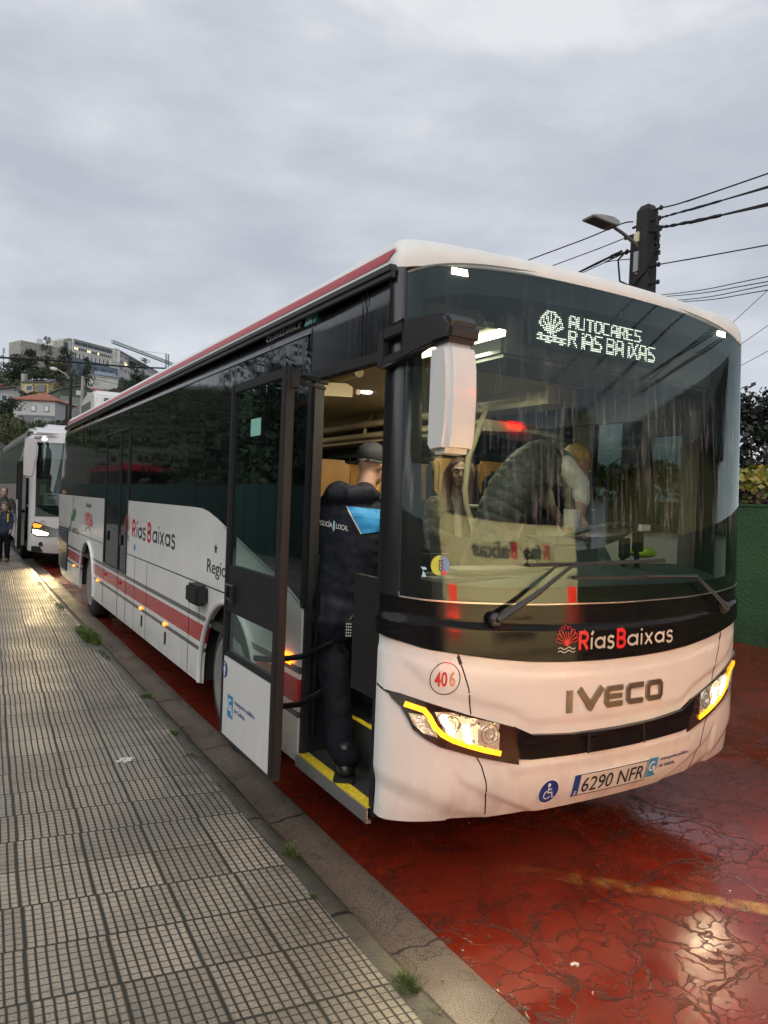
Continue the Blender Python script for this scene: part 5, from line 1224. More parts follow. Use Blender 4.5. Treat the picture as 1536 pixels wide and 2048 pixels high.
# ================================================================== hillside behind
M_conc = mat('pale_concrete', (.56, .55, .51), .85, vary=(.25, .12)); M_conc2 = mat('stained_concrete', (.33, .32, .28), .9, vary=(.5, .25))
M_wing = mat('window_dark_glass', (.045, .06, .075), .25); M_shut = mat('white_shutter', (.62, .64, .64), .7); M_litw = mat('lit_window', (.9, .8, .5), .5, emit=(1, .80, .42), es=.9)
M_bgl = mat('blue_grey_facade', (.13, .17, .22), .5, vary=(.4, .35))
class House:
    def __init__(s, name, label, cat, x1, x2, yb, yt, d1, d2, depth, wallm, group=None):
        L = at(x1, yb, d1); Rr = at(x2, yb, d2); s.O = Vector((L.x, L.y, 0)); U = Vector((Rr.x-L.x, Rr.y-L.y, 0)); s.W = U.length; s.U = U.normalized(); s.V = Vector((-s.U.y, s.U.x, 0))
        if s.V.dot(s.O-Vector((CAM[0], CAM[1], 0))) < 0: s.V = -s.V
        s.D = depth; s.z0 = L.z; s.H = at(x1, yt, d1).z-L.z; s.dm = d1
        s.r = thing(name, label, cat, s.O+Vector((0, 0, s.z0)), group); s.wall = s.block(0, s.W, 0, depth, -3, s.H, wallm, 'wall')
    def P(s, u_, v_, z): return s.O+s.U*u_+s.V*v_+Vector((0, 0, s.z0+z))
    def block(s, u0, u1, v0, v1, z0, z1, m, nm, par=None):
        return MB().prism([(u0, v0), (u1, v0), (u1, v1), (u0, v1)], s.P, z0, z1).build(nm, m, par or s.r)
    def win(s, u0, u1, z0, z1, pane=None, frame=None, face='F', v=None):
        if face == 'F': f = s.block(u0, u1, -.10, .02, z0, z1, frame or M_shut, 'window'); g = .12*(u1-u0); s.block(u0+g, u1-g, -.14, -.09, z0+.1*(z1-z0), z1-.1*(z1-z0), pane or M_wing, 'pane', f)
        else: f = s.block(s.W-.02, s.W+.10, u0, u1, z0, z1, frame or M_shut, 'window'); g = .12*(u1-u0); s.block(s.W+.09, s.W+.14, u0+g, u1-g, z0+.1*(z1-z0), z1-.1*(z1-z0), pane or M_wing, 'pane', f)
    def roof_hip(s, h, m, ov=.4, th=.18):
        a = [(-ov, -ov), (s.W+ov, -ov), (s.W+ov, s.D+ov), (-ov, s.D+ov)]; k = min(s.W, s.D)/2; 
        v = [s.P(x, y, s.H-.05) for x, y in a]+[s.P(x, y, s.H+th) for x, y in a]+[s.P(k, s.D/2, s.H+h), s.P(s.W-k, s.D/2, s.H+h)]
        return MB().add(v, [(0, 1, 2, 3), (0, 1, 5, 4), (1, 2, 6, 5), (2, 3, 7, 6), (3, 0, 4, 7), (4, 5, 9, 8), (5, 6, 9), (6, 7, 8, 9), (7, 4, 8)]).build('roof', m, s.r)
    def roof_gable(s, h, m, front=True, ov=.4, wm=None, apex=.5):
        if front:   # gable end faces the viewer
            pr = [(-ov, s.H-.1), (s.W*apex, s.H+h), (s.W+ov, s.H-.1), (s.W+ov, s.H-.35), (s.W*apex, s.H+h-.3), (-ov, s.H-.35)]
            MB().prism([(0, s.H-.01), (s.W, s.H-.01), (s.W*apex, s.H+h-.25)], lambda a, b_, c_: s.P(a, c_, b_), .0, s.D).build('gable', wm, s.r)
            return MB().prism(pr, lambda a, b_, c_: s.P(a, c_, b_), -ov, s.D+ov).build('roof', m, s.r)
        pr = [(-ov, s.H-.1), (s.D/2, s.H+h), (s.D+ov, s.H-.1), (s.D+ov, s.H-.35), (s.D/2, s.H+h-.3), (-ov, s.H-.35)]
        MB().prism([(0, s.H-.01), (s.D, s.H-.01), (s.D/2, s.H+h-.25)], lambda a, b_, c_: s.P(c_, a, b_), .0, s.W).build('gable', wm, s.r)
        return MB().prism(pr, lambda a, b_, c_: s.P(c_, a, b_), -ov, s.W+ov).build('roof', m, s.r)
M_tile = mat('terracotta_roof', (.26, .095, .06), .8, vary=(.8, .25)); M_rooft = mat('grey_roof', (.13, .125, .125), .8, vary=(.8, .2)); M_roofd = mat('dark_slate_roof', (.055, .06, .07), .6, vary=(.8, .2)); M_redroof = mat('red_tin_roof', (.30, .05, .045), .7, vary=(.7, .2))
# white house with hipped tile roof
h = House('house', 'white and grey house with a reddish hipped roof, nearest above the white coach', 'house', 26, 109, 848, 799, 185, 181, 10, mat('off_white_render', (.47, .465, .45), .85, vary=(.4, .1)))
h.roof_hip(2.5, M_tile, .5); h.block(1.2, h.W+.02, -.03, .02, -3, h.H*.40, mat('grey_render', (.17, .17, .17), .9), 'lower_wall')
W_ = h.W
for a, b_ in ((.10, .20), (.42, .55), (.74, .86)): h.win(W_*a, W_*b_, h.H*.55, h.H*.80, M_shut, mat('blue_grey_frame', (.10, .13, .19), .6))
for a, b_ in ((.52, .60), (.63, .67), (.76, .83), (.86, .90)): h.win(W_*a, W_*b_, h.H*.06, h.H*.26)
# yellow house
h = House('house', 'yellow house with a dark roof and skylights, left of the street pole', 'house', 43, 96, 792, 763, 260, 255, 10, mat('yellow_render', (.47, .36, .16), .85, vary=(.5, .12)))
h.roof_gable(1.7, M_roofd, False, .35, mat('yellow_render_gable', (.40, .32, .17), .85)); W_ = h.W
h.win(W_*.15, W_*.42, h.H*.35, h.H*.78); h.block(W_*.60, W_*.92, -.5, .1, h.H*.30, h.H*.80, M_grey, 'balcony')
for a in (.12, .42, .72): h.win(7.5*a, 7.5*(a+.16), h.H*.12, h.H*.60, face='S')
MB().prism([(W_*.30, 1.0), (W_*.80, 1.0), (W_*.80, 2.2), (W_*.30, 2.2)], lambda a, b_, c_: h.P(a, b_, c_), h.H+.75, h.H+1.25).build('skylight', M_shut, h.r)
MB().prism([(W_*.34, .9), (W_*.54, .9), (W_*.54, 2.0), (W_*.34, 2.0)], lambda a, b_, c_: h.P(a, b_, c_), h.H+.85, h.H+1.28).prism([(W_*.58, .9), (W_*.76, .9), (W_*.76, 2.0), (W_*.58, 2.0)], lambda a, b_, c_: h.P(a, b_, c_), h.H+.85, h.H+1.28).build('skylight_glass', M_black, h.r)
h.block(-.7, .5, .5, 2, -2, h.H+2.6, M_conc2, 'chimney')
# grey gable far left
h = House('house', 'grey gabled house cut by the left edge of the photo', 'house', -28, 46, 800, 779, 230, 228, 10, mat('grey_beige_render', (.33, .31, .30), .9, vary=(.4, .1)))
h.roof_gable(1.6, M_rooft, True, .6, mat('grey_boards', (.24, .225, .22), .9), .78); W_ = h.W
h.win(W_*.40, W_*.58, h.H*.1, h.H*.62); h.win(W_*.62, W_*.70, h.H*.1, h.H*.62)
MB().prism([(W_*.76, h.H+.35), (W_*.80, h.H+.35), (W_*.78, h.H+.75)], lambda a, b_, c_: h.P(a, c_, b_), -.15, 0).build('vent', M_black, h.r)
h = House('house', 'sliver of a house with a pink red roof at the left photo edge', 'house', -30, 5, 778, 768, 320, 318, 10, M_tile); h.roof_hip(1.1, M_redroof)
# green house
Mg = mat('green_render', (.085, .115, .085), .9, vary=(.4, .15))
h = House('house', 'green gabled house with grey lower floors, behind the street poles', 'house', 118, 187, 850, 776, 200, 202, 12, Mg)
h.roof_gable(1.75, M_rooft, True, .35, Mg, .62); W_ = h.W
h.block(.1, W_*.62, -.06, .02, h.H*.18, h.H*.80, mat('grey_plaster', (.25, .25, .235), .9), 'front_wall')
h.win(W_*.46, W_*.62, h.H*.86, h.H*.99, M_shut); h.win(W_*.78, W_*.94, h.H*.84, h.H*.97, M_shut)
h.win(W_*.10, W_*.26, h.H*.50, h.H*.66); h.win(W_*.44, W_*.52, h.H*.46, h.H*.60)
h = House('house', 'low house with a red tin roof right of the green gable', 'house', 176, 209, 790, 777, 285, 287, 12, M_conc2); h.roof_gable(1.3, M_redroof, False, .3, M_conc2)
h = House('house', 'brown gabled house under the concrete shaft, behind the bus roof', 'house', 207, 252, 800, 784, 300, 303, 14, mat('brown_render', (.17, .14, .09), .9)); h.roof_gable(2.0, M_rooft, True, .5, mat('brown_boards', (.15, .125, .085), .9), .45); h.win(h.W*.1, h.W*.2, h.H*.3, h.H*.8, M_litw)
# hospital-like long building on the crest
zt = at(145, 676, 520).z; A_ = at(145, 676, 520); B_ = atz(226, 697, zt); dB = hypot(B_.x-CAM[0], B_.y-CAM[1])
h = House('long_building', 'long white concrete building on the hill crest with a curved left end', 'building', 146, 226, 705, 677, 520, dB, 24, M_conc); W_, H_ = h.W, h.H
h.block(W_*.02, W_*.98, .5, 12, -9, 0.1, M_bgl, 'lower_storeys')
for k in range(6): h.block(W_*(.03+k*.158), W_*(.03+k*.158+.145), -.15, .05, H_*.62, H_*.86, M_wing, 'window')
for k in range(18):
    h.block(W_*(.03+k*.052), W_*(.03+k*.052+.034), -.15, .05, H_*.26, H_*.42, M_litw if k in (0, 1, 6, 7, 11) else M_wing, 'window')
for k in range(9): h.block(W_*(.05+k*.10), W_*(.05+k*.10+.012), -.2, .4, -3.2, .1, M_black, 'pillar')
h.block(0, W_, -.25, .1, H_*.93, H_*1.0, M_conc2, 'parapet')
MB().prism([(-6.5, -3.5), (0, -3.5), (0, H_*1.0), (-2, H_*1.0), (-5, H_*.86), (-6.5, H_*.72)], lambda a, b_, c_: h.P(a, c_, b_), 1.5, 11).build('curved_end', M_conc2, h.r)
h.block(-5.6, -3.2, 1.3, 1.6, -2, H_*.62, M_wing, 'end_window'); h.block(-2.6, -.4, 1.3, 1.6, -2, H_*.8, M_conc, 'end_fin')
h.block(W_*.995, W_+4.6, -1.5, 11, -6, H_*1.06, M_conc, 'stair_tower')
Wt = W_
h.block(W_*.86, W_+2.6, -3.5, -1.4, -22, H_*.05, M_conc, 'concrete_shaft')
h2 = House('rear_wing', 'long white wing of windows sloping away right of the concrete tower', 'building', 238, 330, 764, 702, dB, 640, 24, M_conc)
zt2 = h2.H
for k in range(12):
    u0 = h2.W*(.01+k*.08)
    for q, (a, b_) in enumerate(((.84, .93), (.62, .72), (.40, .50))): 
        h2.block(u0, u0+h2.W*.05, -.15, .05, zt2*a, zt2*b_, M_litw if (k, q) in ((1, 1), (3, 2)) else M_wing, 'window')
h2.block(0, h2.W, -.6, .1, zt2*.98, zt2*1.02, M_wing, 'roof_edge')
h3 = House('concrete_block_building', 'windowless concrete block with a dark glass side at the upper left', 'building', 17, 40, 722, 685, 495, 482, 26, M_conc2)
h4 = House('glass_wing', 'dark glazed building under a thin roof edge behind the eucalyptus', 'building', 41, 100, 722, 689, 484, 492, 14, mat('dark_green_glass', (.035, .05, .055), .3, vary=(.3, .4)))
h4.block(-1, h4.W, -.5, 1.5, h4.H*1.08, h4.H*1.13, M_grey, 'roof_edge')
for k in range(7): h4.block(h4.W*(.02+.14*k), h4.W*(.03+.14*k), -.2, .1, 0, h4.H, M_conc, 'pillar')
h5 = House('service_tower', 'pale square tower top behind the tall eucalyptus', 'building', 72, 84, 720, 677, 560, 560, 12, M_conc)
h6 = House('blue_grey_block', 'blue grey building below the long white one, half hidden by trees', 'building', 98, 236, 738, 704, 495, 535, 20, M_bgl)
for k in range(8): h6.block(h6.W*(.02+.12*k), h6.W*(.07+.12*k), -.2, .1, h6.H*.35, h6.H*.75, M_wing, 'window')
h7 = House('white_pavilion', 'small white building low at the foot of the concrete shaft', 'building', 188, 236, 770, 748, 420, 424, 16, M_conc); h7.roof_gable(3, M_bgl, False, .4, M_conc)
# crane
cr = thing('tower_crane', 'green lattice tower crane on the skyline above the bus roof', 'crane', at(334, 760, 640))
M_crane = mat('crane_green', (.07, .14, .11), .6)
def lattice(p0, p1, w_, n, r, m, nm):
    p0, p1 = Vector(p0), Vector(p1); d = (p1-p0).normalized(); s1 = d.cross(Vector((0, 0, 1)) if abs(d.z) < .9 else Vector((1, 0, 0))).normalized()*w_/2; s2 = d.cross(s1).normalized()*w_/2; mb = MB()
    cs = [s1+s2, s1-s2, -s1-s2, -s1+s2]
    for c in cs: mb.tube([p0+c, p1+c], r, 4)
    for i in range(n):
        a, b_ = p0.lerp(p1, i/n), p0.lerp(p1, (i+1)/n)
        for j in range(4): mb.tube([a+cs[j], b_+cs[(j+1) % 4]], r*.7, 4)
    mb.build(nm, m, cr)
lattice(at(334, 760, 640), at(334.5, 708, 640), 2.2, 14, .2, M_crane, 'mast')
lattice(at(224, 683, 590), at(346, 729, 650), 1.9, 40, .2, M_crane, 'jib')
MB().tube([at(334.5, 708, 640), at(280, 701, 615)], .12, 4).build('jib_tie', M_crane, cr)
# street poles by the houses
def bgpole(label, px, yb, yt, d, r, m, arm=None):
    b0 = at(px, yb, d); o_ = thing('street_pole', label, 'pole', b0); tpt = at(px+(yb-yt)*.03, yt, d); tp = Vector((b0.x, b0.y, tpt.z))
    MB().tube([b0-Vector((0, 0, 1.5)), tp], [r*1.2, r*.8], 8).build('pole_shaft', m, o_)
    if arm:
        pts = [at(a, b_, d) for a, b_ in arm]; MB().tube(pts, .09, 6).build('lamp_arm', M_conc2, o_); 
        a, b_ = pts[-1], at(arm[-1][0]-14, arm[-1][1]-3, d); MB().tube([a, (a+b_)/2, b_], [(.2, .12), (.28, .16), (.14, .08)], 8).build('lamp_head', mat('pale_lamp_head', (.5, .52, .52), .4), o_)
    return o_
bgpole('dark pole with a curved lamp arm in front of the green house', 139, 862, 747, 85, .17, M_pole, [(139, 757), (132, 749), (122, 743), (114, 739)])
bgpole('pale concrete pole in front of the green house', 163, 840, 752, 95, .22, M_conc2)
bgpole('short dark pole left beside the lamp pole', 132, 862, 812, 84, .15, M_pole)
for a, b_, l in (((166, 752), (262, 775), 'thin wire sloping right from the pale pole'), ((143, 748), (262, 762), 'thin wire from the lamp pole to the right')):
    wire([at(*a, 92), at(*b_, 110)], .03, l, group='thin wires by the houses')
# trees on the hill (px centre, py base, py top, width px, distance)
def ptree(label, px, yb, yt, wpx, d, mt, n=700, cone=False, **k):
    b0 = at(px, yb, d); tp = at(px, yt, d); kk = d/FPX
    return tree(label, b0, tp.z-b0.z, wpx*kk*1.02, mt, M_bark, n, leaf=wpx*kk*k.pop('lf', .075), cone=cone, group='trees on the hillside', **k)
ptree('tall clumpy eucalyptus between the two hilltop buildings', 92, 745, 674, 30, 471, M_darkleaf, 1400, nb=16, crown0=.12)
ptree('pointed dark conifer at the left photo edge below the concrete block', 6, 740, 694, 15, 345, M_darkleaf, 700, True, crown0=.05)
ptree('broad dark tree mass under the concrete block building', 28, 764, 706, 46, 294, M_darkleaf, 1600, nb=20, crown0=.05)
ptree('dark round tree left of the eucalyptus, in front of the glass wing', 62, 752, 700, 42, 368, M_darkleaf, 1500, nb=20, crown0=.05)
ptree('round dark tree before the curved end of the long building', 129, 742, 694, 34, 494, M_darkleaf, 1200, nb=14, crown0=.1)
ptree('broad conifer shaped tree in front of the long building', 172, 768, 711, 36, 386, M_darkleaf, 1500, True, nb=18, crown0=.05)
ptree('rusty olive tree halfway up the hill behind the lamp', 118, 762, 726, 52, 322, M_brownleaf, 1300, nb=18, crown0=.05)
ptree('dark tree mass above the yellow house', 75, 768, 735, 54, 271, M_midleaf, 1500, nb=18, crown0=.05)
ptree('dark trees between yellow and green houses', 118, 800, 752, 26, 221, M_darkleaf, 1000, nb=14, crown0=.05)
ptree('thin eucalyptus in front of the sloping wing', 262, 775, 714, 30, 437, M_darkleaf, 620, nb=12, crown0=.3, lf=.09)
ptree('second thin eucalyptus farther right before the sloping wing', 286, 765, 712, 26, 460, M_darkleaf, 480, nb=10, crown0=.35, lf=.09)
ptree('low dark tree right of the concrete shaft', 246, 790, 756, 26, 345, M_darkleaf, 800, nb=12, crown0=.05)
ptree('dark trees over the brown house by the bus roof', 275, 790, 748, 50, 368, M_darkleaf, 1300, nb=18, crown0=.05)
ptree('dark bushy tree at the far left below the grey gable', 16, 848, 797, 64, 106, M_darkleaf, 2200, nb=22, crown0=.02, lf=.05)
ptree('lighter olive bushes above the coach at the left edge', 14, 885, 828, 62, 92, M_oliveleaf, 2200, nb=22, crown0=.02, lf=.05)
ptree('small dark bush between the grey gable and the tiled roof', 42, 800, 781, 20, 191, M_darkleaf, 500, nb=10, crown0=.02)
ptree('thin young tree in front of the yellow house', 68, 806, 768, 16, 197, M_brownleaf, 260, nb=8, crown0=.3, lf=.1)
ptree('dark hedge under the white house wall', 88, 880, 843, 70, 101, M_midleaf, 1600, nb=18, crown0=.02, lf=.05)
def fnh():
    while True:
        r = random.uniform(110, 560); az = R(random.uniform(-24, 17)); x, y = CAM[0]+r*sin(az), CAM[1]+r*cos(az)
        if mn.noise(Vector((x*.05, y*.05, 1))) > -.25: break
    return Vector((x, y, terr(x, y)+random.random()**1.3*(1.3 if r < 330 else 1.3+(r-330)*.014))), 0
vs, fs, mi = leaves(52000, fnh, 1.35); tag(MB().add(vs, fs).build('hillside_shrubs', M_midleaf), 'dark shrubs and undergrowth covering the hillside between the houses', 'shrubs', kind='stuff')
#SECTION_END_BG
# ================================================================== the white coach behind
CY, CX0, CX1 = 14.9, -.22, 2.33
co_ = thing('coach', 'white touring coach with lit headlights and open door, parked behind the red striped bus', 'coach', (1.05, 21, 0))
M_cw = mat('coach_white', (.66, .64, .63), .2, coat=.4, vary=(1.5, .05)); M_cpink = mat('coach_pale_pink', (.56, .45, .47), .2, coat=.4)
def cf(x):   # curved front of the coach
    s = abs((x-1.055)/1.275); return CY+.25*s*s+.35*(1-(1-min(1, s)**4)**.25)
def CF(x, z, o=0.):
    lean = .0 if z < 1.0 else .20*((z-1.0)/2.2)**1.6; e = .01
    y = cf(x)+lean+(.10*((.7-z)/.4)**2 if z < .7 else 0); return Vector((x, y-o, z))
xs_ = [CX0+.0+2.55*(.5-.5*cos(pi*i/24)) for i in range(25)]
def cpanel(nm, lo, hi, m, off, par=co_, x0=CX0, x1=CX1, zr=.1):
    X = [x0+(x1-x0)*(.5-.5*cos(pi*i/24)) for i in range(25)]
    return panel(nm, [(x, lo(x)) for x in X]+[(x, hi(x)) for x in X[::-1]], CF, off, .03, m, par, res=(.08, zr))
cpanel('front_panel', lambda x: .33+.06*abs((x-1.05)/1.27)**3, lambda x: 1.15+.35*abs((x-1.05)/1.27)**4, M_cw, 0)
cpanel('front_cap', lambda x: 2.80, lambda x: 3.02, M_cw, 0)
MB().prism([(CY+.20, 2.98), (CY+.42, 3.08), (CY+.9, 3.16), (CY+6, 3.20), (CY+12, 3.18), (CY+12, 2.9), (CY+.3, 2.9)], acpt, CX0+.04, CX1-.04).build('roof', M_cw, co_, bev=.07)
MB().prism([(CY+1.0, 3.1), (CY+1.3, 3.28), (CY+4.5, 3.28), (CY+5, 3.1)], acpt, CX0+.35, CX1-.35).build('roof_unit', M_cw, co_, bev=.05)
cpanel('windshield', lambda x: 1.16, lambda x: 2.80, M_wind2 if False else thin_glass('coach_windshield_glass', (.34, .40, .38), 1.3, .02), .004, x0=CX0+.10, x1=CX1-.10, zr=.2)
for a, b_ in ((CX0, CX0+.11), (CX1-.11, CX1)): cpanel('windshield_post', lambda x: 1.12, lambda x: 2.83, M_cw, .004, x0=a, x1=b_)
cpanel('windshield_border', lambda x: 1.16, lambda x: 1.33, M_black, -.02, x0=CX0+.10, x1=CX1-.10)
cpanel('sun_blind', lambda x: 2.45, lambda x: 2.74, mat('grey_blind', (.33, .34, .37), .7), -.12, x0=CX0+.22, x1=CX1-.2)
MB().box(CX0+.2, CX1-.2, CY+.45, CY+1.0, 1.1, 1.34).build('dashboard', M_grey, co_, bev=.04)
MB().box(CX0+.02, CX1-.02, CY+1.6, CY+1.64, 1.0, 2.9).build('cab_partition', M_seatdark, co_)
for x in (.12, .62, 1.5): MB().prism([(0, 0), (.12, 0), (.10, .62), (.02, .66)], lambda a, b_, c_: Vector((x+c_, CY+1.25+a, 1.35+b_)), -.2, .2).build('seat_back', M_dashlt, co_, bev=.03)
MB().box(-.02, .10, CY+.42, CY+.43, 1.62, 1.87).build('white_permit_card', mat('pale_card', (.62, .66, .40), .6), co_)
cs_ = MB().box(.06, .50, CY+.40, CY+.41, 1.40, 1.68).build('paper_sign', M_wv, co_); OFF[cs_] = OFF[co_]
mb = MB(); 
for k, (a, b_) in enumerate(((.14, .32), (.36, .44), (.14, .40), (.16, .30))): mb.box(a, b_, CY+.396, CY+.399, 1.62-k*.055, 1.635-k*.055)
mb.build('sign_lines', M_darkv, cs_)
U2().ring((.045, 1.02), .045, .006, 24).rib([(.045, 1.02), (.045, 1.06)], .006).rib([(.045, 1.02), (.010, 1.0)], .006).rib([(.045, 1.02), (.080, 1.0)], .006).put('round_emblem', CF, M_chrome, co_, .004, .002)
MB().ell((.05, CF(.05, 2.87).y-.0, 2.87), (.075, .03, .018), 8).build('front_top_lamp', mat('coach_top_lamp', (1, 1, .95), .3, emit=(1, .97, .85), es=4), co_, True)
def coachlight(sg):
    mx_ = lambda x: x if sg > 0 else 2.11-x
    hp = [(-.16, .98), (-.10, 1.05), (.08, .97), (.42, .86), (.46, .74), (.16, .71), (-.08, .72), (-.18, .80)]
    hl = panel('headlight', [(mx_(a), b_) for a, b_ in hp], CF, .012, .02, M_chrome, co_, res=(.05, .05)); OFF[hl] = OFF[co_]
    panel('lit_lamp', [(mx_(a), b_) for a, b_ in ((-.15, .87), (.0, .85), (.16, .79), (.12, .745), (-.06, .745), (-.14, .79))], CF, .018, .004, mat('coach_lit_headlamp', (1, .95, .8), .3, emit=(1, .72, .33), es=14), hl, res=(.05, .05))
    panel('indicator', [(mx_(a), b_) for a, b_ in ((-.15, .97), (-.11, 1.01), (.03, .965), (-.02, .91), (-.13, .91))], CF, .019, .004, mat('coach_indicator', (.9, .3, .03), .3, emit=(1, .25, .02), es=1.6), hl, res=(.05, .05))
    ld = bpy.data.lights.new('coach_beam', 'SPOT'); ld.energy = 150; ld.color = (1, .74, .36); ld.spot_size = R(85); ld.spot_blend = 1; ld.shadow_soft_size = .08
    lo = bpy.data.objects.new('coach_beam', ld); C.objects.link(lo); lo.location = Vector((mx_(.0), CY-.08, .82))-Vector(OFF[co_]); lo.rotation_euler = (R(83), 0, R(180)); lo.parent = co_
coachlight(1); coachlight(-1)
for x in (.02, 2.09): MB().lathe([(0, .05), (-.02, .045), (-.015, .03)], (x, CF(x, .55).y, .55), 'y', 20).build('fog_lamp', M_black, co_, True)
U2().rib([(-.20, 1.12), (-.06, .98), (.25, .90), (.7, .88)], .012).rib([(.45, .33), (.62, .72)], .010).put('front_seams', CF, M_black, co_, .003, .002)
# mirror hanging from the front corner
MB().prism([(-.37, 2.88), (-.25, 2.87), (-.13, 2.72), (-.14, 2.48), (-.20, 2.05), (-.26, 1.98), (-.40, 2.01), (-.41, 2.5)], lambda a, b_, c_: Vector((a, c_, b_)), 14.65, 14.82).build('mirror_housing', M_cw, co_, bev=.04)
MB().tube([(-.30, 14.75, 2.80), (-.22, 14.85, 2.88), (-.05, 15.15, 2.90)], .045, 8).build('mirror_arm', M_cw, co_, True)
# curb side: door opening 15.3-17.1, then the body
MB().box(-.24, -.19, 17.25, 27, .42, 1.86).build('side_panel', M_cpink, co_)
MB().box(-.235, -.20, 17.25, 27, 1.88, 2.88).build('side_glazing', M_sideglass, co_)
MB().prism([(17.1, .38), (17.28, .38), (17.15, 1.9), (16.9, 2.9), (16.2, 3.08), (15.5, 3.10), (15.5, 3.04), (16.1, 3.01), (16.75, 2.85), (16.98, 1.9)], acpt, -.25, -.17).build('door_arch', M_cw, co_)
MB().box(-.235, -.225, 17.3, 27, 1.06, 1.075).box(-.25, -.18, 17.25, 27, 2.88, 2.98).build('side_trim', M_grey, co_)
MB().box(-.16, 2.3, 15.15, 26.9, .38, .50).box(-.1, 1.0, 17.2, 17.24, .5, 2.9).build('coach_floor', M_black, co_)
MB().box(-.10, -.04, 15.25, 16.0, .45, 1.35).build('door_step_panel', M_black, co_); MB().tube([(-.15, 15.3, 1.36), (-.18, 16.2, 1.36), (-.14, 16.9, 1.40)], .02, 8).tube([(-.12, 15.32, 1.3), (-.12, 15.36, 2.2)], .03, 8).build('door_rail', M_creamtube, co_, True)
dl_ = MB().box(-0.38, -0.34, 15.95, 16.65, .40, 2.35).build('coach_door', M_sideglass, co_); OFF[dl_] = OFF[co_]
MB().box(-0.4, -0.32, 15.93, 15.99, .38, 2.38).box(-0.4, -0.32, 16.62, 16.68, .38, 2.38).box(-0.4, -0.32, 15.99, 16.62, 2.33, 2.38).build('door_frame', M_black, dl_)
MB().prism([(15.99, .42), (16.62, .42), (16.62, 1.5), (15.99, 1.0)], acpt, -.395, -.385).build('lower_door_panel', M_cw, dl_)
MB().tube([(-.37, 15.97, 2.36), (-.25, 15.9, 2.95)], .025, 6).build('upper_door_arm', M_alu, dl_)
for y, in ((17.9,), (24.5,)): MB().lathe([(0, .30), (-.01, .42), (.03, .47), (.22, .48), (.29, .40)], (-.20, y, .48), 'x', 32).build('wheel', M_tyre, co_, True)
MB().lathe([(0, .30), (-.01, .42), (.03, .47), (.22, .48), (.29, .40)], (1.9, 17.9, .48), 'x', 24).build('wheel', M_tyre, co_, True)
MB().box(.1, 2.2, 15.2, 26.8, .30, .42).build('underbody', M_black, co_)
U2().text('LINE', -21.6, 1.50, .22, .9, .03).put('faded_side_lettering', lambda u_, z, o=0.: Vector((-.242-o, -u_, z)), mat('faded_grey_vinyl', (.35, .33, .35), .5), co_) if False else None
# ================================================================== bus in front (stands behind the camera, seen mirrored in the windshield)
fb = thing('bus_ahead', 'rear of a white bus with lit brake lamps standing ahead of the striped bus', 'bus', (1.27, -6, 0))
FY = -2.35
MB().prism([(FY, .35), (FY-.0, 1.5), (FY-.12, 2.6), (FY-.35, 3.0), (FY-11, 3.05), (FY-11, .35)], acpt, .02, 2.53).build('bus_body', mat('cream_white_paint', (.66, .63, .55), .4), fb, bev=.08)
MB().prism([(FY-.03, 1.95), (FY-.10, 2.74), (FY-.18, 2.74), (FY-.09, 1.95)], acpt, .22, 2.33).build('rear_window', M_sideglass, fb)
MB().box(.16, 2.39, FY-.02, FY+.012, .55, .60).box(.9, 1.65, FY-.02, FY+.012, .70, 1.05).build('engine_grille', M_plastic, fb)
for x in (.14, 2.27): MB().box(x, x+.15, FY-.05, FY+.035, .75, 1.35).build('brake_lamp', M_leds, fb, bev=.01)
MB().ell((1.62, FY-.27, 2.93), (.16, .03, .035), 10).build('high_brake_lamp', mat('high_led_red', (.8, .05, .03), .3, emit=(1, .01, .01), es=22), fb, True)
FBm = lambda u_, z, o=0.: Vector((2.55-u_, FY+o, z))
riasb = [U2(), U2()]
riasb[0].text('R', .62, 1.62, .14, .12, .035); riasb[0].text('B', 1.18, 1.62, .14, .11, .035); riasb[1].text('ías', .77, 1.62, .14, .30, .03); riasb[1].text('aixas', 1.32, 1.62, .14, .62, .03)
riasb[0].put('rear_initials', FBm, M_red, fb, .012, .001); riasb[1].put('rear_lettering', FBm, M_darkv, fb, .012, .001)
for x in (.215, 2.345):
    ld = bpy.data.lights.new('brake_light', 'AREA'); ld.energy = 4.5 if x < 1 else .3; ld.size = .16; ld.color = (1, .04, .03)
    lo = bpy.data.objects.new('brake_light', ld); C.objects.link(lo); lo.location = Vector((x, FY+.06, 1.05))-Vector((1.27, -6, 0)); lo.rotation_euler = (R(90), 0, 0); lo.parent = fb
fb.location.x += .50
# ================================================================== left of the pavement, mirrored in the bus windows
m, t, o, co = base_mat('dark_green_sheet_fence')
b = N(t, 'ShaderNodeBsdfPrincipled'); LK(t, b.outputs[0], o.inputs[0]); b.inputs['Roughness'].default_value = .6
s = N(t, 'ShaderNodeSeparateXYZ'); LK(t, co, s.inputs[0]); fz = math_(t, 'FRACT', math_(t, 'MULTIPLY', s.outputs['Y'], .8))
col = mixc(t, math_(t, 'LESS_THAN', fz, .05), (.035, .10, .085), (.008, .02, .018)); col = mixc(t, 1, col, rng(t, noise(t, co, 1.2, 5, .6, 0, (1, 1, .3)), .3, .7, .7, 1.2), 'MULTIPLY'); LK(t, col, b.inputs['Base Color'])
tag(MB().box(-6.55, -6.50, -12, 120, .1, 2.15).build('sheet_fence', m, loc=(-6.5, 10, 0)), 'dark green sheet metal fence along the left of the pavement', 'fence')
def fnl():
    x = random.uniform(-44, -7.5); y = random.uniform(-30, 60)
    return Vector((x, y, max(terr(x, y), 0)+random.random()**1.2*(2.3+.06*abs(x)))), 0
vs, fs, mi = leaves(26000, fnl, .55); tag(MB().add(vs, fs).build('slope_shrubs', M_midleaf), 'dense shrubs on the slope above the sheet metal fence', 'shrubs', kind='stuff')
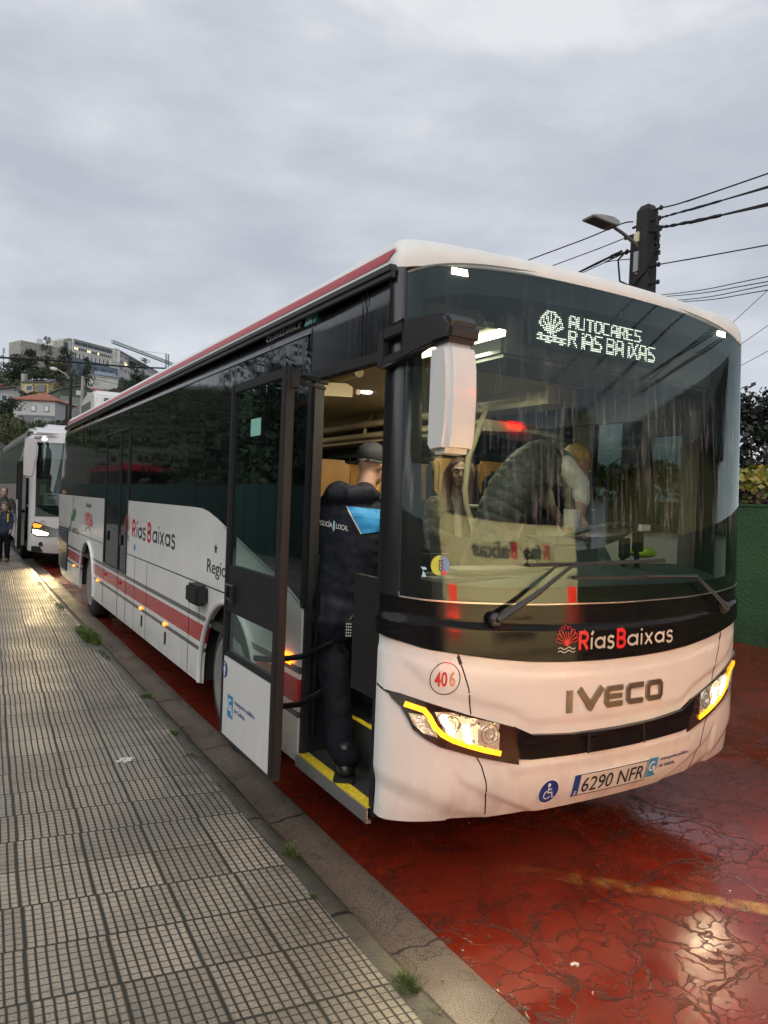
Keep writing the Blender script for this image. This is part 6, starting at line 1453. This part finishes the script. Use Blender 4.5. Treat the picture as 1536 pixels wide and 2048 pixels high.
for k, (x, y, hh, cw) in enumerate(((-13, 9, 9, 7), (-17, 16, 10, 8), (-12, 22, 8, 6), (-19, 30, 12, 9), (-15, 39, 10, 8), (-24, 4, 9, 8), (-14, -2, 5, 5), (-26, 22, 12, 10))):
    tree(('tall dark tree', 'wide dark tree', 'smaller rounded tree', 'tallest tree', 'far dark tree', 'tree high on the slope', 'low bushy tree', 'topmost spreading tree')[k]+' on the slope left of the fence', (x, y, terr(x, y)), hh, cw, (M_darkleaf, M_midleaf)[k % 2], M_bark, 1500, .42, 16, crown0=.1, group='trees on the slope')
hx = thing('hill_house', 'small house with a red roof and pale porch posts on the slope', 'house', (-16, 26.5, 4)); 
MB().box(-20, -14.5, 23, 30, 2, 6.6).build('wall', mat('ochre_render', (.30, .24, .14), .9), hx); MB().prism([(-21, 6.5), (-17, 8.2), (-13.2, 6.5), (-13.2, 6.3), (-21, 6.3)], lambda a, b_, c_: Vector((a, c_, b_)), 22, 31).build('roof', M_tile, hx)
for y in (22.6, 25, 27.5, 30.4): MB().box(-13.7, -13.5, y-.08, y+.08, 3, 6.3).build('porch_post', M_shut, hx)
rb = thing('red_coach', 'red and dark coach standing beyond the pavement, seen mirrored in the rear bus windows', 'coach', (-8, 49, 0))
MB().box(-9.3, -7.0, 42, 56, .5, 1.4).box(-9.3, -7.0, 42, 56, 2.95, 3.35).build('coach_body', mat('coach_red', (.45, .03, .05), .25, coat=.4), rb, bev=.06); MB().box(-9.25, -7.03, 42.05, 55.95, 1.4, 2.95).build('glazing', M_sideglass, rb)
MB().box(-9.0, -7.3, 44, 50, 3.35, 3.6).build('roof_unit', M_grey, rb, bev=.06)
for y in (44.5, 53.0): MB().lathe([(0, .48), (-.25, .48)], (-6.99, y, .5), 'x', 24).build('wheel', M_tyre, rb)
# ================================================================== people
M_skin = mat('skin', (.42, .25, .18), .55); M_navy = mat('navy_jacket', (.0075, .009, .018), .72, spec=.3, bump=(16, .8, .012, (1, 1, .6)), vary=(4, .3)); M_navyp = mat('navy_trousers', (.0045, .005, .009), .8, spec=.2, bump=(14, .8, .014), vary=(4, .3))
M_boot = mat('black_boot_leather', (.012, .012, .012), .35); M_capm = mat('navy_cap', (.022, .022, .028), .8); M_bluep = mat('bright_blue_patch', (.01, .22, .52), .6)
class Body(MB):
    def seg(s, pts, rs, n=14):
        """tapered limb with rounded joints; r may be (a,b) radii"""
        s.tube(pts, list(rs), n)
        for p, r in ((pts[0], rs[0]), (pts[-1], rs[-1])):
            q = (r[0]+r[1])/2 if isinstance(r, tuple) else r; s.ell(p, (q*.98,)*3, 6)
        return s
    def grow(s, name, m, parent, vox=.012, it=6, loc=None, disp=None):
        me = s.mesh(name+'_raw'); o = bpy.data.objects.new('tmp', me); C.objects.link(o)
        r = o.modifiers.new('r', 'REMESH'); r.mode = 'VOXEL'; r.voxel_size = vox; r.use_smooth_shade = True
        k = o.modifiers.new('s', 'SMOOTH'); k.iterations = it; k.factor = .5
        dg = bpy.context.evaluated_depsgraph_get(); dg.update(); m2 = bpy.data.meshes.new_from_object(o.evaluated_get(dg)); bpy.data.objects.remove(o); bpy.data.meshes.remove(me)
        m2.materials.clear()
        if disp:
            for v in m2.vertices: v.co = disp(v.co.copy(), v.normal.copy())
        for p in m2.polygons: p.use_smooth = True
        return link(name, m2, m, parent, loc)
def wrink(a=.012, f=9, st=(1, 1, 1.6)):
    def d(c, n): return c+n*(a*mn.noise(Vector((c.x*f*st[0], c.y*f*st[1], c.z*f*st[2])))+a*.5*mn.noise(Vector((c.x*f*2.3, c.y*f*2.3, c.z*f*3))))
    return d
def frame(fwd, up=(0, 0, 1)):
    f = Vector(fwd).normalized(); r = f.cross(Vector(up)).normalized(); u_ = r.cross(f); return f, r, u_
def head(mb, c, fwd, s=1., up=(0, 0, 1)):
    """skull, jaw, nose, brow, ears into a Body; c = head centre"""
    f, r, u_ = frame(fwd, up); c = Vector(c); M3 = Matrix((r, f, u_)).transposed(); P = lambda x, y, z: c+(r*x+f*y+u_*z)*s
    mb.ell(P(0, -.008, .028), (.073*s, .092*s, .090*s), 12, M=M3); mb.ell(P(0, .022, -.035), (.056*s, .068*s, .072*s), 12, M=M3); mb.ell(P(0, .052, -.085), (.030*s, .030*s, .024*s), 8, M=M3)
    mb.tube([P(0, .082, .018), P(0, .104, -.022), P(0, .088, -.032)], [.008*s, .015*s, .010*s], 8); mb.ell(P(0, .080, .030), (.052*s, .014*s, .012*s), 8, M=M3)
    for q in (-1, 1): mb.ell(P(.036*q, .058, -.025), (.022*s, .026*s, .022*s), 8, M=M3); mb.ell(P(.075*q, -.008, -.002), (.010*s, .018*s, .030*s), 8, M=M3)
    mb.tube([P(0, .082, -.054), P(0, .086, -.060)], [.018*s, .018*s], 8); mb.tube([P(0, -.02, -.05), P(0, -.03, -.16)], [.052*s, .056*s], 12)
    return P, M3
def face_parts(root_body, P, M3, s=1., lips=(.42, .16, .14)):
    for q in (-1, 1):
        e = MB().ell(P(.031*q, .079, .008), (.0135*s, .008*s, .0075*s), 8, M=M3).build('eye', mat('eye_white', (.6, .58, .54), .3), root_body, True); OFF[e] = OFF[root_body]
        MB().ell(P(.031*q, .0855, .008), (.0062*s, .003*s, .0062*s), 8, M=M3).build('iris', mat('dark_iris', (.04, .025, .015), .2), root_body, True)
        MB().tube([P(.016*q, .088, .030), P(.032*q, .088, .035), P(.050*q, .077, .029)], .0035*s, 6).build('eyebrow', mat('brown_hair_strands', (.05, .025, .014), .7), root_body, True)
    MB().tube([P(-.024, .083, -.057), P(0, .096, -.054), P(.024, .083, -.057)], [(.003*s, .003*s), (.008*s, .006*s), (.003*s, .003*s)], 8).build('lips', mat('lips', lips, .5), root_body, True)
def hand(mb, wrist, d, palmn, s=1., curl=.9, spread=.12, side=1):
    """palm, four unequal bent fingers and a thumb off the side; d = pointing direction, palmn = palm normal"""
    d = Vector(d).normalized(); n = Vector(palmn); n = (n-d*n.dot(d)).normalized(); w_ = d.cross(n)*side; W0 = Vector(wrist)
    mb.tube([W0-d*.02*s, W0+d*.03*s, W0+d*.085*s], [(.026*s, .018*s), (.038*s, .016*s), (.040*s, .014*s)] if False else [.024*s, .030*s, .026*s], 10)
    for k in range(4): mb.tube([W0+d*.03*s+w_*(k-1.5)*.014*s, W0+d*.09*s+w_*(k-1.5)*.019*s], [.014*s, .0115*s], 8)
    for k, L in enumerate((.072, .082, .076, .058)):
        p = W0+d*.088*s+w_*(k-1.5)*.0195*s; dd = (d+w_*(k-1.5)*spread).normalized(); pts = [p]; a = .15
        for q, l in enumerate((.45, .32, .23)):
            a += curl*(.55 if q else .35); v = dd*cos(a)+n*sin(a); p = p+v*L*l*s; pts.append(p)
        mb.tube(pts, [.0098*s, .0090*s, .0082*s, .0066*s], 8); mb.ell(pts[-1], (.0066*s,)*3, 5)
    p = W0+d*.028*s-w_*.028*s; v1 = (d*.6-w_*.75+n*.25).normalized(); v2 = (d*.8-w_*.35+n*.5).normalized()
    mb.tube([p, p+v1*.035*s, p+v1*.035*s+v2*.045*s], [.015*s, .0115*s, .009*s], 8); mb.ell(p+v1*.035*s+v2*.045*s, (.009*s,)*3, 5)
# ---- policeman on the entrance step, seen from behind
po = thing('person', 'person in a navy police jacket and dark cap standing on the bus step, back turned', 'person', (.10, .72, .40))
f_, r_, u_ = frame((.52, .85, 0)); T = lambda x, y, z: Vector((.278, 1.12, 0))+r_*x+f_*y+Vector((0, 0, z))
bd = Body(); P, M3 = head(bd, T(.12, .05, 2.015), (.85, .35, -.15), 1.02)
bd.seg([T(0, 0, 1.15), T(0, 0, 1.45), T(.01, 0, 1.72)], [(.11, .13), (.11, .14), (.08, .14)], 16)
for q in (-1, 1):
    bd.seg([T(.17*q, 0, 1.74), T(.25*q, .02, 1.47), T(.20*q, .24, 1.32)], [.055, .045, .034]); hand(bd, T(.20*q, .25, 1.315), f_*.9+Vector((0, 0, -.1)), (0, 0, -1), 1., .8, side=q)
LFt_, RFt_ = Vector((.07, .66, .45)), Vector((.36, .86, .66))
bd.seg([T(-.09, 0, 1.18), Vector((.13, .93, .86)), LFt_+Vector((0, 0, .05))], [.08, .04, .03]); bd.seg([T(.10, 0, 1.18), Vector((.36, .98, .98)), RFt_+Vector((0, 0, .05))], [.08, .04, .03])
pb = bd.grow('body', M_skin, po, .012); OFF[pb] = OFF[po]
j = Body(); j.seg([T(-.06, -.03, 1.13), T(-.05, -.02, 1.24), T(-.01, -.02, 1.40), T(0, -.02, 1.60), T(0, -.02, 1.72), T(.02, 0, 1.80)], [(.17, .235), (.155, .215), (.155, .215), (.15, .225), (.135, .21), (.085, .11)], 20)
for q in (-1, 1): j.seg([T(.17*q, -.01, 1.72), T(.235*q, .03, 1.56), T(.24*q, .10, 1.42), T(.20*q, .24, 1.36)], [.080, .070, .060, .050])
j.tube([T(-.14, -.02, 1.79), T(-.09, -.09, 1.83), T(.0, -.115, 1.84), T(.10, -.08, 1.85), T(.16, .0, 1.84)], [.035, .050, .055, .050, .032], 12); j.ell(T(-.04, -.05, 1.87), (.085, .055, .045), 8); j.ell(T(.09, -.02, 1.88), (.06, .05, .04), 8)
def jd(c, n): return c+n*(.012*mn.noise(Vector((c.x*9, c.y*9, c.z*5)))+.006*sin(c.z*55+c.x*20)*max(0, 1-abs(c.z-1.25)/.10)+.006*mn.noise(c*22))
jk = j.grow('police_jacket', M_navy, po, .012, 5, disp=jd); OFF[jk] = OFF[po]
tr = Body(); tr.seg([T(-.03, -.02, 1.20), T(-.09, -.01, 1.08), Vector((.13, .91, .84)), Vector((.075, .71, .52)), LFt_+Vector((.01, .0, .06))], [.135, .115, .082, .070, .074]); tr.seg([T(.03, -.02, 1.20), T(.10, 0, 1.08), Vector((.37, .96, .95)), RFt_+Vector((0, 0, .08))], [.15, .13, .095, .08])
tr.grow('trousers', M_navyp, po, .013, 5, disp=wrink(.014, 8))
for ft, dx in ((LFt_, .0), (RFt_, .0)):
    bt = Body(); bt.seg([ft+Vector((-.01, -.03, .0)), ft+Vector((.06, .09, -.005))], [(.038, .044), (.034, .042)], 12); bt.seg([ft+Vector((0, 0, .0)), ft+Vector((0, 0, .09))], [.044, .046]); bt.grow('boot', M_boot, po, .010, 3)
    MB().box(-.052, .052, -.09, .15, -.046, -.030, M=Matrix.Translation(ft) @ Matrix.Rotation(R(-32), 4, 'Z')).build('boot_sole', M_rubber, po, bev=.006)
cp = Body(); Mh = Matrix((Vector((r_)), f_, u_)).transposed(); cp.ell(P(0, -.006, .052), (.087, .105, .080), 12, M=M3); cp.tube([P(-.05, .10, .045), P(0, .15, .035), P(.05, .10, .045)], [(.006, .05)]*3, 8); cp.grow('cap', M_capm, po, .008, 4)
hb = MB().tube([P(-.083, -.02, .012), P(-.05, -.088, .008), P(.05, -.088, .008), P(.083, -.02, .012)], (.010, .004), 8).build('cap_band', M_black, po, True)
# lettering on the back follows the jacket surface
jm = {}
def back_map(px0, pz0):
    from mathutils.bvhtree import BVHTree
    bt = BVHTree.FromPolygons([v.co+OFF[po] for v in jk.data.vertices], [tuple(p.vertices) for p in jk.data.polygons])
    def fn(a, b_, o=0.):
        st = T(a, -.6, b_); h_ = bt.ray_cast(st, f_)
        p = h_[0] if h_[0] else T(a, -.2, b_); return p-f_*o
    return fn
bm_ = back_map(0, 0)
U2().text('POLICÍA', -.160, 1.665, .028, .080, .008).put('back_lettering', bm_, M_wv, jk, .007, .001, res=(.02, .02), xf=lambda a, b_: (a, b_-.16*(a+.155)))
U2().text('LOCAL', -.055, 1.665, .028, .068, .008).put('back_lettering', bm_, M_wv, jk, .007, .001, res=(.02, .02), xf=lambda a, b_: (a, b_-.16*(a+.155)))
U2().poly([(-.077, 1.645), (-.069, 1.63), (-.061, 1.648), (-.065, 1.688), (-.073, 1.690)]).put('back_emblem', bm_, mat('pale_blue_mark', (.35, .55, .65), .5), jk, .007, .001, res=(.02, .02))
U2().poly([(-.005, 1.775), (.085, 1.625), (.22, 1.645), (.22, 1.76)]).put('shoulder_patch', bm_, M_bluep, jk, .008, .001, res=(.015, .015))
U2().rib([(-.005, 1.775), (.085, 1.625)], .006).put('reflective_piping', bm_, M_silver, jk, .009, .001, res=(.015, .015))
U2().rib([(.13, 1.27), (.02, 1.13)], .008).put('jacket_vent_piping', bm_, M_grey, jk, .006, .001, res=(.015, .015))
rd = MB().box(-.022, .022, -.018, .018, -.05, .05, M=Matrix.Translation(T(.04, -.22, 1.11)) @ Matrix.Rotation(R(-32), 4, 'Z')).build('belt_radio', M_black, po, bev=.008); OFF[rd] = OFF[po]
mb = MB()
for a in range(3):
    for b_ in range(5): mb.box(-.014+a*.011, -.008+a*.011, -.0205, -.018, -.04+b_*.016, -.033+b_*.016, M=Matrix.Translation(T(.04, -.22, 1.11)) @ Matrix.Rotation(R(-32), 4, 'Z'))
mb.build('radio_keys', M_wv, rd)
# ---- person in a quilted body warmer leaning over the driver's desk
mq = thing('person', 'fair haired person in a grey quilted body warmer leaning over beside the dashboard', 'person', (1.20, 1.0, .86))
Q = lambda x, y, z: Vector((x+.07, y, z-.035))
spine = [Q(1.17, 1.02, 1.50), Q(1.18, 1.0, 1.66), Q(1.21, .97, 1.80), Q(1.27, .95, 1.93), Q(1.36, .93, 2.04), Q(1.46, .92, 2.12), Q(1.57, .91, 2.15)]
bd = Body(); P, M3 = head(bd, Q(1.765, .90, 2.13), (.85, -.25, -.62), 1.05, up=(.55, 0, .83)); bd.seg(spine, [.10, .105, .11, .12, .125, .12, .09], 16)
bd.seg([Q(1.57, .88, 2.12), Q(1.70, .88, 2.14)], [.06, .055]); bd.seg([Q(1.15, 1.08, 1.52), Q(1.10, 1.10, 1.22), Q(1.12, 1.12, .94)], [.10, .07, .05]); bd.seg([Q(1.20, .92, 1.52), Q(1.27, .88, 1.22), Q(1.20, .86, .94)], [.10, .07, .05])
bd.seg([Q(1.58, .78, 2.09), Q(1.67, .76, 1.94), Q(1.655, .74, 1.80)], [.048, .040, .031]); hand(bd, Q(1.65, .735, 1.79), (-.1, -.25, -1), (-1, -.2, .1), 1., .9)
bd.seg([Q(1.55, 1.06, 2.09), Q(1.72, 1.12, 1.88), Q(1.80, 1.0, 1.70)], [.048, .040, .031]); hand(bd, Q(1.805, .99, 1.69), (.3, -.6, -.6), (-1, 0, 0), 1., .9, side=-1)
pb = bd.grow('body', M_skin, mq, .012); OFF[pb] = OFF[mq]; face_parts(pb, P, M3, 1.05)
vt = Body(); sp2 = [spine[0]+Vector((0, 0, -.05))]+spine; n_ = 17
pts = []; rs = []
for i in range(n_*6+1):
    t_ = i/(n_*6)*(len(sp2)-1); k = min(int(t_), len(sp2)-2); p = sp2[k].lerp(sp2[k+1], t_-k); env = interp(t_, [0, 1, 3, 5, 6.4, 7], [.125, .135, .155, .165, .15, .095]); w__ = abs(sin(pi*i/6))**.5
    pts.append(p); r = env*(.945+.055*w__); rs.append((r*1.0, r*1.02))
vt.tube(pts, rs, 28); vt.grow('quilted_vest', mat('grey_quilted_nylon', (.07, .08, .08), .6, bump=(30, .7, .01)), mq, .008, 1, disp=wrink(.005, 18))
sl_ = Body(); sl_.seg([Q(1.57, .80, 2.11), Q(1.66, .765, 2.0), Q(1.675, .755, 1.91)], [.068, .060, .052]); sl_.seg([Q(1.54, 1.04, 2.12), Q(1.66, 1.10, 1.97), Q(1.72, 1.11, 1.87)], [.066, .058, .050]); sl_.grow('white_sleeves', mat('white_cotton', (.68, .69, .66), .8, bump=(20, .7, .01)), mq, .010, 3, disp=wrink(.008, 14))
cl_ = MB().tube([Q(1.60, .91, 2.15), Q(1.655, .905, 2.15)], [.085, .07], 14).build('blue_collar', mat('blue_collar', (.05, .16, .28), .8), mq, True)
hr = Body(); hr.ell(P(0, -.03, .045), (.088, .095, .085), 12, M=M3); hr.ell(P(0, -.055, -.01), (.078, .06, .075), 10, M=M3); hr.grow('hair', mat('blond_hair', (.50, .34, .12), .6, bump=(60, 1, .006, (1, 1, .3))), mq, .008, 3, disp=wrink(.006, 30))
tq = Body(); tq.seg([Q(1.16, 1.01, 1.54), Q(1.14, 1.09, 1.45), Q(1.10, 1.10, 1.2), Q(1.12, 1.12, .92)], [.155, .125, .095, .08]); tq.seg([Q(1.19, .98, 1.54), Q(1.22, .90, 1.45), Q(1.27, .88, 1.2), Q(1.20, .86, .92)], [.155, .125, .095, .08]); tq.grow('dark_trousers', mat('charcoal_trousers', (.045, .043, .043), .8), mq, .014, 4, disp=wrink(.010, 9))
for x, y in ((1.19, 1.12), (1.27, .86)): MB().prism([(-.06, 0), (.20, 0), (.20, .035), (.06, .09), (-.06, .09)], lambda a, b_, c_: Vector((x+a, y+c_, .861+b_)), -.045, .045).build('shoe', M_black, mq, bev=.015)
tag(MB().box(1.545, 1.675, .700, .706, 1.695, 1.805).build('paper_sheet', M_wv, loc=(1.61, .703, 1.75)), 'white paper held by the person leaning over the dashboard', 'paper')
Q = lambda x, y, z: Vector((x, y, z))
# ---- seated woman
wm = thing('person', 'long haired person in an olive jacket sitting with folded hands behind the windshield', 'person', (1.66, 2.02, 1.30))
hc = Q(1.665, 1.97, 2.045)
bd = Body(); P, M3 = head(bd, hc, (-.42, -.90, -.03), 1.0); bd.seg([Q(1.66, 2.12, 1.48), Q(1.665, 2.10, 1.62), Q(1.665, 2.05, 1.80), Q(1.665, 2.02, 1.87)], [.13, .125, .12, .07], 16)
for q in (-1, 1): bd.seg([Q(1.665+q*.17, 2.04, 1.80), Q(1.665+q*.21, 1.98, 1.58), Q(1.665+q*.06, 1.77, 1.50)], [.05, .042, .030]); hand(bd, Q(1.665+q*.055, 1.765, 1.495), (-q*.65, -.6, -.15), (-q*.5, .6, -.5), .92, 1.0, side=q)
for q in (-1, 1): bd.seg([Q(1.665+q*.09, 2.10, 1.44), Q(1.665+q*.10, 1.66, 1.45), Q(1.665+q*.09, 1.60, 1.0)], [.09, .062, .045])
pb = bd.grow('body', mat('pale_skin', (.46, .29, .22), .5), wm, .007, 4); OFF[pb] = OFF[wm]; face_parts(pb, P, M3, 1.0)
jw = Body(); jw.seg([Q(1.66, 2.13, 1.44), Q(1.665, 2.11, 1.60), Q(1.665, 2.07, 1.78), Q(1.665, 2.05, 1.86)], [(.15, .19), (.145, .185), (.135, .185), (.085, .10)], 20)
for q in (-1, 1): jw.seg([Q(1.665+q*.16, 2.05, 1.79), Q(1.665+q*.225, 1.98, 1.58), Q(1.665+q*.10, 1.81, 1.515)], [.075, .068, .05])
jw.grow('olive_jacket', mat('olive_parka', (.085, .075, .04), .75, bump=(22, .7, .01), vary=(6, .25)), wm, .009, 3, disp=wrink(.012, 12))
tw_ = Body()
for q in (-1, 1): tw_.seg([Q(1.665+q*.08, 2.10, 1.45), Q(1.665+q*.10, 1.64, 1.46), Q(1.665+q*.09, 1.59, .95)], [.115, .082, .06])
tw_.grow('trousers', mat('grey_brown_trousers', (.06, .052, .042), .85), wm, .012, 3, disp=wrink(.008, 10))
sh1 = Body(); sh1.tube([Q(1.60, 1.955, 1.86), Q(1.625, 1.925, 1.72), Q(1.64, 1.915, 1.52)], [(.03, .02), (.035, .02), (.05, .02)], 8); sh1.tube([Q(1.66, 1.945, 1.87), Q(1.65, 1.92, 1.72), Q(1.65, 1.905, 1.52)], [(.04, .02), (.045, .02), (.06, .02)], 8); sh1.grow('beige_top', mat('beige_knit', (.32, .29, .22), .9), wm, .008, 3)
hw = Body(); hw.ell(P(0, -.016, .048), (.081, .090, .080), 12, M=M3)
for q in (-1, 1): hw.tube([P(.045*q, .01, .085), P(.080*q, .005, .0), P(.088*q, .0, -.10), P(.092*q, .01, -.22), P(.095*q, .03, -.30)], [(.018, .03), (.016, .042), (.020, .045), (.022, .040), (.010, .02)], 10)
hw.tube([P(0, -.07, .03), P(0, -.08, -.12), P(0, -.07, -.24)], [(.05, .08), (.05, .085), (.04, .08)], 10)
hw.grow('long_hair', mat('auburn_hair', (.085, .032, .016), .5, bump=(50, 1, .006, (1, 1, .12))), wm, .008, 3, disp=wrink(.005, 30, (1, 1, .2)))
# ---- two people on the pavement by the coach
M_kid = mat('child_skin', (.50, .33, .25), .6); M_kidh = mat('brown_short_hair', (.12, .075, .04), .8)
def standing(label, x, y, h, fwd, cloth, pants, hair, extra=None, arms=((0, 0), (0, 0)), long_=False):
    k = h/1.72; o = thing('person', label, 'person', (x, y, .136)); f, r, u_ = frame(fwd); S_ = lambda a, b_, c_: Vector((x, y, .136))+r*a*k+f*b_*k+Vector((0, 0, c_*k))
    hs = 1.0 if h > 1.5 else 1.12*k/k*.90
    bd = Body(); P, M3 = head(bd, S_(0, .02, 1.60), fwd, hs if h > 1.5 else .88); bd.seg([S_(0, 0, .95), S_(0, 0, 1.2), S_(0, 0, 1.43)], [(.11*k, .14*k), (.10*k, .14*k), (.07*k, .10*k)])
    for q, A in ((-1, arms[0]), (1, arms[1])):
        el, ha = A if A != (0, 0) else ((.21*q, .0, 1.15), (.20*q, .10, .92)); bd.seg([S_(.17*q, 0, 1.40), S_(*el), S_(*ha)], [.045*k, .038*k, .028*k]); hand(bd, S_(*ha), S_(*ha)-S_(*el), r*-q, .9*k, .6, side=q)
    for q in (-1, 1): bd.seg([S_(.09*q, 0, .92), S_(.10*q, .02, .50), S_(.10*q, 0, .10)], [.08*k, .055*k, .04*k])
    b0 = bd.grow('body', M_kid, o, .010, 3); OFF[b0] = OFF[o]; face_parts(b0, P, M3, .9)
    ct = Body(); ct.seg([S_(0, 0, .86), S_(0, 0, 1.2), S_(0, 0, 1.43)], [(.14*k, .18*k), (.13*k, .18*k), (.08*k, .11*k)])
    for q, A in ((-1, arms[0]), (1, arms[1])):
        el, ha = A if A != (0, 0) else ((.21*q, .0, 1.15), (.20*q, .10, .92)); hv = S_(*el).lerp(S_(*ha), .85); ct.seg([S_(.16*q, 0, 1.40), S_(*el), hv], [.065*k, .055*k, .045*k])
    ct.grow('jacket', cloth, o, .012, 3, disp=wrink(.010, 10))
    tp = Body()
    for q in (-1, 1): tp.seg([S_(.08*q, 0, .95), S_(.10*q, .02, .50), S_(.10*q, 0, .10)], [.115*k, .08*k, .07*k])
    tp.grow('trousers', pants, o, .012, 3, disp=wrink(.008, 10))
    for q in (-1, 1): MB().prism([(-.07, 0), (.16, 0), (.17, .04), (.04, .10), (-.07, .10)], lambda a, b_, c_: S_(.10*q+c_, a, b_), -.045, .045).build('shoe', mat('brown_shoe', (.16, .10, .05), .7), o, bev=.012)
    hr = Body(); hr.ell(P(0, -.020, .045), (.082, .088, .080), 10, M=M3); 
    if long_: hr.tube([P(0, -.06, .03), P(0, -.08, -.12)], [(.05, .08), (.04, .06)], 8)
    hr.grow('hair', hair, o, .010, 2, disp=wrink(.006, 30)); return o, S_
o, S_ = standing('child in a navy jacket with a yellow backpack at the left photo edge', -.68, 15.6, 1.30, (-.35, -.9, 0), mat('navy_school_jacket', (.012, .022, .05), .7), M_navyp, M_kidh)
bp_ = Body(); bp_.seg([S_(.03, -.17, 1.0), S_(.03, -.17, 1.38)], [(.09, .12), (.08, .11)]); bp_.grow('yellow_backpack', mat('neon_yellow', (.55, .72, .03), .6), o, .012, 3)
for q in (-1, 1): MB().tube([S_(.10*q, -.10, 1.46), S_(.12*q, .10, 1.36), S_(.13*q, .12, 1.15)], [(.008, .022)]*3, 8).build('backpack_strap', mat('yellow_strap', (.60, .42, .02), .6), o, True)
o, S_ = standing('adult in a dark grey coat reaching an arm out behind the child', -.63, 16.9, 1.62, (-.2, -1, 0), mat('dark_grey_coat', (.05, .052, .055), .8), mat('grey_jeans', (.09, .09, .10), .8), M_kidh, arms=(((-.27, .06, 1.12), (-.50, .14, 1.16)), (0, 0)), long_=True)
#SECTION_END_PEOPLE

for k, (x, y, hh, cw) in enumerate(((12, -12, 6.5, 5), (16, -20, 8.5, 7), (24, -14, 8, 7), (22, -29, 10, 8), (11.5, -28, 8, 6), (32, -22, 10, 9), (13, -40, 9, 7))):
    tree(('low rounded', 'broad', 'leafy', 'tall', 'slim', 'wide distant', 'farthest')[k]+' tree behind the green wall, back beyond the camera', (x, y, -.05), hh, cw, (M_midleaf, M_darkleaf)[k % 2], M_bark, 900, .38, 14, crown0=.12, group='trees behind the green wall')
hx = thing('hill_house', 'yellow gabled house behind the green wall, mirrored in the windshield', 'house', (18, -9, 0))
MB().box(13.5, 20, -12, -5, -.1, 4.6).build('wall', mat('yellow_house_wall', (.45, .36, .12), .9), hx); MB().prism([(13, 4.5), (16.7, 6.6), (20.5, 4.5), (20.5, 4.3), (13, 4.3)], lambda a, b_, c_: Vector((a, c_, b_)), -12.5, -4.5).build('roof', M_rooft, hx)

M_leafl = mat('fallen_leaf', (.16, .11, .035), .7, vary=(40, .4))
for k in range(26):
    y = (.2, .9, 1.6, 2.3, 3.0, 3.4, 3.9, 4.3, 5.0, 5.6, 6.2, 7.0, 7.7, -.4, -.2, .5, 1.2, 2.8, 4.7, 6.6, 8.4, 9.1, -.65, 1.9, .05, 3.6)[k]; x = random.uniform(-.16, .07); z = .012; a = random.uniform(0, 6.28); L = random.uniform(.010, .022)
    d = Vector((cos(a), sin(a), 0)); e_ = Vector((-sin(a), cos(a), 0))*L*.4; p = Vector((x, y, z))
    tag(MB().add([p-d*L, p+e_+Vector((0, 0, .004)), p+d*L, p-e_+Vector((0, 0, .002)), p-d*L-Vector((0, 0, .003)), p-e_-Vector((0, 0, .002)), p+d*L-Vector((0, 0, .003)), p+e_-Vector((0, 0, .002))], [(0, 1, 2, 3), (4, 5, 6, 7)]).build('fallen_leaf', M_leafl, loc=tuple(p)), 'small brown fallen leaf lying in the wet concrete gutter', 'leaf', 'fallen leaves in the gutter')
